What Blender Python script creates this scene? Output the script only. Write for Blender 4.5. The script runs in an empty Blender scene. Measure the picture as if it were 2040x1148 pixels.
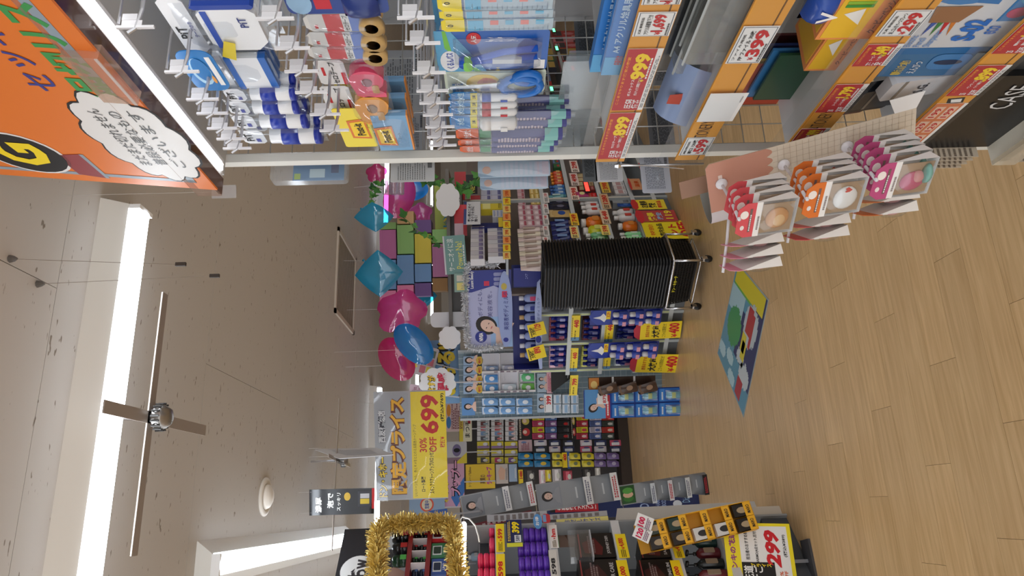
import bpy, math, random
from mathutils import Vector, Matrix

random.seed(7)
SC = bpy.context.scene
COL = SC.collection
# ------------------------------------------------------------------ camera
F_PX = 1400.0                    # focal length in pixels of the 2040 x 1148 frame
EYE = Vector((0.0, 0.0, 1.55))
_ey = Vector((-444, -28, 1400)).normalized()
_ez = -Vector((0.028, 1.0, (28 + 444 * 0.028) / 1400)).normalized()
_ex = _ey.cross(_ez)
def cam2world(v): return Vector((_ex.dot(v), _ey.dot(v), _ez.dot(v)))
RIGHT, DOWN, FWD = (cam2world(Vector(v)) for v in ((1, 0, 0), (0, 1, 0), (0, 0, 1)))
cam_data = bpy.data.cameras.new('camera')
cam_data.sensor_fit = 'HORIZONTAL'
cam_data.sensor_width = 36.0
cam_data.lens = 36.0 * F_PX / 2040
cam_data.clip_start = 0.05
cam = bpy.data.objects.new('camera', cam_data)
COL.objects.link(cam)
# the photograph lies on its side: picture right is world down, picture up is world right
cam.matrix_world = Matrix(((DOWN.x, RIGHT.x, -FWD.x, EYE.x), (DOWN.y, RIGHT.y, -FWD.y, EYE.y),
                           (DOWN.z, RIGHT.z, -FWD.z, EYE.z), (0, 0, 0, 1)))
SC.camera = cam
# ------------------------------------------------------------------ world, view
world = bpy.data.worlds.new('store_ambient')
SC.world = world
world.use_nodes = True
world.node_tree.nodes['Background'].inputs[0].default_value = (0.96, 0.98, 1.0, 1)
world.node_tree.nodes['Background'].inputs[1].default_value = 1.0
SC.view_settings.view_transform = 'Standard'
SC.view_settings.look = 'None'
SC.view_settings.exposure = 0.66
SC.view_settings.gamma = 1.0
SC.view_settings.use_curve_mapping = False
TUBE_POWER = 8.0
CEIL = 2.6

# ------------------------------------------------------------------ pixel helpers
def ray(x, y):
    return cam2world(Vector(((574 - y) / F_PX, (x - 1020) / F_PX, 1.0)))
def on_z(x, y, z):
    r = ray(x, y); return EYE + r * ((z - EYE.z) / r.z)
def at_y(x, y, Y):
    r = ray(x, y); return EYE + r * (Y / r.y)
class Plane:
    """vertical face: a point on it, the angle of its viewer-right direction"""
    def __init__(s, p, deg):
        s.a = math.radians(deg); s.p = Vector((p[0], p[1], 0))
        s.d = Vector((math.cos(s.a), math.sin(s.a), 0)); s.i = Vector((-s.d.y, s.d.x, 0))
    def px(s, x, y, off=0):
        r = ray(x, y); t = ((s.p - s.i * off - EYE).dot(s.i)) / r.dot(s.i); return EYE + r * t
    def sz(s, x, y, off=0):
        w = s.px(x, y, off); return (w - s.p).dot(s.d), w.z
    def at(s, u, z, off=0):
        v = s.p + s.d * u - s.i * off; return Vector((v.x, v.y, z))
    def mat(s, u, z, off=0, roll=0, tilt=0, yaw=0):
        return (Matrix.Translation(s.at(u, z, off)) @ Matrix.Rotation(s.a + math.radians(yaw), 4, 'Z')
                @ Matrix.Rotation(math.radians(tilt), 4, 'X') @ Matrix.Rotation(math.radians(roll), 4, 'Y'))
    def fit(s, x0, x1, y0, y1, off=0):
        """pixel box -> centre u, bottom z, width, height on the face"""
        xc, yc = (x0 + x1) / 2, (y0 + y1) / 2
        zt = s.sz(x0, yc, off)[1]; zb = s.sz(x1, yc, off)[1]
        ul = s.sz(xc, y1, off)[0]; ur = s.sz(xc, y0, off)[0]
        return (ul + ur) / 2, zb, abs(ur - ul), zt - zb

# ------------------------------------------------------------------ materials
def lin(c):
    f = lambda v: v / 12.92 if v <= 0.04045 else ((v + 0.055) / 1.055) ** 2.4
    return tuple(f(v / 255.0) for v in c) + (1.0,)
_mats = {}
def M(c, rough=0.45, metal=0.0, emit=0.0, coat=0.0, noise=0.0, nscale=30.0):
    """plain procedural material from an sRGB colour, with optional fine mottling"""
    key = (tuple(c), rough, metal, emit, coat, noise, nscale)
    if key in _mats: return _mats[key]
    m = bpy.data.materials.new('mat_%02x%02x%02x' % tuple(int(v) for v in c)); m.use_nodes = True
    nt = m.node_tree; b = nt.nodes['Principled BSDF']
    b.inputs['Base Color'].default_value = lin(c); b.inputs['Roughness'].default_value = rough
    b.inputs['Metallic'].default_value = metal; b.inputs['Coat Weight'].default_value = coat
    if emit:
        b.inputs['Emission Color'].default_value = lin(c); b.inputs['Emission Strength'].default_value = emit
    if noise:
        tc = nt.nodes.new('ShaderNodeTexCoord'); n = nt.nodes.new('ShaderNodeTexNoise')
        n.inputs['Scale'].default_value = nscale; n.inputs['Detail'].default_value = 4
        h = nt.nodes.new('ShaderNodeHueSaturation'); h.inputs['Color'].default_value = lin(c)
        mr = nt.nodes.new('ShaderNodeMapRange'); mr.inputs['To Min'].default_value = 1 - noise
        mr.inputs['To Max'].default_value = 1 + noise
        nt.links.new(tc.outputs['Object'], n.inputs['Vector']); nt.links.new(n.outputs['Fac'], mr.inputs['Value'])
        nt.links.new(mr.outputs['Result'], h.inputs['Value']); nt.links.new(h.outputs['Color'], b.inputs['Base Color'])
    _mats[key] = m
    return m
def clear(c=(240, 245, 250), opac=0.06, gloss=0.2, rough=0.08):
    """thin see-through plastic: mostly transparent with a gloss and a little haze"""
    key = ('clear', tuple(c), opac, gloss, rough)
    if key in _mats: return _mats[key]
    m = bpy.data.materials.new('clear_plastic'); m.use_nodes = True; nt = m.node_tree
    nt.nodes.remove(nt.nodes['Principled BSDF']); out = nt.nodes['Material Output']
    t = nt.nodes.new('ShaderNodeBsdfTransparent'); d = nt.nodes.new('ShaderNodeBsdfDiffuse'); g = nt.nodes.new('ShaderNodeBsdfGlossy')
    t.inputs[0].default_value = lin([v * 0.35 + 255 * 0.65 for v in c]); d.inputs[0].default_value = lin(c); g.inputs['Roughness'].default_value = rough
    a = nt.nodes.new('ShaderNodeMixShader'); a.inputs[0].default_value = opac
    b = nt.nodes.new('ShaderNodeMixShader'); lw = nt.nodes.new('ShaderNodeLayerWeight'); lw.inputs[0].default_value = .3
    pw = nt.nodes.new('ShaderNodeMath'); pw.operation = 'POWER'; pw.inputs[1].default_value = 4.0
    mx = nt.nodes.new('ShaderNodeMath'); mx.operation = 'MULTIPLY_ADD'; mx.inputs[1].default_value = .35; mx.inputs[2].default_value = gloss * 0.4
    nt.links.new(lw.outputs['Facing'], pw.inputs[0]); nt.links.new(pw.outputs[0], mx.inputs[0]); nt.links.new(mx.outputs[0], b.inputs[0])
    nt.links.new(t.outputs[0], a.inputs[1]); nt.links.new(d.outputs[0], a.inputs[2])
    nt.links.new(a.outputs[0], b.inputs[1]); nt.links.new(g.outputs[0], b.inputs[2]); nt.links.new(b.outputs[0], out.inputs[0])
    _mats[key] = m
    return m
def foil(c):
    """coloured see-through balloon film"""
    key = ('foil', tuple(c))
    if key in _mats: return _mats[key]
    m = bpy.data.materials.new('balloon_film'); m.use_nodes = True; nt = m.node_tree
    nt.nodes.remove(nt.nodes['Principled BSDF']); out = nt.nodes['Material Output']
    t = nt.nodes.new('ShaderNodeBsdfTransparent'); t.inputs[0].default_value = lin([v * 0.7 + 76 for v in c])
    d = nt.nodes.new('ShaderNodeBsdfTranslucent'); d.inputs[0].default_value = lin(c)
    d2 = nt.nodes.new('ShaderNodeBsdfDiffuse'); d2.inputs[0].default_value = lin(c)
    g = nt.nodes.new('ShaderNodeBsdfGlossy'); g.inputs['Roughness'].default_value = 0.08
    def mix(a, b, f):
        n = nt.nodes.new('ShaderNodeMixShader'); n.inputs[0].default_value = f
        nt.links.new(a.outputs[0], n.inputs[1]); nt.links.new(b.outputs[0], n.inputs[2]); return n
    e = mix(mix(mix(d, d2, 0.4), t, 0.5), g, 0.12)
    nt.links.new(e.outputs[0], out.inputs[0]); _mats[key] = m
    return m
WHITE, OFF, BLACK, GREY = M((238, 238, 238)), M((226, 224, 218)), M((18, 18, 20)), M((150, 152, 154))
CLEAR = clear()
CHROME = M((215, 215, 218), 0.18, 1.0)
TXT_BLACK, TXT_WHITE, TXT_RED, TXT_YEL = M((15, 15, 18), .6), M((245, 245, 245), .6), M((200, 25, 30), .6), M((250, 222, 20), .6)
TUBE_MAT = M((236, 245, 255), 0.4, 0, TUBE_POWER)

# ------------------------------------------------------------------ mesh builder
class MB:
    def __init__(s): s.v, s.f = [], []
    def add(s, vs, fs):
        o = len(s.v); s.v += [tuple(v) for v in vs]; s.f += [tuple(i + o for i in f) for f in fs]; return s
    def box(s, x0, x1, y0, y1, z0, z1, b=0.0):
        if not b:
            return s.add([(x, y, z) for z in (z0, z1) for y in (y0, y1) for x in (x0, x1)],
                         [(0, 2, 3, 1), (4, 5, 7, 6), (0, 1, 5, 4), (2, 6, 7, 3), (0, 4, 6, 2), (1, 3, 7, 5)])
        b = min(b, (x1 - x0) * .45, (z1 - z0) * .45)   # chamfered outline seen from the front
        ol = [(x0 + b, z0), (x1 - b, z0), (x1, z0 + b), (x1, z1 - b), (x1 - b, z1), (x0 + b, z1), (x0, z1 - b), (x0, z0 + b)]
        return s.prism(ol, y0, y1)
    def prism(s, ol, y0, y1):
        n = len(ol)
        a = sum(ol[i][0] * ol[(i + 1) % n][1] - ol[(i + 1) % n][0] * ol[i][1] for i in range(n))
        if a < 0: ol = ol[::-1]
        return s.add([(x, y0, z) for x, z in ol] + [(x, y1, z) for x, z in ol],
                     [tuple(range(n)), tuple(range(2 * n - 1, n - 1, -1))] + [((i + 1) % n, i, i + n, (i + 1) % n + n) for i in range(n)])
    def quad(s, x0, x1, z0, z1, y=0.0): return s.add([(x0, y, z0), (x1, y, z0), (x1, y, z1), (x0, y, z1)], [(0, 1, 2, 3)])
    def lathe(s, prof, n=14, cx=0, cy=0, sx=1.0, sy=1.0):
        vs = []
        for r, z in prof:
            for k in range(n):
                t = 2 * math.pi * k / n; vs.append((cx + r * sx * math.cos(t), cy + r * sy * math.sin(t), z))
        fs = [(i * n + k, i * n + (k + 1) % n, (i + 1) * n + (k + 1) % n, (i + 1) * n + k) for i in range(len(prof) - 1) for k in range(n)]
        fs += [tuple(range(n - 1, -1, -1)), tuple((len(prof) - 1) * n + k for k in range(n))]
        return s.add(vs, fs)
    def tube(s, pts, r, n=6, closed=False, taper=None):
        pts = [Vector(p) for p in pts]; m = len(pts); vs = []; fs = []; up = None
        for i, p in enumerate(pts):
            if closed: t = pts[(i + 1) % m] - pts[i - 1]
            else: t = pts[min(i + 1, m - 1)] - pts[max(i - 1, 0)]
            t.normalize()
            if up is None:
                up = Vector((0, 0, 1)) if abs(t.z) < .9 else Vector((1, 0, 0))
            a = t.cross(up).normalized(); bb = a.cross(t).normalized(); up = bb
            rr = r * (taper[i] if taper else 1)
            for k in range(n):
                g = 2 * math.pi * k / n; vs.append(p + (a * math.cos(g) + bb * math.sin(g)) * rr)
        for i in range(m if closed else m - 1):
            j = (i + 1) % m
            fs += [(i * n + k, i * n + (k + 1) % n, j * n + (k + 1) % n, j * n + k) for k in range(n)]
        if not closed: fs += [tuple(range(n - 1, -1, -1)), tuple((m - 1) * n + k for k in range(n))]
        return s.add(vs, fs)
    def pillow(s, w, h, d, z0=0.0, n=6, y=0.0, edge=0.25, x=0.0):
        """cushion-like pack: two bulged grids sharing a rim"""
        vs, fs = [], []
        for sg in (-1, 1):
            for j in range(n + 1):
                for i in range(n + 1):
                    a, b = i / n * 2 - 1, j / n * 2 - 1
                    k = ((1 - a * a) * (1 - b * b)) ** 0.45
                    vs.append((x + a * w / 2 * (1 - .03 * (1 - b * b)), y + sg * d / 2 * k, z0 + (b + 1) / 2 * h))
        N = (n + 1) ** 2
        for j in range(n):
            for i in range(n):
                q = j * (n + 1) + i
                fs.append((q, q + 1, q + n + 2, q + n + 1)); fs.append((N + q, N + q + n + 1, N + q + n + 2, N + q + 1))
        return s.add(vs, fs)
    def move(s, m, start=0):
        for i in range(start, len(s.v)): s.v[i] = tuple(m @ Vector(s.v[i]))
        return s
    def mesh(s, mat, smooth=False):
        me = bpy.data.meshes.new('shape'); me.from_pydata(s.v, [], s.f); me.materials.append(mat)
        if smooth:
            me.polygons.foreach_set('use_smooth', [True] * len(me.polygons))
        me.update(); return me
def ellipse(cx, cz, rx, rz, n=18, a0=0, a1=360):
    return [(cx + rx * math.cos(math.radians(a0 + (a1 - a0) * k / n)), cz + rz * math.sin(math.radians(a0 + (a1 - a0) * k / n))) for k in range(n if a1 - a0 == 360 else n + 1)]
def rrect(x0, x1, z0, z1, r, n=4):
    o = []
    for cx, cz, a in ((x1 - r, z0 + r, -90), (x1 - r, z1 - r, 0), (x0 + r, z1 - r, 90), (x0 + r, z0 + r, 180)):
        o += [(cx + r * math.cos(math.radians(a + 90 * k / n)), cz + r * math.sin(math.radians(a + 90 * k / n))) for k in range(n + 1)]
    return o

# ------------------------------------------------------------------ lettering
_fc = bpy.data.curves.new('lettering_source', 'FONT'); _fc.resolution_u = 2
_fo = bpy.data.objects.new('lettering_source', _fc)
_tc = {}
def text_mb(s, bold=0.0, shear=0.0):
    k = (s, bold, shear)
    if k not in _tc:
        _fc.body = s; _fc.offset = bold; _fc.shear = shear
        m = _fo.to_mesh(); _tc[k] = ([tuple(v.co) for v in m.vertices], [tuple(p.vertices) for p in m.polygons]); _fo.to_mesh_clear()
    return _tc[k]
def T(s, x, z, h, mat, w=None, y=-0.0012, bold=0.02, al='c', roll=0, name='lettering', shear=0.0, vert=False):
    """flat print at (x,z), height h, optional width w; returns a part"""
    if vert: s = '\n'.join(s)
    v, f = text_mb(s, bold, shear)
    if not v: return None
    X0 = min(p[0] for p in v); X1 = max(p[0] for p in v); Z0 = min(p[1] for p in v); Z1 = max(p[1] for p in v)
    kz = h / max(Z1 - Z0, 1e-6); kx = (w / max(X1 - X0, 1e-6)) if w else kz
    ox = {'c': (X0 + X1) / 2, 'l': X0, 'r': X1}[al]; oz = (Z0 + Z1) / 2
    ca, sa = math.cos(math.radians(roll)), math.sin(math.radians(roll))
    mb = MB(); vs = []
    for p in v:
        a, b = (p[0] - ox) * kx, (p[1] - oz) * kz
        vs.append((x + a * ca - b * sa, y, z + a * sa + b * ca))
    mb.add(vs, f)
    return (name, mb.mesh(mat), [])
def outlined(s, x, z, h, fill, edge, w=None, y=-0.0012, bold=0.03, grow=0.07, al='c', roll=0):
    a = T(s, x, z, h, edge, w, y, bold + grow, al, roll, 'lettering_outline')
    b = T(s, x, z, h * .94, fill, w and w * .985, y - .0006, bold, al, roll)
    return [a, b]
def R(x0, x1, z0, z1, mat, y=-0.0008, name='print_panel', t=0.0004):
    return (name, MB().box(x0, x1, y, y + t, z0, z1).mesh(mat), [])
def O(ol, mat, y=-0.0008, name='print_shape', t=0.0004):
    return (name, MB().prism(ol, y, y + t).mesh(mat), [])
def fine(x0, x1, z0, z1, rows, mat, y=-0.0012, name='small_print', seed=0, fillr=.62):
    """rows of tiny unreadable print"""
    rnd = random.Random(seed * 31 + rows); mb = MB(); dz = (z1 - z0) / rows
    for r in range(rows):
        x = x0; e = x0 + (x1 - x0) * rnd.uniform(.7, 1)
        while x < e:
            w = (x1 - x0) * rnd.uniform(.03, .09); mb.quad(x, min(x + w, x1), z0 + r * dz + dz * (1 - fillr) / 2, z0 + (r + 1) * dz - dz * (1 - fillr) / 2, y); x += w * 1.35
    return (name, mb.mesh(mat), [])

# ------------------------------------------------------------------ scene graph
STUFFY = {'small_print', 'barcode', 'scale_marks', 'grid_print', 'lattice_bars'}
def put_tags(o, label, cat, group=None):
    o['label'] = label; o['category'] = cat
    if group: o['group'] = group
def link(name, me, parent=None, mat4=None):
    o = bpy.data.objects.new(name, me); COL.objects.link(o)
    if parent is not None: o.parent = parent
    if mat4 is not None: o.matrix_world = mat4 if parent is None else o.matrix_world
    return o
def spawn(name, parts, mat4, label, cat, group=None):
    """one thing: a list of (part name, mesh, sub-parts) under an Empty, or one mesh"""
    parts = [p for p in parts if p]
    if len(parts) == 1 and not parts[0][2]:
        o = link(name, parts[0][1]); o.matrix_world = mat4; put_tags(o, label, cat, group); return o
    o = link(name, None); o.empty_display_size = .02; o.matrix_world = mat4; put_tags(o, label, cat, group)
    for pn, me, subs in parts:
        c = link(pn, me, o)
        if pn in STUFFY: c['kind'] = 'stuff'
        for sn, sm, _ in [q for q in subs if q]:
            d = link(sn, sm, c)
            if sn in STUFFY: d['kind'] = 'stuff'
    return o
def struct(name, me, mat4=None, parent=None):
    o = link(name, me, parent, mat4); 
    if parent is None: o['kind'] = 'structure'
    return o
ID = Matrix.Identity(4)
ORD = ['first', 'second', 'third', 'fourth', 'fifth', 'sixth', 'seventh', 'eighth', 'ninth', 'tenth', 'eleventh', 'twelfth', 'thirteenth', 'fourteenth']
# ================================================================== the room
PW, PL_, PH0 = 0.148, 0.91, 2.884
def floor_material():
    m = bpy.data.materials.new('vinyl_wood_planks'); m.use_nodes = True; nt = m.node_tree; L = nt.links.new
    b = nt.nodes['Principled BSDF']
    def math_(op, a, v=None):
        n = nt.nodes.new('ShaderNodeMath'); n.operation = op
        if hasattr(a, 'links') or hasattr(a, 'is_linked'): L(a, n.inputs[0])
        else: n.inputs[0].default_value = a
        if v is not None:
            if hasattr(v, 'is_linked'): L(v, n.inputs[1])
            else: n.inputs[1].default_value = v
        return n.outputs[0]
    g = nt.nodes.new('ShaderNodeNewGeometry'); sp = nt.nodes.new('ShaderNodeSeparateXYZ'); L(g.outputs['Position'], sp.inputs[0])
    row = math_('FLOOR', math_('DIVIDE', math_('SUBTRACT', sp.outputs[1], PH0), PW))
    colm = math_('FLOOR', math_('DIVIDE', math_('ADD', sp.outputs[0], math_('MULTIPLY', math_('FRACT', math_('MULTIPLY', row, 0.37)), PL_)), PL_))
    cb = nt.nodes.new('ShaderNodeCombineXYZ'); L(row, cb.inputs[0]); L(colm, cb.inputs[1])
    wn = nt.nodes.new('ShaderNodeTexWhiteNoise'); L(cb.outputs[0], wn.inputs[0])
    mp = nt.nodes.new('ShaderNodeVectorMath'); mp.operation = 'MULTIPLY'; mp.inputs[1].default_value = (2.2, 38, 1); L(g.outputs['Position'], mp.inputs[0])
    ad = nt.nodes.new('ShaderNodeVectorMath'); ad.operation = 'ADD'; L(mp.outputs[0], ad.inputs[0]); L(wn.outputs['Color'], ad.inputs[1])
    nz = nt.nodes.new('ShaderNodeTexNoise'); nz.inputs['Scale'].default_value = 1.6; nz.inputs['Detail'].default_value = 5; nz.inputs['Distortion'].default_value = .6; L(ad.outputs[0], nz.inputs[0])
    rp = nt.nodes.new('ShaderNodeValToRGB'); rp.color_ramp.elements[0].color = lin((196, 160, 112)); rp.color_ramp.elements[1].color = lin((220, 186, 138))
    rp.color_ramp.elements[0].position = .3; rp.color_ramp.elements[1].position = .72
    L(nz.outputs[0], rp.inputs[0])
    hs = nt.nodes.new('ShaderNodeHueSaturation'); L(rp.outputs[0], hs.inputs['Color'])
    mr = nt.nodes.new('ShaderNodeMapRange'); mr.inputs[3].default_value = .93; mr.inputs[4].default_value = 1.06; L(wn.outputs[0], mr.inputs[0]); L(mr.outputs[0], hs.inputs['Value'])
    L(hs.outputs[0], b.inputs['Base Color'])
    n2 = nt.nodes.new('ShaderNodeTexNoise'); n2.inputs['Scale'].default_value = 1.4; L(g.outputs['Position'], n2.inputs[0])
    m2 = nt.nodes.new('ShaderNodeMapRange'); m2.inputs[3].default_value = .22; m2.inputs[4].default_value = .42; L(n2.outputs[0], m2.inputs[0]); L(m2.outputs[0], b.inputs['Roughness'])
    return m
FLOOR_MAT = floor_material()
XL, XR, YN, YF = -4.0, 10.0, -2.0, 14.0
floor = struct('floor', MB().box(XL, XR, YN, YF, -.06, -.004).mesh(M((120, 90, 60), .8)))
cells = []
for r in range(int((YN - PH0) / PW) - 1, int((YF - PH0) / PW)):
    sh = ((r * 0.37) % 1.0) * PL_; y0 = PH0 + r * PW
    for c in range(int(XL / PL_) - 1, int(XR / PL_) + 2):
        x0 = c * PL_ - sh
        if x0 + PL_ < XL or x0 > XR or y0 < YN: continue
        cells.append((x0, y0))
def seen_floor(c):
    x, y = c[0] + PL_ / 2, c[1] + PW / 2
    v = Vector((x, y, 0)) - EYE; f = v.dot(FWD)
    if f < .5: return 99 + y
    px, py = 1020 + F_PX * v.dot(DOWN) / f, 574 - F_PX * v.dot(RIGHT) / f
    if px > 2250 or py < -200 or py > 1350: return 50 + f
    return f
cells.sort(key=seen_floor)
pm = MB().box(.0006, PL_ - .0006, .0006, PW - .0006, -.004, 0).mesh(FLOOR_MAT)
for x, y in cells[:300]:
    link('floor_plank', pm, floor).location = (x, y, 0)
mb = MB()
for x, y in cells[300:]: mb.box(x + .0006, x + PL_ - .0006, y + .0006, y + PW - .0006, -.004, 0)
o = link('floor_plank_field', mb.mesh(FLOOR_MAT), floor); o['kind'] = 'stuff'

def ceiling_material():
    m = bpy.data.materials.new('fissured_ceiling_board'); m.use_nodes = True; nt = m.node_tree; L = nt.links.new
    b = nt.nodes['Principled BSDF']; b.inputs['Roughness'].default_value = .85
    g = nt.nodes.new('ShaderNodeNewGeometry')
    mp = nt.nodes.new('ShaderNodeVectorMath'); mp.operation = 'MULTIPLY'; mp.inputs[1].default_value = (26, 70, 1); L(g.outputs['Position'], mp.inputs[0])
    nz = nt.nodes.new('ShaderNodeTexNoise'); nz.inputs['Scale'].default_value = 1.0; nz.inputs['Detail'].default_value = 2; L(mp.outputs[0], nz.inputs[0])
    rp = nt.nodes.new('ShaderNodeValToRGB'); rp.color_ramp.elements[0].position = .27; rp.color_ramp.elements[1].position = .31
    rp.color_ramp.elements[0].color = lin((132, 122, 110)); rp.color_ramp.elements[1].color = lin((190, 185, 179)); L(nz.outputs[0], rp.inputs[0])
    L(rp.outputs[0], b.inputs['Base Color'])
    bp = nt.nodes.new('ShaderNodeBump'); bp.inputs['Strength'].default_value = .25; bp.inputs['Distance'].default_value = .003; L(rp.outputs[0], bp.inputs['Height']); L(bp.outputs[0], b.inputs['Normal'])
    return m
CMAT = ceiling_material()
ceiling = struct('ceiling', MB().box(XL, XR, YN, YF, CEIL + .012, CEIL + .06).mesh(M((90, 84, 76), .9)))
tm = MB().box(.001, 1.819, .001, .909, 0, .012).mesh(CMAT)
j = 0
y = YN
while y < YF - .01:
    x = XL - (.91 if j % 2 else 0)
    while x < XR - .01:
        link('ceiling_board', tm, ceiling).location = (x, y, CEIL); x += 1.82
    y += .91; j += 1
WALLM = M((196, 188, 176), .8, noise=.03, nscale=3)
struct('wall_back', MB().box(XL, XR, YF, YF + .1, 0, CEIL).mesh(WALLM))
struct('wall_right', MB().box(XR, XR + .1, YN, YF, 0, CEIL).mesh(WALLM))
struct('baseboard_back', MB().box(XL, XR, YF - .012, YF, 0, .08).mesh(M((90, 80, 70), .6)))

# ------------------------------------------------------------------ ceiling lamps
def lamp(cx, cy, length, along_y, label, w=.165):
    h = .055; l = length / 2; hs = MB()
    prof = [(-w / 2, 0), (w / 2, 0), (w * .24, -h), (-w * .24, -h)]
    n = 4; vs = [(-l, a, b) for a, b in prof] + [(l, a, b) for a, b in prof]
    hs.add(vs, [(0, 1, 2, 3), (7, 6, 5, 4)] + [((i + 1) % n, i, i + n, (i + 1) % n + n) for i in range(n)])
    tb = MB(); k = 10; r = w * .225
    vs = [(sx * (l - .012), r * math.cos(math.pi * i / k), -h - r * .95 * math.sin(math.pi * i / k)) for sx in (-1, 1) for i in range(k + 1)]
    fs = [(i, i + 1, i + k + 2, i + k + 1) for i in range(k)] + [tuple(range(k, -1, -1)), tuple(range(k + 1, 2 * k + 2)), (0, k + 1, 2 * k + 1, k)]
    tb.add(vs, fs)
    cap = [('end_cap', MB().box(min(sx * l, sx * (l - .012)), max(sx * l, sx * (l - .012)), -r, r, -h - r * .8, -h).mesh(WHITE), []) for sx in (-1, 1)]
    spawn('ceiling_lamp', [('housing', hs.mesh(M((222, 220, 214), .35)), []), ('light_tube', tb.mesh(TUBE_MAT, True), [])] + cap,
          Matrix.Translation((cx, cy, CEIL)) @ Matrix.Rotation(math.pi / 2 if along_y else 0, 4, 'Z'), label, 'lamp', 'ceiling lamps')
lamp(.22, 1.84, 1.25, False, 'long bright tube lamp on the ceiling nearest the camera')
lamp(-.145, 3.87, 2.5, True, 'bright ceiling lamp running away from the camera above the black poster')
lamp(.42, 6.0, 1.25, False, 'ceiling lamp glowing behind the large yellow price banner')
lamp(2.95, 6.15, 1.25, False, 'ceiling lamp glowing behind the blue and pink balloons')
lamp(3.55, 11.0, 1.25, False, 'distant ceiling lamp beside the white cloud cards')
lamp(5.6, 11.0, 1.25, False, 'distant ceiling lamp beside the hanging ivy')
for cx, cy, al, tx in ((-.1, -1.0, False, 'behind the camera'), (2.6, 1.6, True, 'over the next aisle to the right'), (2.7, -.9, True, 'behind the right gondola'),
                   (-2.3, 2.6, True, 'over the aisle to the left'), (-2.3, 6.5, True, 'over the far left aisle'), (4.8, 3.6, True, 'over the far right aisle'),
                   (1.3, 8.9, False, 'deep in the store over the make-up shelf'), (-1.2, 9.0, False, 'deep in the store on the left')):
    lamp(cx, cy, 2.45 if al else 1.25, al, 'added ceiling tube lamp ' + tx)  # extra lamps added off view to light the store

# ------------------------------------------------------------------ ceiling fittings
va, vb = on_z(665, 622, CEIL), on_z(708, 515, CEIL)
vx0, vx1, vy0, vy1 = va.x, vb.x, va.y, vb.y
fr = MB()
for a in ((vx0, vx1, vy0, vy0 + .03), (vx0, vx1, vy1 - .03, vy1), (vx0, vx0 + .03, vy0, vy1), (vx1 - .03, vx1, vy0, vy1)): fr.box(*a, CEIL - .012, CEIL)
pr = [('frame', fr.mesh(M((190, 178, 164), .5)), []), ('gap_shade', MB().box(vx0 + .03, vx1 - .03, vy0 + .03, vy1 - .03, CEIL - .0006, CEIL).mesh(M((24, 22, 20), .9)), [])]  # flush black sheet paints the shadow seen between the slats
sl = MB().box(vx0 + .03, vx1 - .03, 0, .011, CEIL - .0034, CEIL - .0028).mesh(M((186, 172, 154), .5))
vent = spawn('ceiling_vent', pr, ID, 'square slatted air vent set in the ceiling beside the blue balloons', 'vent')
nsl = 24
for k in range(nsl):
    link('slat', sl, vent).location = (0, vy0 + .035 + (vy1 - vy0 - .075) * k / (nsl - 1), 0)
c = on_z(527, 990, CEIL)
spawn('smoke_detector', [('ring', MB().lathe([(.085, 0), (.085, -.006), (.068, -.014), (.06, -.008)], 28).mesh(M((225, 220, 212), .4), True), []),
      ('dome', MB().lathe([(.058, -.004), (.05, -.022), (.03, -.034), (.004, -.036)], 24).mesh(M((235, 230, 222), .4), True), [])],
      Matrix.Translation((c.x, c.y, CEIL)), 'round white smoke detector on the ceiling near the black hanging poster', 'detector')
def hanger(hub_px, ends, z, label, w=.032):
    hub = on_z(*hub_px, z); parts = []
    hb = MB().lathe([(.006, -.05), (.022, -.048), (.03, -.036), (.034, -.03), (.03, -.022), (.034, -.014), (.02, -.004), (.012, .012)], 16)
    parts.append(('hub', hb.mesh(M((150, 146, 142), .3, .8), True), []))
    rib = MB()
    for k in range(16):
        a = 2 * math.pi * k / 16; rib.tube([(.036 * math.cos(a), .036 * math.sin(a), -.034), (.036 * math.cos(a), .036 * math.sin(a), -.012)], .0025, 4)
    parts.append(('knurled_ring', rib.mesh(M((70, 68, 66), .4, .6)), []))
    parts.append(('stem', MB().lathe([(.006, 0), (.006, CEIL - z)], 8).mesh(CHROME), []))
    for a, b in ends:
        pa, pb = on_z(*a, z) - hub, on_z(*b, z) - hub; d = (pb - pa).normalized(); s = Vector((-d.y, d.x, 0)) * w / 2
        vs = [pa - s, pa + s, pb + s, pb - s]
        parts.append(('arm', MB().add([(v.x, v.y, dz) for dz in (0, .004) for v in vs], [(3, 2, 1, 0), (4, 5, 6, 7), (0, 1, 5, 4), (1, 2, 6, 5), (2, 3, 7, 6), (3, 0, 4, 7)]).mesh(M((168, 158, 150), .4, .3)), []))
    spawn('sign_hanger', parts, Matrix.Translation(hub), label, 'hanger')
hanger((303, 832), [((330, 585), (268, 1108)), ((208, 810), (410, 858))], 2.47, 'metal cross shaped sign hanger with round hub below the nearest lamp')
hanger((676, 918), [((677, 795), (662, 1098)), ((655, 908), (698, 928))], 2.44, 'small metal cross hanger holding the white panel and black poster', .02)
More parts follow.
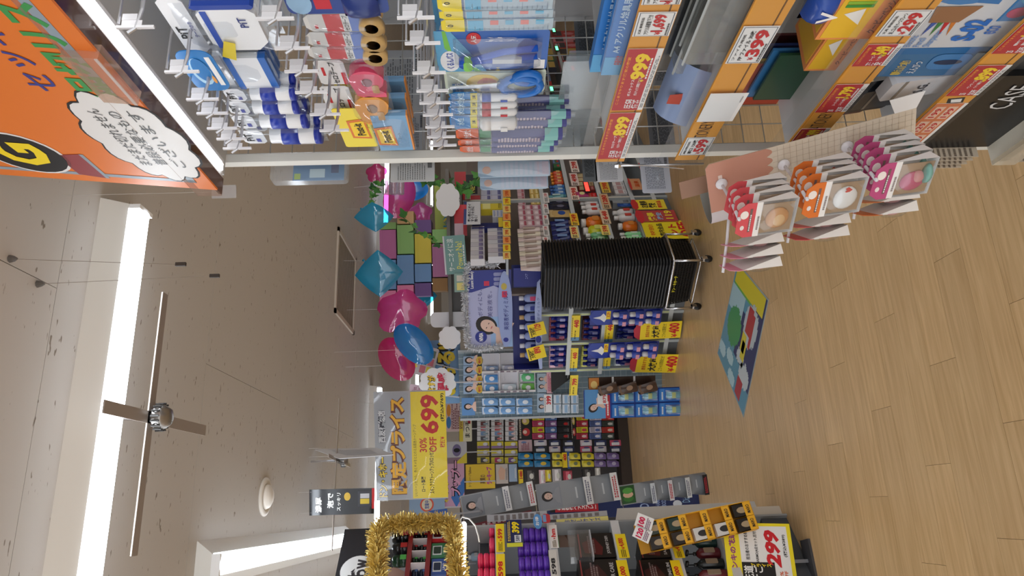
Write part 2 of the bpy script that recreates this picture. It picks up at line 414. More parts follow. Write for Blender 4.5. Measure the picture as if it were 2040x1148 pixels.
# thin wires hanging from the ceiling
for (x0, y0), (x1, y1), lb in (((75, 566), (418, 550), 'thin hanging wire with a dark clip at its end, nearer the boxes'), ((20, 516), (350, 527), 'thin hanging wire with a pale clip, nearer the orange sign')):
    t = on_z(x0, y0, CEIL - .001); f = (t - EYE).dot(FWD); r = ray(x1, y1); b_ = EYE + r * (f * 1.0)
    spawn('hanging_wire', [('wire', MB().tube([t, (t * .5 + b_ * .5), b_], .0006, 4).mesh(M((160, 150, 140), .4, .5)), []),
                           ('ceiling_hook', MB().lathe([(.009, 0), (.007, -.008), (.002, -.016)], 8).move(Matrix.Translation(t)).mesh(M((80, 72, 64), .5)), []),
                           ('clip', MB().box(-.004, .004, -.003, .003, -.022, 0).move(Matrix.Translation(b_)).mesh(M((60, 56, 52), .5)), [])],
          ID, lb, 'wire')
# clear card clip under the ceiling by the near gondola
c = at_y(446, 382, 1.6)
spawn('card_clip', [('string', MB().tube([(0, .001, .028), (0, .001, CEIL - c.z)], .0005, 4).mesh(M((190, 186, 180), .4)), []), ('clip', MB().box(-.016, .016, 0, .002, -.03, .03).mesh(clear(opac=.3)), [])], Matrix.Translation(c) @ Matrix.Rotation(-.3, 4, 'Z'), 'small clear plastic card clip hanging beside the corner of the orange sign', 'clip')

# ------------------------------------------------------------------ floor mat
mc = [on_z(*p, 0) for p in ((1470, 522), (1532, 597), (1482, 832), (1430, 704))]
o0 = mc[0]; ux = mc[3] - mc[0]; uy = mc[1] - mc[0]          # far edge, near edge direction
def mat_pt(a, b, z):                                        # a along the long side, b towards the camera
    p = (mc[0] * (1 - a) + mc[3] * a) * (1 - b) + (mc[1] * (1 - a) + mc[2] * a) * b; return (p.x, p.y, z)
def mat_poly(cells_, z, m, name):
    mb = MB()
    for a0, a1, b0, b1 in cells_:
        mb.add([mat_pt(a0, b0, z), mat_pt(a1, b0, z), mat_pt(a1, b1, z), mat_pt(a0, b1, z)], [(0, 3, 2, 1)])
    return (name, mb.mesh(m), [])
def blob(ca, cb, ra, rb, n=24, step=.02, seed=1):
    rnd = random.Random(seed); out = []
    k = int(rb / step)
    for i in range(-k, k + 1):
        b = cb + i * step; h = ra * math.sqrt(max(0, 1 - (i / (k + .5)) ** 2)); h = round(h / .025) * .025 + rnd.choice((0, .012))
        if h > 0: out.append((max(.012, ca - h), min(.988, ca + h), max(.012, b - step / 2), min(.988, b + step / 2)))
    return out
base = MB()
base.add([mat_pt(a, b, z) for z in (.0005, .003) for a, b in ((0, 0), (1, 0), (1, 1), (0, 1))], [(0, 1, 2, 3), (7, 6, 5, 4), (1, 0, 4, 5), (2, 1, 5, 6), (3, 2, 6, 7), (0, 3, 7, 4)])
parts = [('mat_sheet', base.mesh(M((158, 168, 170), .4)), []),
         mat_poly([(.012, .988, .012, .988)], .0034, M((96, 150, 172), .4), 'blue_field'),
         mat_poly([(.012, .80, .70, .988), (.3, .72, .42, .72)], .0037, M((52, 58, 100), .4), 'navy_field'),
         mat_poly([(.012, .17, .05, .95)], .0040, M((214, 198, 50), .4), 'yellow_field'),
         mat_poly([(.17, .19, .05, .6)], .0042, M((110, 176, 82), .4), 'green_stripe'),
         mat_poly([(.19, .42, .02, .45)], .0040, M((170, 200, 208), .4), 'pale_field'),
         mat_poly(blob(.52, .3, .17, .2, seed=3), .0043, M((74, 150, 92), .4), 'green_patch'),
         mat_poly(blob(.33, .72, .17, .18, seed=5) , .0043, M((186, 196, 200), .4), 'white_patch'),
         mat_poly([(.19, .42, .6, .74), (.22, .5, .74, .8)], .0046, M((176, 60, 62), .4), 'red_patch'),
         mat_poly([(.44, .6, .56, .68), (.5, .66, .6, .72)], .0046, M((214, 198, 60), .4), 'gold_patch'),
         mat_poly([(.80, .97, .66, .82)], .0046, M((176, 60, 62), .4), 'red_block'),
         mat_poly(blob(.74, .8, .09, .14, seed=9) + blob(.66, .62, .06, .1, seed=4), .0044, M((196, 204, 206), .4), 'white_block')]
for k, (ca, cb) in enumerate(((.86, .12), (.80, .36), (.93, .5))):
    parts.append(mat_poly(blob(ca, cb, .06, .1, seed=k), .0045, M((176, 206, 212), .4), 'cloud_patch'))
spawn('floor_mat', parts, ID, 'rectangular printed floor mat with blocky blue, yellow, red and green pattern', 'mat')
# ================================================================== near gondola on the right (faces the aisle)
def PA(X): return Plane((X, 0), -90)
GX, GB, GY0, GY1 = .71, 1.16, .25, 1.36            # shelf front, back panel, near end, far end
PANEL = M((150, 152, 155), .5); STEEL = M((205, 207, 208), .4); CREAM = M((222, 218, 204), .45)
g = spawn('display_gondola', [
    ('back_panel', MB().box(GB, GB + .02, GY0, 1.47, .1, 2.2).mesh(PANEL), []),
    ('base', MB().box(GX + .05, GB, GY0, 1.4, .0, .16).mesh(PANEL), []),
    ('post', MB().box(.772, .792, 1.44, 1.462, 0, 2.16).mesh(M((226, 226, 220), .4)), []),
    ('rear_post', MB().box(1.165, 1.21, 1.42, 1.46, 0, 2.2).mesh(PANEL), []),
    ('top_board', MB().box(GX + .02, GB, GY0, 1.42, 2.135, 2.15).mesh(M((196, 198, 200), .5)), []),
], ID, 'tall steel gondola full of stationery beside the camera, open wire end', 'shelf')
wg = MB()
for k in range(42): wg.tube([(.79, 1.455, .1 + k * .05), (1.62, 1.455, .1 + k * .05)], .0014, 4)
for k in range(17): wg.tube([(.80 + k * .05, 1.455, .08), (.80 + k * .05, 1.455, 2.16)], .0016, 4)
o = link('wire_grid', wg.mesh(M((190, 192, 192), .35, .6)), g); o['kind'] = 'stuff'
link('rear_end_post', MB().box(1.61, 1.63, 1.44, 1.465, 0, 2.16).mesh(M((226, 226, 220), .4)), g)
ORANGE = M((226, 158, 58), .5); RAILC = clear(opac=.02, gloss=.08)
STRIPS = {1: (1.257, 1.318), 2: (1.085, 1.146), 3: (.859, .922), 4: (.632, .696)}
for k, (z0, z1) in STRIPS.items():
    sh = link('shelf', MB().box(GX + .004, GB, GY0, GY1, z0 + .025, z0 + .04).mesh(STEEL), g)
    link('price_rail', MB().box(GX, GX + .004, GY0, GY1, z0, z1).mesh(ORANGE), sh)
    link('rail_line', MB().box(GX - .0006, GX, GY0, GY1, z0 + .012, z0 + .0145).mesh(M((110, 70, 20), .5)), sh)
    link('rail_cover', MB().add([(GX - .008, GY0, z0 - .002), (GX - .008, GY1, z0 - .002), (GX - .008, GY1, z1 + .002), (GX - .008, GY0, z1 + .002)], [(0, 1, 2, 3)]).mesh(RAILC), sh)
    link('shelf_fence', MB().add([(GX + .006, GY0, z1), (GX + .006, GY1, z1), (GX + .006, GY1, z1 + .035), (GX + .006, GY0, z1 + .035)], [(0, 1, 2, 3)]).mesh(clear(opac=.05)), sh)
bs = link('shelf', MB().box(GX - .01, GB, GY0, 1.40, .40, .42).mesh(CREAM), g)
link('shelf_lip', MB().box(GX - .02, GX - .01, GY0, 1.38, .385, .435).mesh(clear((225, 215, 195), .4)), bs)
# lit light bar and brown acrylic channel on the top front edge
lb = link('light_bar', MB().box(GX - .012, GX + .03, GY0, 1.37, 2.118, 2.148).mesh(M((215, 215, 218), .4)), g)
link('light_strip', MB().box(GX - .006, GX + .016, GY0, 1.35, 2.113, 2.1185).mesh(M((250, 252, 255), .4, 0, 1.6)), lb)
ld = MB()
for k in range(70): ld.box(GX - .003, GX + .012, GY0 + .01 + k * .0157, GY0 + .02 + k * .0157, 2.1115, 2.1135)
o = link('light_dots', ld.mesh(M((255, 255, 255), .3, 0, 5.0)), lb); o['kind'] = 'stuff'
link('acrylic_channel', MB().box(GX - .05, GX - .014, GY0, 1.37, 2.115, 2.122).mesh(clear((120, 86, 70), .5, .3)), g)
link('acrylic_lip', MB().box(GX - .054, GX - .05, GY0, 1.37, 2.115, 2.165).mesh(clear((214, 190, 176), .2, .3)), g)
link('brown_header', MB().box(GX - .012, GX - .004, GY0, 1.37, 2.15, 2.2).mesh(M((104, 62, 22), .35)), g)

def card_on(strip, y0, y1, parts_fn, label, dx=.0025, name='price_card', z0=None, z1=None, bg=OFF):
    za, zb = STRIPS[strip]; za = z0 if z0 is not None else za + .002; zb = z1 if z1 is not None else zb - .001
    P = PA(GX - dx); xm = {1: 1270, 2: 1460, 3: 1720, 4: 1900}[strip]
    v = Vector((GX, 1.1, (za + zb) / 2))
    def ycoord(y):
        # picture row y on the rail front -> distance along the rail
        lo, hi = .2, 1.6
        for _ in range(40):
            mid = (lo + hi) / 2; q = Vector((GX - dx, mid, (za + zb) / 2)) - EYE
            if 574 - F_PX * q.dot(RIGHT) / q.dot(FWD) < y: lo = mid
            else: hi = mid
        return lo
    a, b = ycoord(y0), ycoord(y1); w, h = abs(b - a), zb - za
    parts = [('card', MB().box(-w / 2, w / 2, -.0004, .0004, 0, h).mesh(bg), [])] + parts_fn(w, h)
    return spawn(name, parts, P.mat(-(a + b) / 2, za), label, 'price card', 'price cards on the stationery rails')
REDC = M((188, 32, 44), .45); YELT = M((250, 214, 30), .5); ORT = M((250, 170, 50), .5)
def red_card(price, head='ここまでやります!驚安の殿堂', sub='ボルテックス', badge='圧倒\n価格'):
    def fn(w, h):
        return [R(-w / 2, w / 2, h * .17, h, REDC), T(head, w * .0, h * .9, h * .09, ORT, w=w * .78),
                T(badge, -w * .38, h * .42, h * .44, TXT_WHITE, w=w * .17), T(sub, -w * .1, h * .6, h * .1, TXT_WHITE, w=w * .28),
                T(sub + '専用リフィル', -w * .08, h * .4, h * .11, TXT_WHITE, w=w * .3),
                T('¥', w * .02, h * .36, h * .16, YELT), T(price, w * .24, h * .5, h * .46, YELT, w=w * .4, bold=.05),
                fine(w * .05, w * .45, h * .2, h * .28, 1, TXT_WHITE), fine(-w * .45, w * .4, h * .03, h * .13, 2, M((150, 150, 150)))]
    return fn
def white_card(price, name_, sub='文具 事務用品'):
    def fn(w, h):
        fr = MB()
        for a in ((-w * .48, w * .48, h * .94, h * .96), (-w * .48, w * .48, h * .04, h * .06), (-w * .48, -w * .47, h * .05, h * .95), (w * .47, w * .48, h * .05, h * .95)): fr.quad(*a, -.0008)
        return [('border_line', fr.mesh(M((70, 75, 95))), []), T(sub, -w * .05, h * .84, h * .08, M((60, 60, 60)), w=w * .7), T(name_, 0, h * .66, h * .14, TXT_BLACK, w=w * .8),
                T('¥', -w * .36, h * .34, h * .16, TXT_RED), T(price, w * .06, h * .36, h * .4, TXT_RED, w=w * .72, bold=.04),
                fine(-w * .44, w * .1, h * .07, h * .15, 1, M((90, 90, 90)), seed=int(price[-2:]))]
    return fn
WC = M((240, 240, 238), .4)
card_on(1, -25, 9, white_card('1,299', 'アクリル定規'), 'white shelf price card at the picture edge, top stationery rail', bg=WC)
card_on(1, 24, 72, white_card('1,699', 'アクリル系樹脂 下敷き'), 'white shelf price card reading 1,699 on the top stationery rail', bg=WC)
card_on(1, 97, 219, red_card('999'), 'red shelf price card reading 999 on the top stationery rail', bg=WC)
card_on(1, 225, 316, red_card('899', sub='セロテープ'), 'red shelf price card reading 899 at the end of the top rail', bg=WC)
card_on(2, 52, 126, white_card('399', 'FP ファイル 30枚', 'ファイル用紙'), 'white shelf price card with blue glare on the second rail', bg=WC)
card_on(2, 186, 242, lambda w, h: [fine(w * .2, w * .45, h * .08, h * .14, 1, M((180, 180, 180)))], 'blank white card on the second stationery rail', dx=.006, z0=1.075, bg=WC)
card_on(2, 274, 309, white_card('599', '厚口 120枚', '画用紙'), 'white shelf price card reading 599 at the end of the second rail', bg=WC)
card_on(3, 20, 72, white_card('299', '消しゴム付 ケースプレーン'), 'white shelf price card reading 299 on the third rail', bg=WC)
card_on(3, 88, 131, red_card('549', sub='クーピー', badge='驚\n安'), 'red shelf price card reading 549 on the third rail', bg=WC)
card_on(3, 168, 223, red_card('1,799', sub='スーパーカラー', badge='30\n%OFF'), 'red shelf price card reading 1,799 on the third rail', bg=WC)
card_on(3, 256, 282, red_card('999', sub='筆記具'), 'red shelf price card half hidden by the sticker display', bg=WC)
card_on(4, 40, 106, red_card('1,299', sub='電動鉛筆削り', badge='25\n%OFF'), 'red shelf price card with 25 percent off on the lowest rail', bg=WC)
card_on(4, 130, 190, red_card('899', sub='ペンケース', badge='55\n%OFF'), 'red shelf price card reading 899 with 55 percent off', bg=WC)
def tiny_cards(w, h):
    p = [R(-w / 2, w / 2, h * .12, h, M((214, 120, 70), .5))]
    for k in range(3):
        for r in range(2):
            p.append(R(-w * .46 + w * .32 * k, -w * .2 + w * .32 * k, h * (.2 + .4 * r), h * (.5 + .4 * r), M((236, 196, 170), .5), y=-.0014))
            p.append(T(('149', '129', '199')[k], -w * .33 + w * .32 * k, h * (.35 + .4 * r), h * .2, TXT_RED, w=w * .2, y=-.002))
    return p
card_on(4, 206, 292, tiny_cards, 'long salmon price card of small prices on the lowest rail', bg=WC)
# rail lettering
for st, y0, y1, s in ((2, 242, 286, 'STATIONERY'), (3, 222, 262, 'STATIONERY')):
    card_on(st, y0, y1, lambda w, h, s=s: [T(s, 0, h * .55, h * .45, M((70, 45, 15), .5), w=w * 1.05, bold=0)], 'orange rail insert with brown lettering on the %s rail' % ORD[st - 1], dx=.0012, bg=ORANGE, name='rail_insert')
card_on(4, 191, 207, lambda w, h: [O([(-w * .3, h * .2), (w * .35, h * .3), (w * .2, h * .8), (-w * .4, h * .7)], TXT_BLACK), O([(-w * .2, h * .3), (w * .2, h * .36), (w * .1, h * .68), (-w * .25, h * .6)], WC, y=-.0014)], 'orange rail insert with a pencil box drawing on the lowest rail', dx=.0012, bg=ORANGE, name='rail_insert')

# ------------------------------------------------------------------ hooks
hook_wire = MB().tube([(0, .44, .028), (0, .03, .02), (0, -.004, .026), (0, -.012, .036)], .0028, 6).tube([(0, .44, .052), (0, .03, .052), (0, .004, .052)], .002, 5).mesh(M((200, 200, 204), .3, .7))
hook_bar = MB().box(-.0022, .0022, -.004, .0, -.002, .054).mesh(M((236, 236, 240), .35))
hook_brk = MB().prism([(-.008, .022), (.002, .016), (.002, .046), (-.003, .046)], .0, .009).mesh(M((226, 226, 230), .4))
hook_rib = MB().box(-.003, .003, .009, .02, .024, .046).mesh(M((214, 214, 218), .4))
HK = [[(221, 319, 52), (330, 396, 141), (375, 433, 196), (398, 449, 224), (424, 462, 254), (443, 479, 275), (457, 489, 294)],
      [(522, 575, 35), (555, 611, 94), (577, 625, 140), (601, 640, 182), (628, 668, 226), (648, 684, 258)],
      [(807, 850, 33), (820, 864, 84), (836, 874, 143), (843, 880, 179), (850, 883, 203), (855, 890, 227), (860, 893, 251), (863, 895, 271), (868, 896, 288)]]
P_ = PA(GX)
for r, row in enumerate(HK):
    for k, (x0, x1, y) in enumerate(row):
        u, z = P_.sz((x0 + x1) / 2, y)
        spawn('display_hook', [('wire', hook_wire, []), ('price_holder', hook_bar, []), ('bracket', hook_brk, []), ('rib', hook_rib, [])], P_.mat(u, z - .026),
              'white tipped metal display hook, %s from the picture edge in the %s row' % (ORD[k], ('glue', 'tape', 'scissors and pencil')[r]), 'hook', 'display hooks on the stationery gondola')

# ------------------------------------------------------------------ hanging stationery packs
def pouch(w, h, d, c=CLEAR): return ('clear_pouch', MB().pillow(w, h, d, 0, 5, y=d * .2).mesh(c, True), [])
BLUE1, BLUE2, NAVY = M((24, 96, 178), .4), M((60, 140, 205), .4), M((26, 34, 92), .4)
def euro(w, h, m, t=.0012): # header card with hanging hole
    return ('header_card', MB().prism([(-w / 2, -h / 2), (w / 2, -h / 2), (w / 2, h * .3), (w * .3, h / 2), (-w * .3, h / 2), (-w / 2, h * .3)], -t / 2, t / 2).mesh(m), [])
def pit_large(w, h):
    return [pouch(w, h, .03), ('tape_runner', MB().box(-w * .36, w * .38, -.008, .012, h * .1, h * .66, .02).mesh(M((235, 238, 242), .3)), [
                ('blue_edge', MB().box(w * .33, w * .40, -.009, .013, h * .08, h * .68, .01).mesh(M((32, 66, 160), .3)), []), T('PiT', w * .12, h * .25, h * .08, M((20, 40, 120)), y=-.0095)]),
            ('header_card', MB().box(-w * .45, w * .45, .0, .0012, h * .74, h * .99, .01).mesh(M((228, 230, 234), .4)), [T('PiT', -w * .1, h * .9, h * .1, TXT_BLACK, y=-.001), T('テープのり', -w * .05, h * .79, h * .045, M((40, 60, 150)), y=-.001)]),
            ('blue_band', MB().box(-w * .3, w * .3, -.0095, -.008, h * .55, h * .61).mesh(M((52, 84, 176), .4)), []),
            ('yellow_sticker', MB().prism([(-w * .5, h * .5), (-w * .2, h * .42), (-w * .15, h * .52), (-w * .42, h * .62)], -.014, -.013).mesh(M((228, 206, 40), .4)), [])]
def blue_tag(w, h):
    return [('card', MB().prism(rrect(-w / 2, w / 2, 0, h, w * .18), -.001, .001).mesh(M((26, 118, 190), .35)), []), O(ellipse(0, h * .55, w * .33, h * .26, 20), M((170, 210, 235)), y=-.0016), O(ellipse(w * .05, h * .52, w * .28, h * .22, 20), M((26, 118, 190), .35), y=-.0022),
            R(-w * .35, w * .35, h * .1, h * .24, WHITE, y=-.0016), O(ellipse(-w * .2, h * .32, w * .1, h * .05, 10), M((220, 150, 60)), y=-.0018)]
def pit_pack(w, h):
    return [pouch(w, h, .018), ('box', MB().box(-w * .42, w * .42, -.004, .008, h * .06, h * .68).mesh(M((236, 240, 246), .35)), [('blue_top', MB().box(-w * .43, w * .43, -.005, .009, h * .6, h * .7).mesh(M((40, 104, 190), .35)), []), ('blue_foot', MB().box(-w * .43, w * .43, -.005, .009, h * .04, h * .16).mesh(M((40, 104, 190), .35)), [])]),
            euro_z(w * .9, h * .2, h * .86, M((222, 226, 232), .4))]
def euro_z(w, h, z, m): return ('header_card', MB().prism([(-w / 2, z - h / 2), (w / 2, z - h / 2), (w / 2, z + h * .3), (w * .3, z + h / 2), (-w * .3, z + h / 2), (-w / 2, z + h * .3)], -.0008, .0008).mesh(m), [])
def pit_stick(w, h):
    return [pouch(w, h, .022), ('glue_stick', MB().lathe([(w * .3, h * .06), (w * .34, h * .07), (w * .34, h * .52), (w * .3, h * .53), (w * .3, h * .64), (w * .1, h * .65)], 12, 0, .004).mesh(M((240, 242, 246), .3), True), [
                ('blue_label', MB().lathe([(w * .35, h * .3), (w * .35, h * .5)], 12, 0, .004).mesh(M((30, 58, 168), .35), True), []), ('blue_cap', MB().lathe([(w * .35, h * .05), (w * .35, h * .12)], 12, 0, .004).mesh(M((30, 50, 160), .35), True), [])]),
            ('header_card', MB().box(-w * .46, w * .46, 0, .001, h * .72, h * .98, .008).mesh(M((224, 228, 234), .4)), [T('PiT', w * .0, h * .9, h * .09, TXT_BLACK, y=-.001), R(-w * .32, -w * .1, h * .78, h * .83, M((30, 50, 160)), y=-.0008)])]
def hang(fn, x0, x1, y0, y1, X, label, name, cat, group=None, n=1, step=.014, yaw=0, roll=0):
    for k in range(n):
        P = PA(X); u, z, w, h = P.fit(x0, x1, y0, y1)
        lb = label if k == 0 else label + (', second on its hook' if k == 1 else ', third on its hook')
        spawn(name, fn(w, h), PA(X + k * step).mat(u, z + .002 * k, 0, roll, 0, yaw), lb, cat, group)
GP = 'glue packs on the top stationery row'
hang(pit_large, 335, 542, -12, 108, .79, 'large clear pack holding a white and blue glue tape roller', 'glue_tape_pack', 'glue', GP, 3, .035)
hang(blue_tag, 368, 440, 100, 180, .755, 'small bright blue product tag hanging in front of the glue packs', 'product_tag', 'tag')
hang(pit_pack, 425, 548, 106, 178, .79, 'clear pack of white glue refills beside the blue tag', 'glue_refill_pack', 'glue', GP, 3, .022)
for k, (x0, x1, y0, y1) in enumerate(((445, 598, 176, 202), (450, 604, 200, 228), (462, 622, 228, 256), (478, 650, 258, 286))):
    hang(pit_stick, x0, x1, y0, y1, .78, 'bagged white glue stick with blue label, %s after the refills' % ORD[k], 'glue_stick_pack', 'glue', GP, 2, .03)

def dot_liner(w, h):
    return [('card', MB().prism(rrect(-w / 2, w / 2, 0, h, w * .2), 0, .0015).mesh(M((40, 70, 150), .35)), [R(-w * .3, w * .35, h * .56, h * .72, M((205, 30, 50)), y=-.0006), T('DOT LINER', 0, h * .3, h * .1, M((205, 225, 240)), w=w * .8)]), ('roller', MB().pillow(w * .7, h * .35, .03, h * .08, 6, y=-.012).mesh(M((30, 52, 120), .3), True), []), ('pale_top', MB().prism(ellipse(0, h * .86, w * .45, h * .12, 16), -.003, -.001).mesh(M((150, 190, 225), .35)), [])]
def cello(w, h):
    return [('card', MB().box(-w / 2, w / 2, 0, .0012, 0, h, .01).mesh(M((222, 222, 220), .4)), [R(-w / 2, w / 2, h * .52, h * .74, M((206, 30, 44)), y=-.0006), R(-w / 2, w / 2, h * .26, h * .42, M((34, 92, 190)), y=-.0006), T('セロテープ', 0, h * .47, h * .07, TXT_BLACK, w=w * .85)]),
            ('tape_roll', MB().lathe([(h * .16, -.001), (h * .16, -.014), (h * .09, -.014), (h * .09, -.001)], 18).move(Matrix.Translation((0, 0, h * .14)) @ Matrix.Rotation(math.pi / 2, 4, 'X') @ Matrix.Translation((0, 0, .015))).mesh(M((206, 170, 112), .3), True), []),
            ('clear_pouch', MB().pillow(w, h * .94, .034, 0, 5).mesh(CLEAR, True), []), ('red_marks', MB().box(-w * .3, -w * .1, -.001, -.0004, h * .84, h * .88).mesh(TXT_RED), [])]
def dispenser(colr):
    def fn(w, h):
        m = M(colr, .3); ol = [(-w * .5, h * .02), (-w * .5, h * .34), (-w * .42, h * .44), (w * .1, h * .5)] + [(w * .12 + w * .38 * math.cos(a), h * .25 + h * .25 * math.sin(a)) for a in [math.radians(80 - 16 * q) for q in range(11)]] + [(-w * .05, h * .04), (-w * .2, h * .12), (-w * .35, h * .02)]
        side = MB().prism(ol, -.028, .0)
        return [('dispenser_body', side.mesh(m), [('hub', MB().prism(ellipse(w * .1, h * .25, w * .13, h * .075, 16), -.031, -.0275).mesh(M([v * .55 for v in colr], .4)), []), ('window', MB().prism(rrect(-w * .32, -w * .02, h * .1, h * .2, h * .03), -.0295, -.0275).mesh(M((196, 150, 90), .4)), [])]),
                ('clear_pouch', MB().pillow(w * 1.08, h * .62, .05, -h * .04, 6, y=-.014).mesh(CLEAR, True), []),
                ('header_card', MB().box(-w * .45, w * .45, 0, .0012, h * .56, h * .98, .006).mesh(M((226, 226, 226), .4)), [T('セロテープ', 0, h * .74, h * .09, TXT_BLACK, w=w * .8), R(-w * .45, w * .0, h * .58, h * .64, M((206, 30, 44)), y=-.0006), R(-w * .1, w * .2, h * .86, h * .9, TXT_RED, y=-.0006)])]
    return fn
def postit(w, h):
    Lg = lambda cx, cz, s: [O([(cx - s, cz - s * .5), (cx + s, cz - s * .4), (cx + s * .8, cz + s * .55), (cx - s * .9, cz + s * .5)], M((226, 120, 40)), y=-.0012), O([(cx - s * .8, cz - s * .4), (cx + s * .8, cz - s * .32), (cx + s * .65, cz + s * .42), (cx - s * .72, cz + s * .38)], M((250, 210, 30)), y=-.0018), T('Post-it', cx, cz, s * .45, TXT_BLACK, y=-.0026, w=s * 1.2, roll=4)]
    p = [('yellow_card', MB().box(-w / 2, w / 2, 0, .002, h * .55, h, .004).mesh(M((244, 222, 60), .4)), Lg(0, h * .72, w * .26) + [T('ノート', w * .1, h * .6, h * .05, TXT_BLACK, bold=0)]),
         ('note_pad', MB().box(-w * .46, w * .46, -.014, .0, h * .04, h * .5).mesh(M((120, 168, 208), .5)), [(a, b, c) for a, b, c in [(q[0], q[1], q[2]) for q in shift(Lg(-w * .05, h * .36, w * .26), -.0142)]] + [T('ノート', -w * .05, h * .18, h * .05, M((30, 50, 90)), y=-.0155, bold=0)]),
         ('pad_edge', MB().box(-w * .46, w * .46, -.0135, -.0005, h * .02, h * .04).mesh(M((236, 150, 70), .5)), []), ('clear_pouch', MB().pillow(w * 1.02, h * .56, .036, 0, 5, y=-.006).mesh(CLEAR, True), [])]
    return p
def shift(parts, dy):
    for q in parts:
        if q:
            for v in q[1].vertices: v.co.y += dy
    return parts
GT = 'tape packs on the middle stationery row'
hang(dot_liner, 566, 772, -24, 27, .775, 'dark blue rounded glue roller pack starting the tape row', 'glue_roller_pack', 'glue', GT, 2, .05)
for k, (a, b) in enumerate(((28, 62), (64, 92), (93, 117))):
    hang(cello, 606 + k * 4, 762 + k * 4, a, b, .775, 'tape bag with red and blue print, %s after the roller pack' % ORD[k], 'tape_pack', 'tape', GT, 2, .03)
hang(dispenser((226, 74, 110)), 628, 768, 117, 170, .80, 'pink adhesive tape dispenser in a clear hanging bag', 'tape_dispenser', 'tape', GT, 1)
hang(dispenser((226, 150, 36)), 642, 778, 168, 226, .80, 'orange adhesive tape dispenser in a clear hanging bag', 'tape_dispenser', 'tape', GT, 1)
hang(postit, 674, 822, 216, 292, .785, 'yellow and blue sticky note pack on the tape row, front one', 'sticky_note_pack', 'notes', 'sticky notes', 3, .04)

def ruler(w, h):
    tk = MB()
    for k in range(16): tk.quad(-w * .42, -w * (.2 if k % 5 else .05), h * (.06 + .042 * k), h * (.064 + .042 * k), -.0016)
    return [euro_z(w, h * .2, h * .88, M((244, 222, 40), .4)), ('ruler', MB().box(-w * .46, w * .46, -.001, .001, h * .02, h * .76).mesh(clear((205, 225, 235), .45)), [('scale_marks', tk.mesh(M((120, 130, 150))), []), R(-w * .4, w * .4, h * .62, h * .75, M((90, 180, 220)), y=-.0016)] + [R(w * .05, w * .4, h * (.1 + .13 * k), h * (.17 + .13 * k), M((230, 120, 110) if k % 2 else (100, 180, 215)), y=-.0016) for k in range(4)]),
            ('clear_pouch', MB().pillow(w, h * .98, .012, 0, 4).mesh(CLEAR, True), []), T('0', 0, h * .9, h * .05, TXT_BLACK)]
def compass(w, h):
    G1 = M((120, 196, 70))
    return [('card', MB().prism(rrect(-w / 2, w / 2, 0, h, w * .08), 0, .0015).mesh(M((28, 92, 178), .3)), [
                O([(-w * .5, h * .55), (w * .5, h * .86), (w * .5, h), (-w * .5, h)], M((96, 170, 214)), y=-.0006), O([(-w * .5, h * .66), (w * .1, h * .92), (w * .5, h * .93), (w * .5, h * .9), (w * .0, h * .86), (-w * .5, h * .6)], G1, y=-.001),
                O(ellipse(w * .32, h * .66, w * .14, h * .065, 16), M((206, 30, 40)), y=-.001), T('人気', w * .32, h * .66, h * .05, TXT_WHITE, y=-.002),
                O(ellipse(-w * .22, h * .88, w * .26, h * .09, 18), M((235, 238, 242)), y=-.0014), T('くるんパス', -w * .2, h * .88, h * .07, M((30, 70, 170)), w=w * .4, y=-.0022), T('超!ワンタッチ', w * .3, h * .42, h * .3, TXT_WHITE, w=w * .1, y=-.0014, vert=False),
                R(-w * .45, -w * .22, h * .02, h * .12, WHITE, y=-.001), T('名前シール付', -w * .44, h * .45, h * .035, TXT_YEL, y=-.0014, w=w * .1)]),
            ('compass', MB().tube([(-w * .12, -.012, h * .74), (-w * .05, -.012, h * .4), (w * .0, -.012, h * .1)], .006, 8).tube([(-w * .12, -.012, h * .74), (w * .12, -.012, h * .4), (w * .2, -.012, h * .1)], .006, 8).box(-w * .2, -w * .04, -.02, -.006, h * .66, h * .8, .006).mesh(M((30, 90, 200), .25), True), [('grip', MB().box(-w * .24, -w * .02, -.022, -.008, h * .68, h * .76, .004).mesh(M((130, 205, 80), .4)), []), ('grey_arm', MB().box(-w * .08, w * .02, -.02, -.01, h * .24, h * .5).mesh(M((200, 205, 210), .3)), [])]),
            ('clear_blister', MB().pillow(w * .7, h * .78, .06, h * .06, 6, y=-.004).mesh(clear(opac=.05, gloss=.3), True), [])]
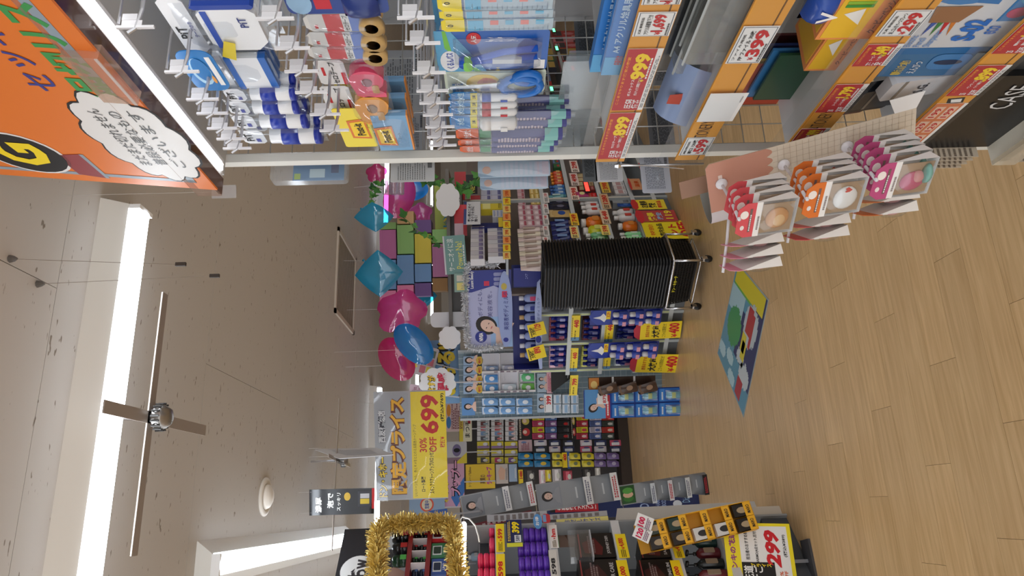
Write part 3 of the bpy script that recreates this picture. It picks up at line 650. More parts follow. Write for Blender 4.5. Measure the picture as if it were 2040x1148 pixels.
def scissors_pack(w, h):
    bl = M((214, 216, 220), .25, .8); hd = M((26, 112, 200), .25)
    def ring(cx, cz, rx, rz): return [(cx + rx * math.cos(2 * math.pi * k / 16), -.01, cz + rz * math.sin(2 * math.pi * k / 16)) for k in range(16)]
    return [('card', MB().prism(rrect(-w / 2, w / 2, 0, h, w * .14), 0, .0015).mesh(M((206, 216, 196), .4)), [
                O(ellipse(-w * .05, h * .62, w * .36, h * .17, 18), M((232, 196, 60)), y=-.0008), O(ellipse(-w * .05, h * .58, w * .22, h * .1, 14), M((206, 90, 50)), y=-.0014), T('よく切れる', 0, h * .6, h * .05, TXT_RED, y=-.0022, w=w * .4),
                R(-w * .42, -w * .05, h * .82, h * .93, M((70, 130, 190)), y=-.0008), T('はさみ', -w * .22, h * .875, h * .06, TXT_WHITE, y=-.0016), O(ellipse(-w * .3, h * .4, w * .1, h * .05, 10), M((60, 150, 70)), y=-.0008)]),
            ('blades', MB().prism([(-w * .08, h * .95), (w * .02, h * .95), (w * .14, h * .42), (-w * .05, h * .42)], -.011, -.009).mesh(bl), []),
            ('handle', MB().tube(ring(-w * .02, h * .24, w * .34, h * .19), .008, 8, True).mesh(hd, True), []), ('handle', MB().tube(ring(w * .3, h * .19, w * .2, h * .12), .007, 8, True).tube([(w * .1, -.01, h * .46), (0, -.01, h * .4)], .01, 8).mesh(hd, True), []),
            ('clear_blister', MB().pillow(w * .95, h * .96, .03, h * .01, 5, y=-.006).mesh(clear(opac=.05, gloss=.25), True), [])]
def marker(colr):
    def fn(w, h):
        return [euro_z(w, h * .4, h * .8, M((34, 130, 200), .4)), T('水性', 0, h * .84, h * .1, M((190, 225, 240))), R(-w * .45, w * .45, h * .6, h * .7, M((226, 208, 50)), y=-.0016), T('2本', 0, h * .65, h * .06, TXT_BLACK, y=-.0024),
                ('marker_pen', MB().lathe([(w * .14, h * .02), (w * .3, h * .06), (w * .3, h * .52), (w * .2, h * .56)], 10, 0, -.004).mesh(M((230, 232, 234), .3), True), [('pen_band', MB().lathe([(w * .31, h * .4), (w * .31, h * .53)], 10, 0, -.004).mesh(M(colr, .35), True), []), ('pen_window', MB().box(-w * .12, w * .12, -w * .33 - .004, -w * .31 - .004, h * .16, h * .26).mesh(M(colr, .35)), [])]),
                ('clear_pouch', MB().pillow(w, h * .98, .022, 0, 4, y=-.003).mesh(CLEAR, True), [])]
    return fn
def pencils(w, h):
    return [euro_z(w, h * .2, h * .89, M((222, 96, 40), .4)), T('かきかた', 0, h * .89, h * .07, TXT_WHITE, w=w * .7), R(-w * .46, w * .46, h * .68, h * .78, M((60, 140, 90)), y=-.0014),
            ('pencil', MB().lathe([(w * .36, h * .04), (w * .36, h * .66), (w * .3, h * .67)], 6, 0, 0).mesh(M((54, 52, 130), .35)), [('label_band', MB().lathe([(w * .38, h * .08), (w * .38, h * .2)], 6).mesh(M((130, 190, 185), .4)), []), fine(-w * .2, w * .2, h * .24, h * .62, 14, M((210, 190, 200)), y=-w * .37, fillr=.7)]),
            ('clear_pouch', MB().pillow(w, h * .98, w * .9, 0, 4).mesh(CLEAR, True), [])]
GW = 'packs on the scissors and pencil row'
for k, (a, b) in enumerate(((-12, 20), (20, 36), (37, 61))):
    hang(ruler, 866 + 4 * k, 1106, a, b, .775, 'clear ruler in a bag with yellow header, %s from the picture edge' % ORD[k], 'ruler_pack', 'ruler', GW, 1)
hang(compass, 868, 1092, 60, 141, .785, 'glossy blue pack holding a drawing compass in a clear bubble', 'compass_pack', 'compass', GW, 2, .065)
hang(scissors_pack, 886, 1086, 138, 186, .785, 'scissors with bright blue handles on a pale green card', 'scissors_pack', 'scissors', GW, 2, .03)
for k, (cl, a, b) in enumerate((((60, 90, 180), 183, 199), ((190, 30, 40), 197, 213), ((190, 30, 40), 211, 228), ((225, 225, 225), 226, 255))):
    hang(marker(cl), 896, 1032, a, b, .77, 'white marker pen pack with blue header, %s after the scissors' % ORD[k], 'marker_pack', 'marker', GW, 2, .024)
for k, (x0, a, b) in enumerate(((900, 222, 236), (904, 238, 252), (906, 254, 276), (910, 276, 289), (914, 289, 301))):
    hang(pencils, x0, 1146 - k * 9, a, b, .80 - .005 * k, 'bagged navy pencil with orange header, %s after the markers' % ORD[k], 'pencil_pack', 'pencil', GW, 2, .035)

# ------------------------------------------------------------------ packs hung on the far side of the wire end, seen from behind
PE = Plane((0, 1.50), 0)
def back_card(colr, rnd_seed, bubble=False):
    def fn(w, h):
        br = MB()
        for k in range(12): br.quad(w * (.1 + .028 * k), w * (.115 + .028 * k), h * .06, h * .16, -.0012)
        p = [('card', MB().prism(rrect(-w / 2, w / 2, 0, h, min(w, h) * .06), 0, .0015).mesh(M(colr, .5)), []), ('barcode', br.mesh(M((40, 40, 44))), []), fine(-w * .42, w * .4, h * .2, h * .85, 12, M([max(0, v - 70) for v in colr]), seed=rnd_seed, fillr=.4)]
        if bubble: p.append(('clear_blister', MB().pillow(w * .9, h * .7, .05, h * .05, 4, y=.02).mesh(CLEAR, True), []))
        return p
    return fn
def clear_back(w, h):
    return [('clear_box', MB().prism(rrect(-w / 2, w / 2, 0, h, .01), -.004, .02).mesh(clear(opac=.16, gloss=.2)), []), ('insert', MB().box(-w * .42, w * .42, .006, .008, h * .05, h * .72).mesh(M((70, 130, 180), .4)), [R(-w * .3, w * .1, h * .3, h * .5, M((200, 225, 235)), y=.005), R(-w * .1, w * .3, h * .12, h * .22, M((30, 60, 120)), y=.005), R(-w * .36, -w * .1, h * .62, h * .7, M((170, 200, 60)), y=.005)])]
def pale_pack(w, h):
    return [('card', MB().prism(rrect(-w / 2, w / 2, 0, h, .008), 0, .0015).mesh(M((176, 200, 222), .4)), [fine(-w * .4, w * .4, h * .1, h * .7, 9, M((200, 205, 225)), seed=4), O(ellipse(-w * .1, h * .88, w * .22, h * .06, 14), M((226, 170, 140)), y=-.001), R(-w * .4, w * .35, h * .02, h * .2, M((214, 196, 214)), y=-.0006)]), ('clear_pouch', MB().pillow(w, h, .02, 0, 4).mesh(clear(opac=.2), True), [])]
EB = [(clear_back, 540, 692, 318, 361, 0, 'clear box of blue and white correction pens beyond the gondola post', 'pen_box', 'pen'),
      (back_card((188, 190, 192), 1), 778, 866, 318, 362, 0, 'light grey card back with barcode hanging beyond the post by the pink balloon', 'hanging_pack', 'pack'),
      (pale_pack, 952, 1096, 318, 352, 0, 'pale blue hanging pack beyond the post, nearer the camera', 'hanging_pack', 'pack'),
      (pale_pack, 956, 1092, 345, 377, .04, 'pale blue hanging pack beyond the post, nearer the ivy', 'hanging_pack', 'pack'),
      (back_card((86, 90, 94), 3), 1158, 1186, 250, 362, 0, 'dark grey card back hanging beyond the end of the top rail', 'hanging_pack', 'pack'),
      (back_card((196, 197, 202), 5), 1186, 1240, 318, 362, 0, 'pale grey card back with barcode under the dark grey card', 'hanging_pack', 'pack'),
      (back_card((188, 192, 204), 6, True), 1276, 1334, 296, 384, 0, 'frosted hanging sleeve beyond the end of the second shelf', 'hanging_pack', 'pack'),
      (back_card((176, 178, 182), 7), 752, 842, 100, 222, 0, 'grey card back seen through the wire behind the sticky notes', 'hanging_pack', 'pack'),
      (back_card((168, 170, 176), 8), 790, 846, 225, 300, 0, 'small grey card back seen through the wire beside the tape row', 'hanging_pack', 'pack'),
      (back_card((182, 184, 188), 9), 700, 760, 60, 140, 0, 'grey card back seen through the wire above the tape dispensers', 'hanging_pack', 'pack'),
      (back_card((92, 100, 112), 10), 1030, 1092, 190, 300, .0, 'slate grey card back seen through the wire behind the markers', 'hanging_pack', 'pack'),
      (back_card((78, 84, 92), 11), 1146, 1190, 20, 140, 0, 'dark slate card back seen through the wire above the blue boxes', 'hanging_pack', 'pack'),
      (back_card((82, 86, 92), 12), 1152, 1186, 140, 250, 0, 'dark card back seen through the wire above the 899 card', 'hanging_pack', 'pack'),
      (back_card((150, 152, 156), 13), 1290, 1352, 60, 170, 0, 'grey card back behind the wire under the top rail', 'hanging_pack', 'pack'),
      (back_card((120, 122, 128), 14), 1290, 1340, 180, 300, 0, 'dim grey card back behind the wire by the end of the top rail', 'hanging_pack', 'pack'),
      (back_card((104, 106, 112), 15), 1480, 1560, 100, 200, 0, 'dark grey hanging case behind the wire under the second rail', 'hanging_pack', 'pack')]
for fn, x0, x1, y0, y1, dp, lb_, nm, ct in EB:
    P = Plane((0, 1.50 + dp), 0); u, z, w, h = P.fit(x0, x1, y0, y1)
    spawn(nm, fn(w, h), P.mat(u, z), lb_, ct, 'packs on the wire end')
# ================================================================== things on the near gondola's shelves
def box_on(x0, x1, y0, y1, X, depth, colr, label, name, cat, panels=(), texts=(), group=None, extra=None, yaw=0, z=None, rough=.4):
    P = PA(X); u, zb, w, h = P.fit(x0, x1, y0, y1)
    if z is not None: h = zb + h - z; zb = z
    parts = [('carton', MB().box(-w / 2, w / 2, 0, depth, 0, h).mesh(M(colr, rough)), [])]
    for a0, a1, b0, b1, c in panels: parts.append(R(w * a0, w * a1, h * b0, h * b1, M(c, .4)))
    for t in texts: parts.append(T(t[0], w * t[1], h * t[2], h * t[3], M(t[4], .5), w=(w * t[5] if len(t) > 5 else None), y=-.0018, bold=t[6] if len(t) > 6 else .02))
    if extra: parts += extra(w, h, depth)
    return spawn(name, parts, P.mat(u, zb, 0, 0, 0, yaw), label, cat, group)
# top shelf: two flat blue boxes and clear sheets
S1, S2, S3, S4 = 1.297, 1.125, .899, .672
for k, (X, x0, y1) in enumerate(((.735, 1222, 148), (.775, 1196, 142))):
    box_on(x0, x0 + 70, -60, y1, X, .022, (38, 126, 206), 'flat bright blue paper box, %s one on the top shelf' % ('front' if k == 0 else 'rear'), 'paper_box', 'box',
           [(-.5, -.3, 0, 1, (96, 176, 226))], [('A4 アクリル絵具用紙', .05, .68, .3, (190, 220, 240), .6), ('名前付け', -.33, .5, .3, (210, 50, 50), .1)], 'blue boxes on the top shelf', z=S1)
def sheet_stack(X, y0, y1, z, h, n, label, colr=(205, 212, 216), op=.25):
    P = PA(X); u0 = P.sz(1300, y1)[0]; u1 = P.sz(1300, y0)[0]; w = abs(u1 - u0)
    parts = [('clear_sheet', MB().box(-w / 2, w / 2, .012 * k, .012 * k + .001, 0, h * (1 - .06 * k)).mesh(clear(colr, op, .25)), []) for k in range(n)]
    spawn('clear_file', parts, P.mat((u0 + u1) / 2, z), label, 'file', 'clear files on the shelves')
sheet_stack(.83, 120, 300, S1, .10, 3, 'upright clear plastic files behind the blue boxes on the top shelf')
sheet_stack(.86, -20, 140, S2, .13, 4, 'upright smoky plastic files at the back of the second shelf', (120, 124, 128), .5)
# second shelf: clear cases and a pale blue folder
P = PA(.74)
for k, (x0, x1, y0, y1, dX) in enumerate(((1395, 1452, -40, 128, 0), (1382, 1440, -60, 146, .05))):
    u, zb, w, h = PA(.735 + dX).fit(x0, x1, y0, y1); h = zb + h - S2
    e = MB()
    for a in (0, 1): e.tube([(-w / 2, 0, a * h), (w / 2, 0, a * h)], .0025, 4); e.tube([(-w / 2, .04, a * h), (w / 2, .04, a * h)], .0025, 4)
    spawn('clear_case', [('case', MB().box(-w / 2, w / 2, 0, .04, 0, h, .008).mesh(clear((215, 222, 222), .22, .3)), []), ('case_edge', e.mesh(M((200, 206, 206), .2)), []), ('paper', MB().box(-w * .46, w * .46, .018, .02, .004, h * .9).mesh(M((96, 100, 98), .6)), [])],
          PA(.735 + dX).mat(u, S2), 'clear plastic document case, %s one on the second shelf' % ('front' if k == 0 else 'rear'), 'case', 'clear cases on the second shelf')
u, zb, w, h = PA(.79).fit(1325, 1405, 128, 236)
cv = MB(); n = 8
for j in range(n + 1):
    for i in (0, 1):
        t = j / n; cv.v.append((-w / 2 + w * i + .01 * math.sin(t * 3), -.02 + .05 * t * t, S2 - S2 + (h + zb - S2) * math.sin(t * 1.5)))
cv.f = [(2 * j, 2 * j + 1, 2 * j + 3, 2 * j + 2) for j in range(n)]
spawn('bent_folder', [('cover', cv.mesh(M((150, 172, 214), .35), True), []), O([(-w * .1, .03), (w * .1, .035), (w * .08, .06), (-w * .08, .06)], M((205, 80, 60)), y=-.014)], PA(.79).mat(u, S2), 'pale blue plastic folder bending over on the second shelf', 'folder')
# third shelf
for k, (x0, x1, y0, y1, X) in enumerate(((1660, 1726, -30, 78, .735), (1640, 1700, 30, 140, .76))):
    def ex(w, h, d):
        return [O([(-w * .2, h * .45), (w * .1, h * .5), (w * .0, h * .8)], M((240, 240, 235)), y=-.0016)] + [R(w * (.12 + .06 * q), w * (.17 + .06 * q), h * .4, h * .86, M(c, .4), y=-.0016) for q, c in enumerate(((60, 150, 60), (140, 190, 60), (230, 200, 50), (220, 110, 40), (190, 50, 40)))] + [('top_print', MB().box(-w * .42, w * .42, .006, d - .006, h, h + .0006).mesh(M((236, 190, 60), .4)), [])]
    box_on(x0, x1, y0, y1, X, .10, (236, 150, 84), 'orange box of colouring pencils, %s on the third shelf' % ('near the picture edge' if k == 0 else 'farther from the picture edge'), 'pencil_box', 'box',
           [(-.46, .46, .3, .94, (240, 192, 50))], [('クーピーペンシル', -.02, .14, .14, (120, 60, 20), .7)], 'orange pencil boxes', ex, z=S3)
for k, (c, y0, y1, X, hh) in enumerate((((36, 84, 60), 110, 196, .82, .08), ((60, 130, 190), 100, 190, .835, .09), ((190, 70, 44), 130, 205, .85, .1), ((206, 180, 60), 120, 190, .865, .11), ((40, 60, 120), 90, 180, .88, .12), ((90, 40, 40), 70, 170, .895, .12))):
    u0 = PA(X).sz(1600, y1)[0]; u1 = PA(X).sz(1600, y0)[0]
    spawn('plastic_folder', [('cover', MB().box(-abs(u1 - u0) / 2, abs(u1 - u0) / 2, 0, .006, 0, hh).mesh(M(c, .3)), []), ('spine', MB().box(-abs(u1 - u0) / 2 - .003, -abs(u1 - u0) / 2, 0, .006, 0, hh).mesh(M([v * .7 for v in c], .3)), [])],
          PA(X).mat((u0 + u1) / 2, S3), '%s plastic folder standing behind the orange pencil boxes' % ('green', 'sky blue', 'orange red', 'yellow', 'dark blue', 'maroon')[k], 'folder', 'coloured folders on the third shelf')
u, zb, w, h = PA(.90).fit(1520, 1590, 78, 172)
spawn('silver_bag', [('foil_bag', MB().pillow(w, h + zb - S3, .05, 0, 7).mesh(M((200, 200, 200), .15, .9), True), []), ('bag_seal', MB().box(-w * .48, w * .48, -.002, .002, h + zb - S3 - .004, h + zb - S3 + .012).mesh(M((210, 210, 210), .25, .8)), [])], PA(.90).mat(u, S3), 'crinkled silver foil bag at the back of the third shelf', 'bag')
u, zb, w, h = PA(.75).fit(1690, 1752, -30, 34)
spawn('blue_bag', [('bag', MB().pillow(w, .05, .06, 0, 6).mesh(M((40, 80, 170), .25), True), []), T('V', 0, .02, .03, TXT_WHITE, y=-.03)], PA(.75).mat(u, .99), 'shiny blue bag lying on the orange pencil boxes', 'bag')
# fourth shelf: pencil sharpener boxes and dark pen cases
def sharp(w, h, d):
    return [O(ellipse(w * .3, h * .62, w * .2, h * .3, 20), M((70, 130, 190)), y=-.0014), O([(w * .1, h * .32), (w * .46, h * .34), (w * .5, h * .5), (w * .12, h * .5)], M((60, 120, 182)), y=-.0016), O(ellipse(w * .27, h * .66, w * .1, h * .14, 14), M((40, 60, 90)), y=-.002), O(ellipse(w * .27, h * .66, w * .05, h * .07, 10), M((20, 22, 26)), y=-.0024),
            O([(-w * .1, h * .5), (w * .08, h * .42), (w * .08, h * .78), (-w * .1, h * .74)], M((150, 108, 76)), y=-.0016)] + [O([(-w * .1, h * (.52 + .05 * q)), (-w * .26, h * (.5 + .07 * q)), (-w * .1, h * (.56 + .05 * q))], M(c), y=-.0018) for q, c in enumerate(((200, 120, 50), (190, 40, 50), (60, 130, 70), (60, 90, 170)))] + [
            O(ellipse(w * (.0 + .16 * q), h * .1, w * .06, h * .08, 12), M(c), y=-.0018) for q, c in enumerate(((200, 70, 110), (70, 150, 190), (196, 140, 80), (90, 160, 80)))]
box_on(1806, 1996, -70, 106, .735, .15, (206, 210, 216), 'large white and blue electric pencil sharpener box on the fourth shelf', 'sharpener_box', 'box',
       [(-.5, -.42, 0, 1, (40, 110, 170)), (-.5, .5, .9, 1, (36, 90, 140)), (-.1, .5, 0, .2, (60, 130, 190))], [('S-02', -.2, .34, .2, (40, 110, 196), .26, .05), ('Electric\nPencil\nSharpener', -.3, .66, .24, (110, 150, 205), .2), ('eco', -.2, .16, .1, (40, 110, 196), .1), ('かどまる電動\nえんぴつ削り', .02, .92, .1, (60, 60, 110), .2)], extra=sharp, z=S4)
def sharp2(w, h, d): return [O(rrect(-w * .2, w * .42, h * .1, h * .55, h * .1), M((70, 132, 192)), y=-.0014), O(ellipse(w * .1, h * .34, w * .1, h * .16, 14), M((36, 56, 90)), y=-.002), ('box_flap', MB().box(w * .5, w * .5 + .002, 0, .12, 0, h).mesh(M((150, 186, 206))), [])]
box_on(1768, 1902, 104, 151, .735, .12, (60, 116, 166), 'smaller blue pencil sharpener box beside the large sharpener box', 'sharpener_box', 'box', [(-.5, .5, 0, .1, (180, 200, 212))], [('電動えんぴつ削り', -.1, .82, .12, (226, 200, 70), .6), ('えんぴつ', -.1, .66, .1, (210, 220, 230), .5)], extra=sharp2, z=S4)
for k, (y0, y1, X, c, tx) in enumerate(((150, 186, .74, (214, 216, 222), 'S.G.'), (168, 204, .78, (60, 64, 72), 'QUO'), (176, 214, .82, (36, 30, 32), ''), (188, 222, .86, (84, 44, 46), ''))):
    u, zb, w, h = PA(X).fit(1720, 1850, y0, y1)
    spawn('pen_case', [('case', MB().box(-w / 2, w / 2, 0, .022, 0, .13, .006).mesh(M(c, .3)), []), ('zip_band', MB().box(-w * .5, w * .5, -.0008, 0, .1, .106).mesh(M((150, 150, 150), .3, .5)), []), T(tx, 0, .06, .02, M((70, 74, 84)), w=w * .5) if tx else None],
          PA(X).mat(u, S4, 0, 0, 8), '%s pen case standing on the fourth shelf' % ('silver grey', 'slate', 'black', 'dark maroon')[k], 'pen case', 'pen cases on the fourth shelf')
# lowest shelf: black boxes
def cs(w, h, d): return [('window', MB().box(-w * .2, w * .18, .02, d * .6, h, h + .0008).mesh(M((70, 72, 74), .15)), []), ('white_corner', MB().box(-w * .5 - .0008, -w * .5, .02, .06, h * .3, h * .8).mesh(WHITE), [])]
box_on(1905, 2060, 152, 292, .745, .2, (22, 23, 25), 'black box lettered CASE on the lowest shelf', 'storage_case_box', 'box', [], [('CASE', .24, .55, .26, (210, 210, 210), .3, .0)], extra=cs, z=.42, rough=.3)
box_on(1880, 2060, 60, 150, .76, .22, (34, 34, 36), 'black open topped case beside the box lettered CASE', 'storage_case', 'case', [(-.4, .4, .2, .7, (56, 58, 60))], z=.42, rough=.3)
# price sheets stacked and hanging past the end of the lowest shelf
for k in range(4):
    u, zb, w, h = Plane((0, 1.42), 0).fit(1832, 1936, 300 + k * 2, 322 - k)
    spawn('price_sheet', [('sheet', MB().box(-w / 2, w / 2, 0, .0006, 0, h).mesh(M((206, 192, 172), .6)), []), fine(-w * .44, w * .44, h * .08, h * .9, 8, M((120, 108, 96)), seed=k, fillr=.45)], Plane((0, 1.40 + .012 * k), 0).mat(u - .004 * k, zb + .006 * k, 0, 0, 0, 0), 'small print price sheet by the gondola post, %s of the bundle' % ORD[k], 'price sheet', 'price sheets by the post')
u, zb, w, h = Plane((0, 1.40), 0).fit(1986, 2046, 304, 323)
spawn('price_sheet', [('sheet', MB().box(-w / 2, w / 2, 0, .0006, 0, h).mesh(M((206, 192, 172), .6)), []), fine(-w * .44, w * .44, h * .08, h * .9, 6, M((120, 108, 96)), seed=9, fillr=.45)], Plane((0, 1.40), 0).mat(u, zb), 'single price sheet nearest the floor below the gondola post', 'price sheet')

# ================================================================== sticker display hanging on the rail
PS = Plane((.635, 1.225), -54)
u0, zt = PS.sz(1404, 330); roll = -16
base_m = PS.mat(u0, zt, 0, roll)
W_, H_ = .112, .40
def scallop(z, x0, x1, n=6, a=.012):
    o = []
    for k in range(n):
        for q in range(6):
            t = (k + q / 6) / n; o.append((x0 + (x1 - x0) * t, z - a * abs(math.sin(math.pi * (q / 6)))))
    return o + [(x1, z)]
PINKC, BEIGEC = M((196, 142, 122), .5), M((214, 202, 184), .5)
front = MB().prism([(-W_, -.0), (-.008, 0), (0, -.008), (0, -H_), (-W_, -H_)], 0, .0015)
grid = MB()
for k in range(22): grid.quad(-W_ + .002, -.002, -.14 - k * .012, -.1395 - k * .012, -.001)
for k in range(9): grid.quad(-W_ + .006 + k * .012, -W_ + .0065 + k * .012, -H_ + .004, -.13, -.001)
curl, curl_in = MB(), MB()
nq = 10
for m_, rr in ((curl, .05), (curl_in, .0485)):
    for j in range(2):
        for i in range(nq + 1):
            a = math.pi * i / nq * .95; m_.v.append((-W_ - rr * math.sin(a), .05 - rr * math.cos(a), -H_ * j * .8))
    m_.f = [(i, i + nq + 1, i + nq + 2, i + 1) for i in range(nq)]
tabm = MB().prism([(-W_ * 1.1, -.05), (-W_ * .72, -.05), (-W_ * .72, .04), (-W_ * 1.1, .04)], .097, .0985)
parts = [('front_panel', front.mesh(BEIGEC), [('pink_header', MB().prism([(-W_, 0), (-.008, 0), (0, -.008)] + scallop(-.118, 0, -W_), -.001, 0).mesh(PINKC), []), ('grid_print', grid.mesh(M((176, 160, 142))), []), ('header_print', MB().box(-.05, -.03, -.0018, -.001, -.03, -.022).mesh(M((226, 206, 196))), [])]),
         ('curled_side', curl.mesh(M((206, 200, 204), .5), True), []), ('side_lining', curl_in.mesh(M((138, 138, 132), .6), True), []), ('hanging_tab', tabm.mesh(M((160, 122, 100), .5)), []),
         ('foot_flap', MB().prism([(0, -H_), (.03, -H_ - .015), (.03, -H_ + .05), (0, -H_ + .04)], .0, .0012).mesh(WHITE), [])]
PEGS = [((1437, 366), 'upper'), ((1561, 328), 'middle'), ((1687, 292), 'lower')]
peg_m = MB().tube([(0, .001, 0), (0, -.05, .002), (0, -.095, .008), (0, -.1, .012)], .0032, 8).lathe([(.012, 0), (.011, .003), (.004, .008)], 12).mesh(M((232, 232, 238), .35), True)
def pegobj(mt):
    mb = MB().tube([(0, .001, 0), (0, -.07, .001), (0, -.14, .006)], .0032, 8); st = len(mb.v)
    mb.lathe([(.012, 0), (.0115, .003), (.004, .009)], 14); mb.move(Matrix.Rotation(math.pi / 2, 4, 'X'), st)
    return mb.mesh(M((232, 232, 238), .35), True)
disp = spawn('sticker_display', parts, base_m, 'beige and pink cardboard hanging display with white pegs for sticker packs', 'display')
pm_ = pegobj(None)
def add_peg(mw):
    o = link('peg', pm_, disp); o.matrix_parent_inverse = base_m.inverted(); o.matrix_basis = mw
def sticker(head, kind):
    hd = {'a': (216, 84, 92), 'b': (222, 118, 50), 'c': (190, 80, 130), 'd': (232, 150, 176)}[head]
    w, h = .076, .112
    edge = MB().add([(-w / 2, 0, 0), (w / 2, 0, 0), (w / 2, 0, h * .78), (-w / 2, 0, h * .78), (-w / 2, .022, .006), (w / 2, .022, .006)], [(0, 1, 5, 4), (0, 4, 3), (1, 2, 5), (4, 5, 2, 3)])
    p = [('header_card', MB().prism([(-w / 2, h * .7), (w / 2, h * .7), (w / 2, h * .86), (w * .34, h), (-w * .34, h), (-w / 2, h * .86)], -.0008, .0004).mesh(M(hd, .4)), [R(-w * .34, w * .34, h * .76, h * .8, M((120, 96, 92)), y=-.0014), fine(-w * .3, w * .3, h * .765, h * .795, 1, WHITE, y=-.002), O(ellipse(w * .18, h * .89, w * .12, h * .07, 12), M((244, 236, 230)), y=-.0014), O(ellipse(-w * .2, h * .9, w * .07, h * .035, 10), M((236, 226, 222)), y=-.0014)]),
         ('pack_body', edge.mesh(M((238, 236, 234), .4)), []), ('window_card', MB().box(-w * .42, w * .42, -.0006, 0, h * .06, h * .6).mesh(M((168, 140, 110), .5)), []), ('frame_band', MB().box(-w * .5, w * .5, -.0008, 0, h * .6, h * .7).mesh(M((240, 238, 236), .4)), [fine(-w * .3, w * .2, h * .62, h * .67, 1, M((150, 140, 140)), y=-.0014)])]
    q = {'a': [(0, .33, .3, .2, (206, 150, 96)), (-.02, .32, .22, .13, (226, 186, 136))], 'b': [(0, .33, .32, .2, (236, 236, 234))], 'c': [(-.06, .36, .26, .2, (196, 84, 120)), (.06, .3, .16, .11, (214, 150, 150)), (.12, .16, .26, .08, (120, 170, 160))], 'd': [(0, .33, .26, .16, (226, 170, 170))]}[kind]
    for i, (cx, cz, rx, rz, c) in enumerate(q):
        mb = MB(); st = 0
        mb.lathe([(1.0, 0), (.96, .35), (.7, .75), (.3, .97), (.05, 1)], 16); mb.move(Matrix.Translation((cx * w, -.001, cz * h)) @ Matrix.Rotation(math.pi / 2, 4, 'X') @ Matrix.Diagonal((rx * w, rz * h, .009 + .003 * i, 1)))
        p.append(('puffy_sticker', mb.mesh(M(c, .2), True), []))
    if kind == 'b':
        p.append(O([(w * .26, h * .27), (w * .34, h * .34), (w * .3, h * .39), (w * .26, h * .36), (w * .22, h * .39), (w * .18, h * .34)], M((206, 60, 50)), y=-.008, name='red_heart'))
    p.append(('clear_window', MB().pillow(w * .86, h * .56, .026, h * .05, 4, y=-.002).mesh(clear(opac=.03, gloss=.25), True), []))
    return p
SG = 'sticker packs on the cardboard display'
for k, (pxy, nm) in enumerate(PEGS):
    u, z = PS.sz(*pxy, .002); mw = PS.mat(u, z, .002); add_peg(mw)
    proto = sticker('abc'[k], 'abc'[k]); n = (4, 4, 5)[k]
    for q in range(n):
        off = .128 - q * .024
        spawn('sticker_pack', proto, PS.mat(u + .002 * (q % 2), z - .104, off, -4 + q, 4, (q % 3 - 1) * 4), '%s sticker pack on the %s peg, %s counted from the front' % (('red and tan', 'orange and white', 'magenta and pink')[k], nm, ORD[q]), 'stickers', SG)
# pegs and packs on the curled side, facing the far aisle
for k in range(3):
    mw = base_m @ Matrix.Translation((-W_ - .042, .03, -.04 - .135 * k))
    pos = mw.translation; P2 = Plane((pos.x, pos.y), -122)
    add_peg(P2.mat(0, pos.z, (-.02, -.05, -.065)[k]))
    proto = sticker('dab'[k], 'd')
    for q in range(3 if k == 0 else 2):
        spawn('sticker_pack', proto, P2.mat(0, pos.z - .104, (.10, .07, .055)[k] - .024 * q, 5, 4, 3 * q), 'sticker pack turned away on the %s side peg, %s counted from its tip' % (('upper', 'middle', 'lower')[k], ORD[q]), 'stickers', SG)
# support wire of the display from the rail
a = PS.at(u0 - W_ * .5, zt + .01, -.097); b = Vector((GX, 1.372, 1.26))
spawn('support_wire', [('wire', MB().tube([b, (a + b) / 2 + Vector((0, 0, -.01)), a], .0014, 5).mesh(CHROME), [])], ID, 'thin wire tying the sticker display to the rail end', 'wire')
spawn('chrome_rod', [('rod', MB().tube([(GX - .004, 1.372, 1.27), (GX - .004, 1.372, 1.08)], .0022, 6).mesh(CHROME), []), ('rod_knob', MB().lathe([(.004, 1.262), (.006, 1.268), (.004, 1.276)], 8, GX - .004, 1.372).mesh(CHROME), [])], ID, 'thin chrome rod joining the ends of the top two rails', 'rod')

# ================================================================== orange sign over the near gondola
PO = PA(.652)
sw, shh, tl = 1.05, .45, -6
ub, zb_ = PO.sz(433, 379)
m_sign = PO.mat(ub, zb_, 0, 0, tl)
def so(x, y):      # picture point -> sign coordinates
    r = ray(x, y); inv = m_sign.inverted(); o_ = inv @ EYE; d_ = inv.to_3x3() @ r; t = -o_.y / d_.y; p = o_ + d_ * t; return p.x, p.z
OR_, GR_, SGREEN, SBLUE = M((236, 126, 44), .4), M((150, 166, 180), .4), M((62, 158, 84), .4), M((56, 66, 150), .4)
parts = [('panel', MB().box(0, sw, 0, .004, 0, shh).mesh(OR_), []), R(.03, .042, .03, shh, GR_), R(.03, sw, .03, .046, GR_)]
def cloud(cx, cz, rx, rz, n=9):
    o_ = []
    for k in range(n):
        a0 = 2 * math.pi * k / n
        for q in range(5):
            a = a0 + 2 * math.pi / n * q / 5; b = 1 + .13 * math.sin(math.pi * q / 5); o_.append((cx + rx * b * math.cos(a), cz + rz * b * math.sin(a)))
    return o_
cx, cz = so(280, 280)
for rx, rz, mm, yy in ((.145, .083, TXT_BLACK, -.001), (.141, .079, WHITE, -.0016)): parts.append(O(cloud(cx, cz, rx, rz, 11), mm, y=yy, name='speech_bubble'))
for s_, dz in (('まだまだ切れません', .032), ('普段必要なもの', 0), ('ございます', -.034)): parts.append(T(s_, cx + .005, cz + dz, .024, M((70, 74, 76)), w=.19 if dz == 0 else .2, y=-.0026, bold=0))
cx, cz = so(132, 120); parts += [T('8品切リスト', cx + .03, cz, .062, SGREEN, w=.30, bold=.04)]
cx, cz = so(35, 120); parts += [T('セッキー', cx + .03, cz, .05, SBLUE, w=.22, bold=.01)]
cx, cz = so(45, 305)
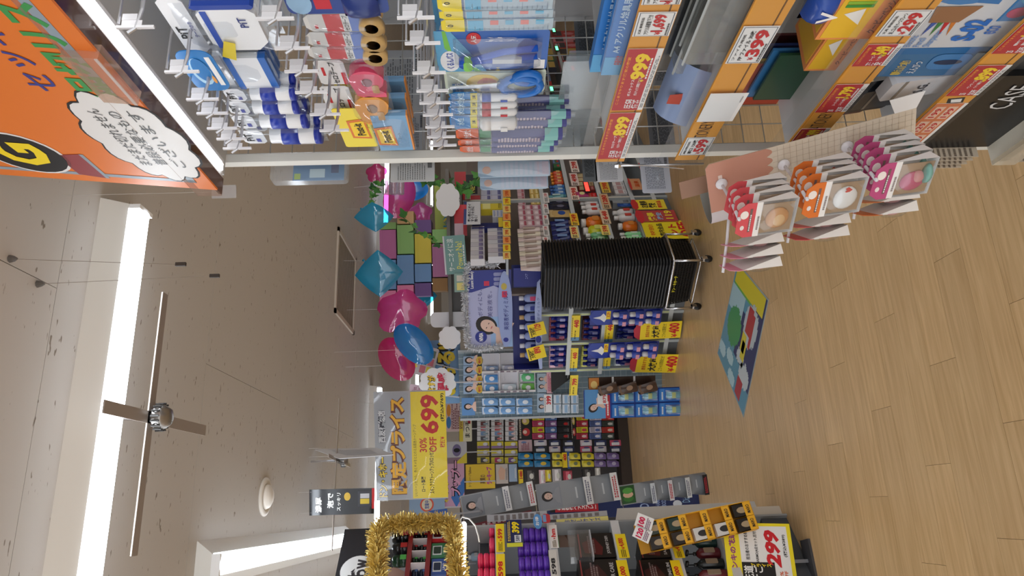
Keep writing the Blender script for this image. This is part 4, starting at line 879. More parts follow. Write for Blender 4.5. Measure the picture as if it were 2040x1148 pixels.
parts += [O(ellipse(cx, cz, .082, .082, 24), WHITE, y=-.001), O(ellipse(cx, cz, .076, .076, 24), TXT_BLACK, y=-.0016), T('G', cx, cz, .10, TXT_YEL, y=-.0024, bold=.04)]
cx, cz = so(165, 330); parts += [O([(cx - .05, cz - .02), (cx + .05, cz - .02), (cx + .04, cz + .03), (cx - .04, cz + .03)], M((150, 60, 66)), y=-.001), O([(cx - .05, cz - .028), (cx + .05, cz - .028), (cx + .05, cz - .02), (cx - .05, cz - .02)], GR_, y=-.001)]
spawn('overhead_sign', parts, m_sign, 'large orange sign with grey border, green lettering and white speech bubble', 'sign')
spawn('sign_bracket', [('clip', MB().box(-.06, .06, -.012, .012, -.005, .05).mesh(clear((230, 200, 180), .3, .3)), []), ('clip_edge', MB().box(-.06, .06, -.0135, -.012, -.005, .0).mesh(clear((240, 240, 240), .5)), [])], m_sign @ Matrix.Translation((so(238, 152)[0], 0, .0)), 'clear plastic bracket gripping the lower edge of the orange sign', 'bracket')
# ================================================================== shopping baskets on a chrome trolley
BA = math.radians(-58); bc = Vector((1.62, 4.60, 0)); dirL = Vector((math.cos(BA + math.pi), math.sin(BA + math.pi), 0)); dirR = Vector((-math.sin(BA), math.cos(BA), 0))
BHX, BHY = .222, .155
bcen = bc + dirL * (BHX - .0) + dirR * BHY
BM = lambda z, dx=0, dy=0, rz=0: Matrix.Translation((bcen.x, bcen.y, z)) @ Matrix.Rotation(BA + rz, 4, 'Z') @ Matrix.Translation((dx, dy, 0))
def loop(hx, hy, r, z, n=3):
    return [(x, y, z) for x, y in rrect(-hx, hx, -hy, hy, r, n)]
def skin(mb, loops):
    o = len(mb.v); m = len(loops[0])
    for l in loops: mb.v += l
    for i in range(len(loops) - 1):
        for k in range(m): mb.f.append((o + i * m + k, o + i * m + (k + 1) % m, o + (i + 1) * m + (k + 1) % m, o + (i + 1) * m + k))
BLK = M((16, 16, 18), .32); BLK2 = M((22, 22, 24), .4)
rim = MB(); skin(rim, [loop(BHX - .012, BHY - .012, .03, -.002), loop(BHX - .002, BHY - .002, .036, -.004), loop(BHX + .002, BHY + .002, .036, .002), loop(BHX + .001, BHY + .001, .036, .008), loop(BHX - .004, BHY - .004, .034, .011), loop(BHX - .014, BHY - .014, .03, .009), loop(BHX - .014, BHY - .014, .03, -.002)])
rim_m = rim.mesh(BLK)
shell = MB(); skin(shell, [loop(BHX - .014, BHY - .014, .03, 0), loop(BHX - .04, BHY - .036, .03, -.2)]); k0 = len(shell.v) // 2
shell.f.append(tuple(range(k0, 2 * k0))); shell_m = shell.mesh(BLK2)
hnd = MB().tube([(-BHX + .03, -BHY + .02, .012), (-BHX + .05, -.004, .014), (BHX - .05, -.004, .014), (BHX - .03, -BHY + .02, .012)], .005, 6); hnd_m = hnd.mesh(BLK)
hnd2_m = MB().tube([(-BHX + .03, BHY - .02, .012), (-BHX + .05, .008, .014), (BHX - .05, .008, .014), (BHX - .03, BHY - .02, .012)], .005, 6).mesh(BLK)
z0b, z1b, NB = .29, 1.165, 41
for k in range(NB):
    z = z0b + (z1b - z0b) * k / (NB - 1)
    pr = [('rim', rim_m, []), ('body', shell_m, [])]
    if k == NB - 1: pr += [('handle', hnd_m, []), ('handle', hnd2_m, [])]
    if k == 0:
        lat = MB()
        def bar(a, b, z_a, z_b, side, t0, t1):  # strip on a sloping basket side
            def P3(t, zz):
                f = -zz / .2; hx, hy = BHX - .012 - .026 * f, BHY - .012 - .022 * f
                return {0: (t * hx, -hy, zz), 1: (hx, t * hy, zz), 2: (t * hx, hy, zz), 3: (-hx, t * hy, zz)}[side]
            q = [P3(a, z_a), P3(b, z_a), P3(b, z_b), P3(a, z_b)]; n_ = {0: (0, -.004, 0), 1: (.004, 0, 0), 2: (0, .004, 0), 3: (-.004, 0, 0)}[side]
            lat.add(q + [tuple(v[i] + n_[i] for i in range(3)) for v in q], [(4, 5, 6, 7), (0, 1, 5, 4), (1, 2, 6, 5), (2, 3, 7, 6), (3, 0, 4, 7)])
        for sd in range(4):
            for q in range(8): bar(-.97, .97, -.035 - q * .021, -.041 - q * .021, sd, 0, 0)
            nn = 26 if sd in (0, 2) else 18
            for q in range(nn): t = -.95 + 1.9 * q / (nn - 1); bar(t - .012, t + .012, -.035, -.188, sd, 0, 0)
            bar(-.98, .98, 0, -.035, sd, 0, 0)
        lo = ('lattice', lat.mesh(BLK), [])
        lg = []
        tmp = T('ドン・キホーテ', -.0, -.058, .026, M((236, 224, 50), .5), w=.15, bold=.03); tmp2 = T('驚安の殿堂', -.0, -.028, .014, M((216, 206, 60), .5), w=.12)
        for q in (tmp, tmp2):
            for v in q[1].vertices: v.co.y = -(BHY - .012 - .022 * (-v.co.z / .2)) - .0062
            lg.append(q)
        pr = [('rim', rim_m, []), ('body', shell_m, [('lattice_bars', lat.mesh(BLK), [])])] + lg
    lb = 'lowest black basket of the stack, with lattice sides and yellow lettering' if k == 0 else ('topmost black shopping basket of the tall stack' if k == NB - 1 else 'black shopping basket, %d%s from the top of the tall stack' % (NB - k, {1: 'st', 2: 'nd', 3: 'rd'}.get((NB - k) % 10 if not 10 < (NB - k) < 14 else 0, 'th')))
    spawn('shopping_basket', pr, BM(z, random.uniform(-.0015, .0015), random.uniform(-.0015, .0015), random.uniform(-.004, .004)), lb, 'basket', 'nested shopping baskets')
fx, fy = BHX + .014, BHY + .014
fr = [('top_ring', MB().tube(loop(fx, fy, .05, .272, 5), .0085, 8, True).mesh(CHROME, True), []), ('tray_ring', MB().tube(loop(fx - .03, fy - .03, .03, .075, 4), .006, 6, True).mesh(CHROME, True), [])]
caster_fork = MB().box(-.012, .012, -.002, .03, .03, .075, .006).mesh(CHROME)
caster_w = MB().lathe([(.002, -.011), (.028, -.011), (.031, -.007), (.031, .007), (.028, .011), (.002, .011)], 18).move(Matrix.Translation((0, .012, .031)) @ Matrix.Rotation(math.pi / 2, 4, 'Y')).mesh(M((14, 14, 15), .5), True)
tro = spawn('basket_trolley', fr, BM(0), 'chrome wheeled trolley frame carrying the black basket stack', 'trolley')
for sx in (-1, 1):
    for sy in (-1, 1):
        l = link('leg', MB().tube([(sx * (fx - .012), sy * (fy - .012), .272), (sx * (fx - .012), sy * (fy - .012), .07)], .0085, 8).mesh(CHROME, True), tro)
        f_ = link('caster_fork', caster_fork, tro); f_.location = (sx * (fx - .012), sy * (fy - .012), 0)
        w_ = link('caster_wheel', caster_w, tro); w_.location = (sx * (fx - .012), sy * (fy - .012) + .002, 0)

# ================================================================== generic goods for the far shelves
_pc = {}
def cached(fn):
    def g(*a):
        k = (fn.__name__,) + tuple(round(v, 3) if isinstance(v, float) else v for v in a)
        if k not in _pc: _pc[k] = fn(*a)
        return _pc[k]
    return g
@cached
def bottle(w, h, body, cap, lab, kind='round'):
    r = w / 2 * .94
    pf = {'round': [(r * .9, 0), (r, h * .02), (r, h * .6), (r * .8, h * .7), (r * .36, h * .76), (r * .36, h * .78)],
          'slim': [(r * .92, 0), (r, h * .03), (r * .94, h * .35), (r, h * .62), (r * .6, h * .76), (r * .5, h * .78)],
          'spray': [(r * .95, 0), (r, h * .03), (r, h * .66), (r * .7, h * .74), (r * .7, h * .76)],
          'pump': [(r * .95, 0), (r, h * .03), (r, h * .56), (r * .5, h * .66), (r * .3, h * .68)]}[kind]
    p = [('bottle_body', MB().lathe(pf, 12, 0, r, 1, .72 if kind == 'round' else 1).mesh(M(body, .25), True), [])]
    z1 = pf[-1][1]
    if kind == 'pump': cp = MB().lathe([(r * .34, z1), (r * .34, z1 + h * .08), (r * .1, z1 + h * .1), (r * .1, h * .93)], 8, 0, r).box(-r * .28, r * .28, r * .1, r * 1.2, h * .92, h, .003)
    else: cp = MB().lathe([(r * .55, z1), (r * .55, h * .98), (r * .45, h)], 10, 0, r)
    p.append(('cap', cp.mesh(M(cap, .35), True), []))
    if lab: p.append(('label_panel', MB().prism(rrect(-r * .5, r * .5, h * .16, h * .48, r * .15, 2), -.0006 if kind != 'round' else r * .28 - .001, .004 if kind != 'round' else r * .28 + .003).mesh(M(lab, .4)), []))
    return p
@cached
def tube_pack(w, h, body, cap, lab):
    mb = MB(); n = 10; lv = [(.0, .42, .42), (.12, .46, .42), (.5, .48, .3), (.85, .5, .12), (1.0, .5, .02)]
    for t, a, b in lv:
        for k in range(n):
            g = 2 * math.pi * k / n; mb.v.append((a * w * math.cos(g), w * .4 + b * w * math.sin(g), h * .16 + t * h * .84))
    mb.f = [(i * n + k, i * n + (k + 1) % n, (i + 1) * n + (k + 1) % n, (i + 1) * n + k) for i in range(len(lv) - 1) for k in range(n)]
    return [('tube_body', mb.mesh(M(body, .25), True), []), ('cap', MB().lathe([(w * .34, 0), (w * .36, h * .02), (w * .32, h * .17)], 10, 0, w * .4).mesh(M(cap, .4), True), []), ('label_panel', MB().box(-w * .22, w * .22, -.002, .0, h * .35, h * .8).mesh(M(lab, .4)), [])]
@cached
def jar(w, h, body, lid, lab):
    r = w / 2 * .96
    p = [('jar_body', MB().lathe([(r * .7, 0), (r * .92, h * .1), (r * .99, h * .28), (r * .99, h * .5)], 16, 0, r).mesh(M(body, .16), True), []), ('lid', MB().lathe([(r, h * .5), (r, h * .72), (r * .92, h * .9), (r * .7, h)], 16, 0, r).mesh(M(lid, .16), True), [])]
    if lab: p.append(('label_panel', MB().box(-r * .4, r * .4, -.001, .003, h * .12, h * .5).mesh(M(lab, .4)), []))
    return p
@cached
def carton(w, h, d, body, c1=None, c2=None, fmt=0):
    p = [('carton', MB().box(-w / 2 * .97, w / 2 * .97, 0, d, 0, h * .98).mesh(M(body, .4)), [])]
    if c1:
        z = {0: (.55, .9), 1: (.1, .4), 2: (.3, .7), 3: (.02, .96)}[fmt]; xx = (-.42, .42) if fmt != 3 else (-.46, -.1)
        p.append(R(w * xx[0], w * xx[1], h * z[0], h * z[1], M(c1, .4), name='label_panel'))
    if c2: p.append(O(ellipse(w * (.12 if fmt == 3 else -.05), h * .32 if fmt != 1 else h * .68, w * .24, h * .2, 12), M(c2, .4), y=-.0012, name='label_mark'))
    p.append(fine(-w * .34, w * .34, h * .08, h * .2, 2, M([max(0, v - 120) if sum(body) > 380 else min(255, v + 130) for v in body]), seed=int(w * 999), fillr=.5))
    return p
@cached
def blister(w, h, card, head, prod, lab=None):
    return [('card', MB().prism(rrect(-w / 2 * .96, w / 2 * .96, 0, h * .98, w * .08, 2), 0, .0015).mesh(M(card, .35)), [R(-w * .44, w * .44, h * .74, h * .92, M(head, .4)), fine(-w * .34, w * .34, h * .78, h * .88, 1, WHITE)]),
            ('product', MB().pillow(w * .5, h * .62, min(.03, w * .4), h * .06, 4, y=-min(.012, w * .15)).mesh(M(prod, .25), True), [MBlab(w, h, lab)] if lab else []),
            ('clear_blister', MB().pillow(w * .72, h * .68, min(.045, w * .6), h * .03, 4, y=-min(.012, w * .15)).mesh(clear(opac=.05, gloss=.25), True), [])]
def MBlab(w, h, lab): return ('label_band', MB().box(-w * .2, w * .2, -min(.029, w * .37), -min(.02, w * .3), h * .28, h * .44).mesh(M(lab, .4)), [])
@cached
def sachet(w, h, body, top, mark):
    return [('sachet', MB().pillow(w * .95, h, min(.02, w * .3), 0, 4).mesh(M(body, .22), True), []), R(-w * .46, w * .46, h * .8, h * .97, M(top, .3), y=-.004, name='header_band', t=.002), O(ellipse(0, h * .42, w * .26, h * .18, 12), M(mark, .3), y=-min(.0105, w * .155), name='label_mark', t=.002)]
def shelf_row(P, proto, x0, x1, y0, y1, n, name, cat, desc, ref, group, off=0, jitter=.0, z=None, hcap=9, stack=1, dz=None):
    """n things side by side on a face; proto(w, h, k) builds one"""
    u, zb, w, h = P.fit(x0, x1, y0, y1, off)
    if z is not None: h = zb + h - z; zb = z
    h = min(h, hcap or 9); wi = w / n; hi = h / stack
    for k in range(n):
        for s in range(stack):
            pr = proto(wi * .94, hi, k + s * n)
            lvl = '' if stack == 1 else ', %s' % (('bottom layer', 'second layer', 'third layer', 'fourth layer', 'fifth layer')[s])
            o = spawn(name, pr, P.mat(u - w / 2 + wi * (k + .5) + random.uniform(-jitter, jitter), zb + hi * s + .0002 * s, off, 0, 0, random.uniform(-3, 3) if jitter else 0),
                  '%s, %s %s%s' % (desc, ORD[k], ref, lvl) if n > 1 else desc + lvl, cat, group)
def tag_card(P, x0, x1, y0, y1, price, bg, ink, label, off=.0, lead='', extra=None, roll=0, tilt=0, name='price_tag', side=None, h_txt=.4, yaw=0):
    u, zb, w, h = P.fit(x0, x1, y0, y1, off)
    p = [('card', MB().box(-w / 2, w / 2, 0, .0012, 0, h).mesh(M(bg, .4)), [])]
    if price: p.append(T(price, w * .18, h * .42, h * h_txt, M(ink, .5), w=min(w * .5, h * h_txt * len(price) * .62), bold=.05))
    if lead: p.append(T(lead, -w * .26, h * .5, h * .2, TXT_BLACK, w=w * .36))
    p.append(fine(-w * .44, w * .44, h * .82, h * .94, 1, M((70, 60, 40)), seed=len(label)))
    if side: p.append(R(-w / 2, -w * .36, 0, h, M(side, .4)))
    if extra: p += extra(w, h)
    return spawn(name, p, P.mat(u, zb, off, roll, tilt, yaw), label, 'price tag', 'price tags on the far shelves')
YEL, YEL2 = (246, 216, 30), (250, 230, 90)

# ================================================================== corner gondola: face with the navy bottles (N) and face to the right (G)
PN = Plane((1.36, 5.62), -54)
PG = Plane((1.80, 5.01), 36)
nl = PN.sz(1200, 742)[0]; nr = PN.sz(1200, 612)[0]
zN1, zN2, zN3 = PN.sz(1132, 655)[1], PN.sz(1199, 655)[1], PN.sz(1272, 655)[1]
STG = M((176, 182, 186), .45)
PNm = lambda u, z, off=0: PN.mat(u, z, off)
def slab(P, u0, u1, z0, z1, o0, o1, m):   # box on a face, o = distance out of the face
    return MB().box(u0, u1, -o1, -o0, z0, z1).move(P.mat(0, 0)).mesh(m)
def shelving(P, u0, u1, zs, top, label, depth=.38, posts=(), back=(150, 154, 158), rail=(205, 214, 150)):
    parts = [('back_panel', slab(P, u0, u1, .05, top, -depth - .02, -depth, M(back, .5)), []), ('base', slab(P, u0, u1, 0, .1, -depth, -.02, M((96, 100, 104), .5)), [])]
    for z in zs: parts.append(('shelf', slab(P, u0, u1, z - .022, z - .004, -depth, -.004, STG), [('price_rail', slab(P, u0, u1, z - .034, z + .002, -.004, 0, M((196, 202, 204), .35)), [])]))
    for q in posts:
        parts.append(('upright', slab(P, q - .014, q + .014, 0, top, -.03, -.004, M((170, 178, 180), .4)), [('edge_strip', slab(P, q - .007, q + .007, .1, top - .02, -.004, -.003, M(rail, .4)), [])]))
    return spawn('display_gondola', parts, ID, label, 'shelf')
pu = [PN.sz(1200, y)[0] for y in (626, 684, 737)]
shelving(PN, nl - .02, nr + .06, [zN1, zN2, zN3, .12], 1.25, 'steel gondola holding rows of navy skin care bottles behind the baskets', posts=pu)
ngl = PG.sz(1100, 505)[0]
gz = [PG.sz(1003, 440)[1], PG.sz(1083, 440)[1], PG.sz(1141, 440)[1], PG.sz(1205, 440)[1], PG.sz(1272, 440)[1]]
shelving(PG, ngl, 5.2, gz + [.14], 1.78, 'long steel gondola of creams and bottles right of the basket stack', posts=(.95, 1.85, 2.75, 3.65), back=(132, 118, 110), rail=(214, 206, 190))

# --- N face: navy bottles
NV, NB2 = (24, 34, 120), (20, 28, 84)
def nvb(w, h, k): return bottle(w, h, NV, (28, 40, 140), (150, 150, 200) if k % 2 else (196, 120, 150), 'slim')
GN = 'navy bottles on the corner gondola'
for (x0, y0, y1, n, z, lb) in ((1104, 632, 679, 4, zN1, 'top shelf right of the strip'), (1103, 690, 734, 4, zN1, 'top shelf left of the strip'), (1170, 637, 680, 4, zN2, 'middle shelf right of the strip'), (1169, 690, 734, 4, zN2, 'middle shelf left of the strip'),
                              (1238, 640, 680, 3, zN3, 'lower shelf right of the strip'), (1236, 690, 734, 3, zN3, 'lower shelf left of the strip')):
    shelf_row(PN, nvb, x0 - 6, x0 + 30, y0, y1, n, 'lotion_bottle', 'bottle', 'navy lotion bottle on the ' + lb, 'towards the baskets', GN, -.05, .002, z=z)
for (x0, x1, y0, y1, lb) in ((1138, 1155, 629, 679, 'long yellow 440 price tag on the top navy shelf, nearer the baskets'), (1136, 1151, 694, 740, 'long yellow 440 price tag on the top navy shelf, farther from the baskets'),
                            (1205, 1222, 637, 682, 'long yellow 440 price tag on the middle navy shelf, nearer the baskets'), (1203, 1217, 692, 736, 'long yellow tag on the middle navy shelf, farther from the baskets')):
    tag_card(PN, x0, x1, y0, y1, '440', YEL, (206, 40, 30), lb, .01, '税抜¥', side=(90, 140, 180), h_txt=.62)
tag_card(PN, 1135, 1151, 748, 788, '799', YEL, (206, 40, 30), 'yellow 799 price tag beside the black corner board', .012, '税抜¥', h_txt=.62)
# deeper goods that fill the shelves behind the navy bottles
for (x0, y0, y1, n, z, c, lb) in ((1108, 632, 679, 5, zN1, (150, 40, 60), 'maroon'), (1108, 690, 734, 5, zN1, (196, 150, 170), 'dusty pink'), (1174, 637, 680, 5, zN2, (120, 30, 40), 'dark red'), (1172, 690, 734, 5, zN2, (206, 206, 80), 'yellow'), (1242, 640, 680, 4, zN3, (60, 80, 150), 'blue'), (1240, 690, 734, 4, zN3, (190, 200, 206), 'pale grey')):
    shelf_row(PN, lambda w, h, k: carton(w, h, .06, c, tuple(min(255, v + 50) for v in c), None, k % 3), x0 - 14, x0 + 26, y0, y1, n, 'skin_care_box', 'box', lb + ' box behind the navy bottles', 'towards the baskets', 'boxes behind the navy bottles', -.2, 0, z=z)
# big yellow hand lettered cards at the foot
def bigcard(w, h):
    return [T('大放出', -w * .06, h * .62, h * .2, TXT_BLACK, w=w * .7, bold=.04), T('店長おすすめ', 0, h * .82, h * .1, M((200, 90, 20)), w=w * .7), T('こりゃお買得だぜ', 0, h * .42, h * .1, TXT_BLACK, w=w * .8, bold=.0)]
for k, (x0, x1, y0, y1) in enumerate(((1276, 1357, 641, 674), (1268, 1352, 708, 744))):
    u, zb, w, h = PN.fit(x0, x1, y0, y1, .05)
    spawn('sale_card', [('card', MB().box(-w / 2, w / 2, 0, .0015, 0, h).mesh(M(YEL, .4)), [])] + bigcard(w, h) + [T('400', w * .1, h * .18, h * .26, M((206, 30, 30)), w=w * .62, bold=.04, y=-.0016), T('¥', -w * .34, h * .16, h * .14, M((206, 30, 30))),
          O(cloud(0, h * 1.03, w * .42, h * .12, 7), M((190, 40, 60)), y=.0005, name='red_topper')], PN.mat(u, zb, .05, 3 if k else -2, 0, 0), 'yellow hand lettered card reading 400, %s the baskets' % ('nearer' if k == 0 else 'farther from'), 'sale card', 'yellow 400 cards')
# hanging strips of small navy sprays
@cached
def spray(w, h): return [('spray_body', MB().lathe([(w * .4, 0), (w * .44, h * .05), (w * .44, h * .55), (w * .2, h * .64)], 10).mesh(M((70, 90, 190), .25), True), []), ('spray_cap', MB().lathe([(w * .3, h * .6), (w * .3, h * .94), (w * .2, h)], 10).mesh(M((228, 228, 232), .3), True), []), ('label_panel', MB().box(-w * .3, w * .3, -w * .46, -w * .4, h * .1, h * .35).mesh(M((226, 160, 180), .4)), [])]
for k, (x0, x1, y0, y1, pr) in enumerate(((1176, 1318, 617, 646, '329'), (1172, 1311, 682, 712, '329'))):
    u, zb, w, h = PN.fit(x0, x1, y0, y1, .06)
    st = spawn('hanging_strip', [('strip_card', MB().box(-w / 2, w / 2, 0, .002, 0, h).mesh(M((28, 44, 140), .35)), []), ('header', MB().prism([(-w * .5, h * .72), (w * .5, h * .72), (w * .5, h * .96), (w * .1, h * 1.02), (-w * .2, h * .98), (-w * .5, h * .9)], -.003, -.001).mesh(M((34, 60, 160), .35)), [O([(-w * .3, h * .8), (0, h * .76), (w * .3, h * .82), (w * .1, h * .86), (0, h * .96), (-w * .1, h * .86)], WHITE, y=-.0034), R(-w * .1, w * .45, h * .72, h * .78, M(YEL), y=-.004), T(pr, w * .2, h * .75, h * .045, TXT_RED, y=-.0048)])],
               PN.mat(u, zb, .06), 'navy cardboard strip of small sprays, %s the baskets' % ('nearer' if k == 0 else 'farther from'), 'hanging strip', 'navy spray strips')
    for r in range(3):
        for c in range(2):
            spawn('spray_bottle', spray(w * .46, h * .2), PN.mat(u - w * .25 + w * .5 * c, zb + h * (.03 + .23 * r), .075, 0, 0), 'small navy spray with white cap on the %s strip, %s row, %s' % (('nearer', 'farther')[k], ('bottom', 'middle', 'top')[r], ('far column', 'near column')[c]), 'spray bottle', 'small navy sprays')
# --- header display with lavender bottles
PH_ = Plane((PN.at(PN.sz(980, 615)[0], 0, .0).x, PN.at(PN.sz(980, 615)[0], 0, .0).y), -30)
HO = -.02
def hb(x, y): return PH_.sz(x, y, 0)
u, zb, w, h = PH_.fit(932, 1020, 538, 692)
hm = PH_.mat(u, zb, 0)
def woman(cx, cz, s, hair=(28, 20, 20), skin=(226, 192, 176), y=-.0016, lean=0, dress=None):
    """flat printed portrait: hair, face, neck and features"""
    L = lambda pts: [(cx + s * (a * math.cos(lean) - b * math.sin(lean)), cz + s * (a * math.sin(lean) + b * math.cos(lean))) for a, b in pts]
    e = lambda a, b, ra, rb, n=14: L([(a + ra * math.cos(2 * math.pi * q / n), b + rb * math.sin(2 * math.pi * q / n)) for q in range(n)])
    return [O(e(0, .08, .5, .6, 20), M(hair, .5), y=y, name='portrait_hair'), O(L([(-.16, -.2), (.16, -.2), (.2, -.6), (.7, -.85), (.8, -1.2), (-.8, -1.2), (-.7, -.85), (-.2, -.6)]), M(dress or skin, .5), y=y - .0003, name='portrait_neck'), O(e(.02, 0, .33, .42, 18), M(skin, .5), y=y - .0006, name='portrait_face'),
            O(L([(-.34, .1), (-.2, .42), (.1, .46), (.34, .3), (.4, .0), (.36, .42), (.0, .64), (-.4, .4)]), M(hair, .5), y=y - .0009, name='portrait_fringe'),
            O(e(-.12, .02, .06, .022, 8), TXT_BLACK, y=y - .0012, name='portrait_eye'), O(e(.15, .02, .06, .022, 8), TXT_BLACK, y=y - .0012, name='portrait_eye'), O(e(.02, -.22, .09, .03, 8), M((190, 90, 96), .5), y=y - .0012, name='portrait_mouth')]
parts = [('board', MB().box(-w / 2, w / 2, 0, .006, 0, h).mesh(M((176, 180, 218), .4)), []), R(-w / 2, -w * .1, 0, h * .5, M((150, 182, 226), .4), y=-.0005), R(w * .22, w / 2, 0, h, M((26, 40, 140), .35), y=-.0008), O([(w * .22, h * .1), (w * .3, h * .4), (w * .22, h * .9)], M((176, 180, 218), .4), y=-.0012),
         T('Lucent Beauty', w * .38, h * .88, h * .09, TXT_WHITE, w=w * .22, y=-.0016), T('ボディにも、', w * .08, h * .72, h * .11, M((60, 60, 130)), w=w * .34, y=-.0014, bold=0), T('美容液を。', w * .06, h * .5, h * .11, M((60, 60, 130)), w=w * .34, y=-.0014, bold=0),
         R(w * .3, w * .36, h * .5, h * .62, M((206, 40, 80)), y=-.0014)] + woman(-w * .22, h * .56, h * .42, lean=-.5) + [
         O(ellipse(-w * .36, h * .76 - h * .04, w * .075, w * .075, 20), M((24, 40, 140)), y=-.004), T('NIVEA', -w * .36, h * .72, h * .09, TXT_WHITE, w=w * .11, y=-.0046, bold=.04)]
for q in range(3): parts.append(('printed_bottle', MB().prism(rrect(w * (.30 + .06 * q), w * (.345 + .06 * q), h * .1, h * .4, w * .015, 2), -.0022, -.0014).mesh(M((140, 144, 190), .4)), []))
spawn('header_board', parts, hm, 'lilac and navy header board with a dark haired woman, ringed by silver tinsel', 'sign')
u2, z2, w2, h2 = PH_.fit(992, 1021, 540, 692, .03)
spawn('lens_board', [('board', MB().prism([(w2 / 2 * math.cos(2 * math.pi * q / 28), h2 / 2 + h2 / 2 * math.sin(2 * math.pi * q / 28)) for q in range(28)], 0, .004).mesh(M((150, 166, 216), .35)), []), T('美容液ボディミルク', -w2 * .02, h2 * .45, h2 * .36, M((50, 60, 140)), w=w2 * .5, bold=.01), O(ellipse(w2 * .3, h2 * .55, w2 * .045, h2 * .2, 14), M((196, 176, 80)), y=-.001), R(w2 * .16, w2 * .24, h2 * .35, h2 * .7, M((206, 40, 80)), y=-.001), O(ellipse(-w2 * .4, h2 * .5, w2 * .03, h2 * .18, 14), M((24, 40, 140)), y=-.001)],
      PH_.mat(u2, z2, .03), 'lens shaped lilac board below the header board', 'sign')
u3, z3, w3, h3 = PH_.fit(1022, 1079, 534, 736, .02)
parts = [('tray_back', MB().box(-w3 / 2, w3 / 2, .14, .145, 0, h3).mesh(M((28, 36, 110), .4)), []), ('tray_floor', MB().box(-w3 / 2, w3 / 2, 0, .145, 0, .006).mesh(M((28, 36, 110), .4)), []), ('tray_side', MB().prism([(-w3 / 2, 0), (-w3 / 2 + .004, 0), (-w3 / 2 + .004, h3), (-w3 / 2, h3 * .8)], 0, .145).mesh(M((24, 34, 120), .4)), []),
         ('tray_side', MB().box(w3 / 2 - w3 * .18, w3 / 2, 0, .004, 0, h3 * .95).mesh(M((26, 36, 128), .4)), [T('ニベア', w3 * .42, h3 * .5, h3 * .1, M((150, 160, 220)), w=w3 * .05)]),
         ('tray_front', MB().prism([(-w3 / 2, 0), (w3 * .4, 0), (w3 * .36, h3 * .14), (w3 * .1, h3 * .24), (-w3 * .25, h3 * .22), (-w3 / 2, h3 * .1)], -.004, -.001).mesh(M((168, 182, 226), .35)), [O(ellipse(-w3 * .2, h3 * .12, w3 * .035, h3 * .1, 14), M((24, 40, 140)), y=-.005), T('ボディミルク', w3 * .1, h3 * .11, h3 * .1, M((60, 70, 150)), w=w3 * .22, y=-.005, bold=0)])]
spawn('bottle_tray', parts, PH_.mat(u3, z3, .02), 'navy cardboard tray holding lavender bottles under the lens board', 'display tray')
for q in range(7):
    wq = w3 * .088
    spawn('lotion_bottle', bottle(wq, h3 * .74, (142, 156, 204), (196, 160, 110) if q in (0, 4) else (214, 214, 226), (30, 44, 140) if q % 3 else (206, 60, 110), 'round'), PH_.mat(u3 - w3 * .38 + wq * 1.08 * q, z3 + .0065, -.01), 'lavender lotion bottle in the navy tray, %s counted towards the baskets' % ORD[q], 'bottle', 'lavender bottles')
for k, (x0, x1, y0, y1, pr) in enumerate(((1052, 1086, 640, 666, '1129'), (1050, 1086, 686, 712, '890'))):
    tag_card(PH_, x0, x1, y0, y1, pr, YEL, (206, 60, 30), 'slanted yellow tag reading %s, %s on the navy tray front' % (pr, ('nearer the baskets', 'farther from the baskets')[k]), .05, '', lambda w, h: [T('大特価', -w * .05, h * .72, h * .26, TXT_BLACK, w=w * .6)], roll=-14)
def tinsel(path, label, colr, n, r, name='tinsel_garland', seed=3):
    rnd = random.Random(seed); mb = MB(); pts = [Vector(p) for p in path]
    seg = [(pts[i + 1] - pts[i]).length for i in range(len(pts) - 1)]; tot = sum(seg)
    for _ in range(n):
        t = rnd.uniform(0, tot); i = 0
        while i < len(seg) - 1 and t > seg[i]: t -= seg[i]; i += 1
        c = pts[i].lerp(pts[i + 1], t / seg[i]); d = Vector((rnd.gauss(0, 1), rnd.gauss(0, 1), rnd.gauss(0, 1))).normalized(); s = d.cross(Vector((rnd.gauss(0, 1), rnd.gauss(0, 1), rnd.gauss(0, 1)))).normalized() * r * .07
        l = r * rnd.uniform(.6, 1.1); mb.add([c - s, c + s, c + d * l + s * .6, c + d * l - s * .6], [(0, 1, 2, 3)])
    core = MB().tube(pts, r * .12, 5)
    o = spawn(name, [('core', core.mesh(M([v * .6 for v in colr], .4, .6)), []), ('foil_strands', mb.mesh(M(colr, .28, .45)), [])], ID, label, 'tinsel')
    for c in o.children:
        if c.name.startswith('foil'): c['kind'] = 'stuff'
tinsel([PH_.px(x, y, .02) for x, y in ((1000, 690), (950, 696), (932, 690), (928, 640), (926, 590), (928, 545), (934, 528), (965, 526), (990, 530))], 'silver tinsel looped around the lilac header board', (232, 234, 238), 2600, .038)
# --- brown pouch strip and blue blister strip at the far end of the N face
PB = Plane((PN.at(PN.sz(1260, 780)[0], 0).x - .05, PN.at(PN.sz(1260, 780)[0], 0).y - .28), -20)
u, zb, w, h = PB.fit(1172, 1306, 746, 800)
spawn('hanging_strip', [('strip_card', MB().box(w * .02, w * .42, 0, .002, 0, h).mesh(M((60, 44, 36), .2)), []), ('plastic_clip', MB().box(w * .02, w * .42, -.004, -.002, h * .3, h * .33).mesh(WHITE), []), ('plastic_clip', MB().box(w * .02, w * .42, -.004, -.002, h * .62, h * .65).mesh(WHITE), []), ('header_picture', MB().box(-w * .1, w * .4, -.003, -.001, h * .84, h * .99).mesh(M((206, 130, 60), .3)), [O(ellipse(w * .15, h * .915, w * .14, h * .05, 12), M((236, 200, 120)), y=-.0036)])],
      PB.mat(u, zb), 'brown hanging strip with white clips for small pouches', 'hanging strip')
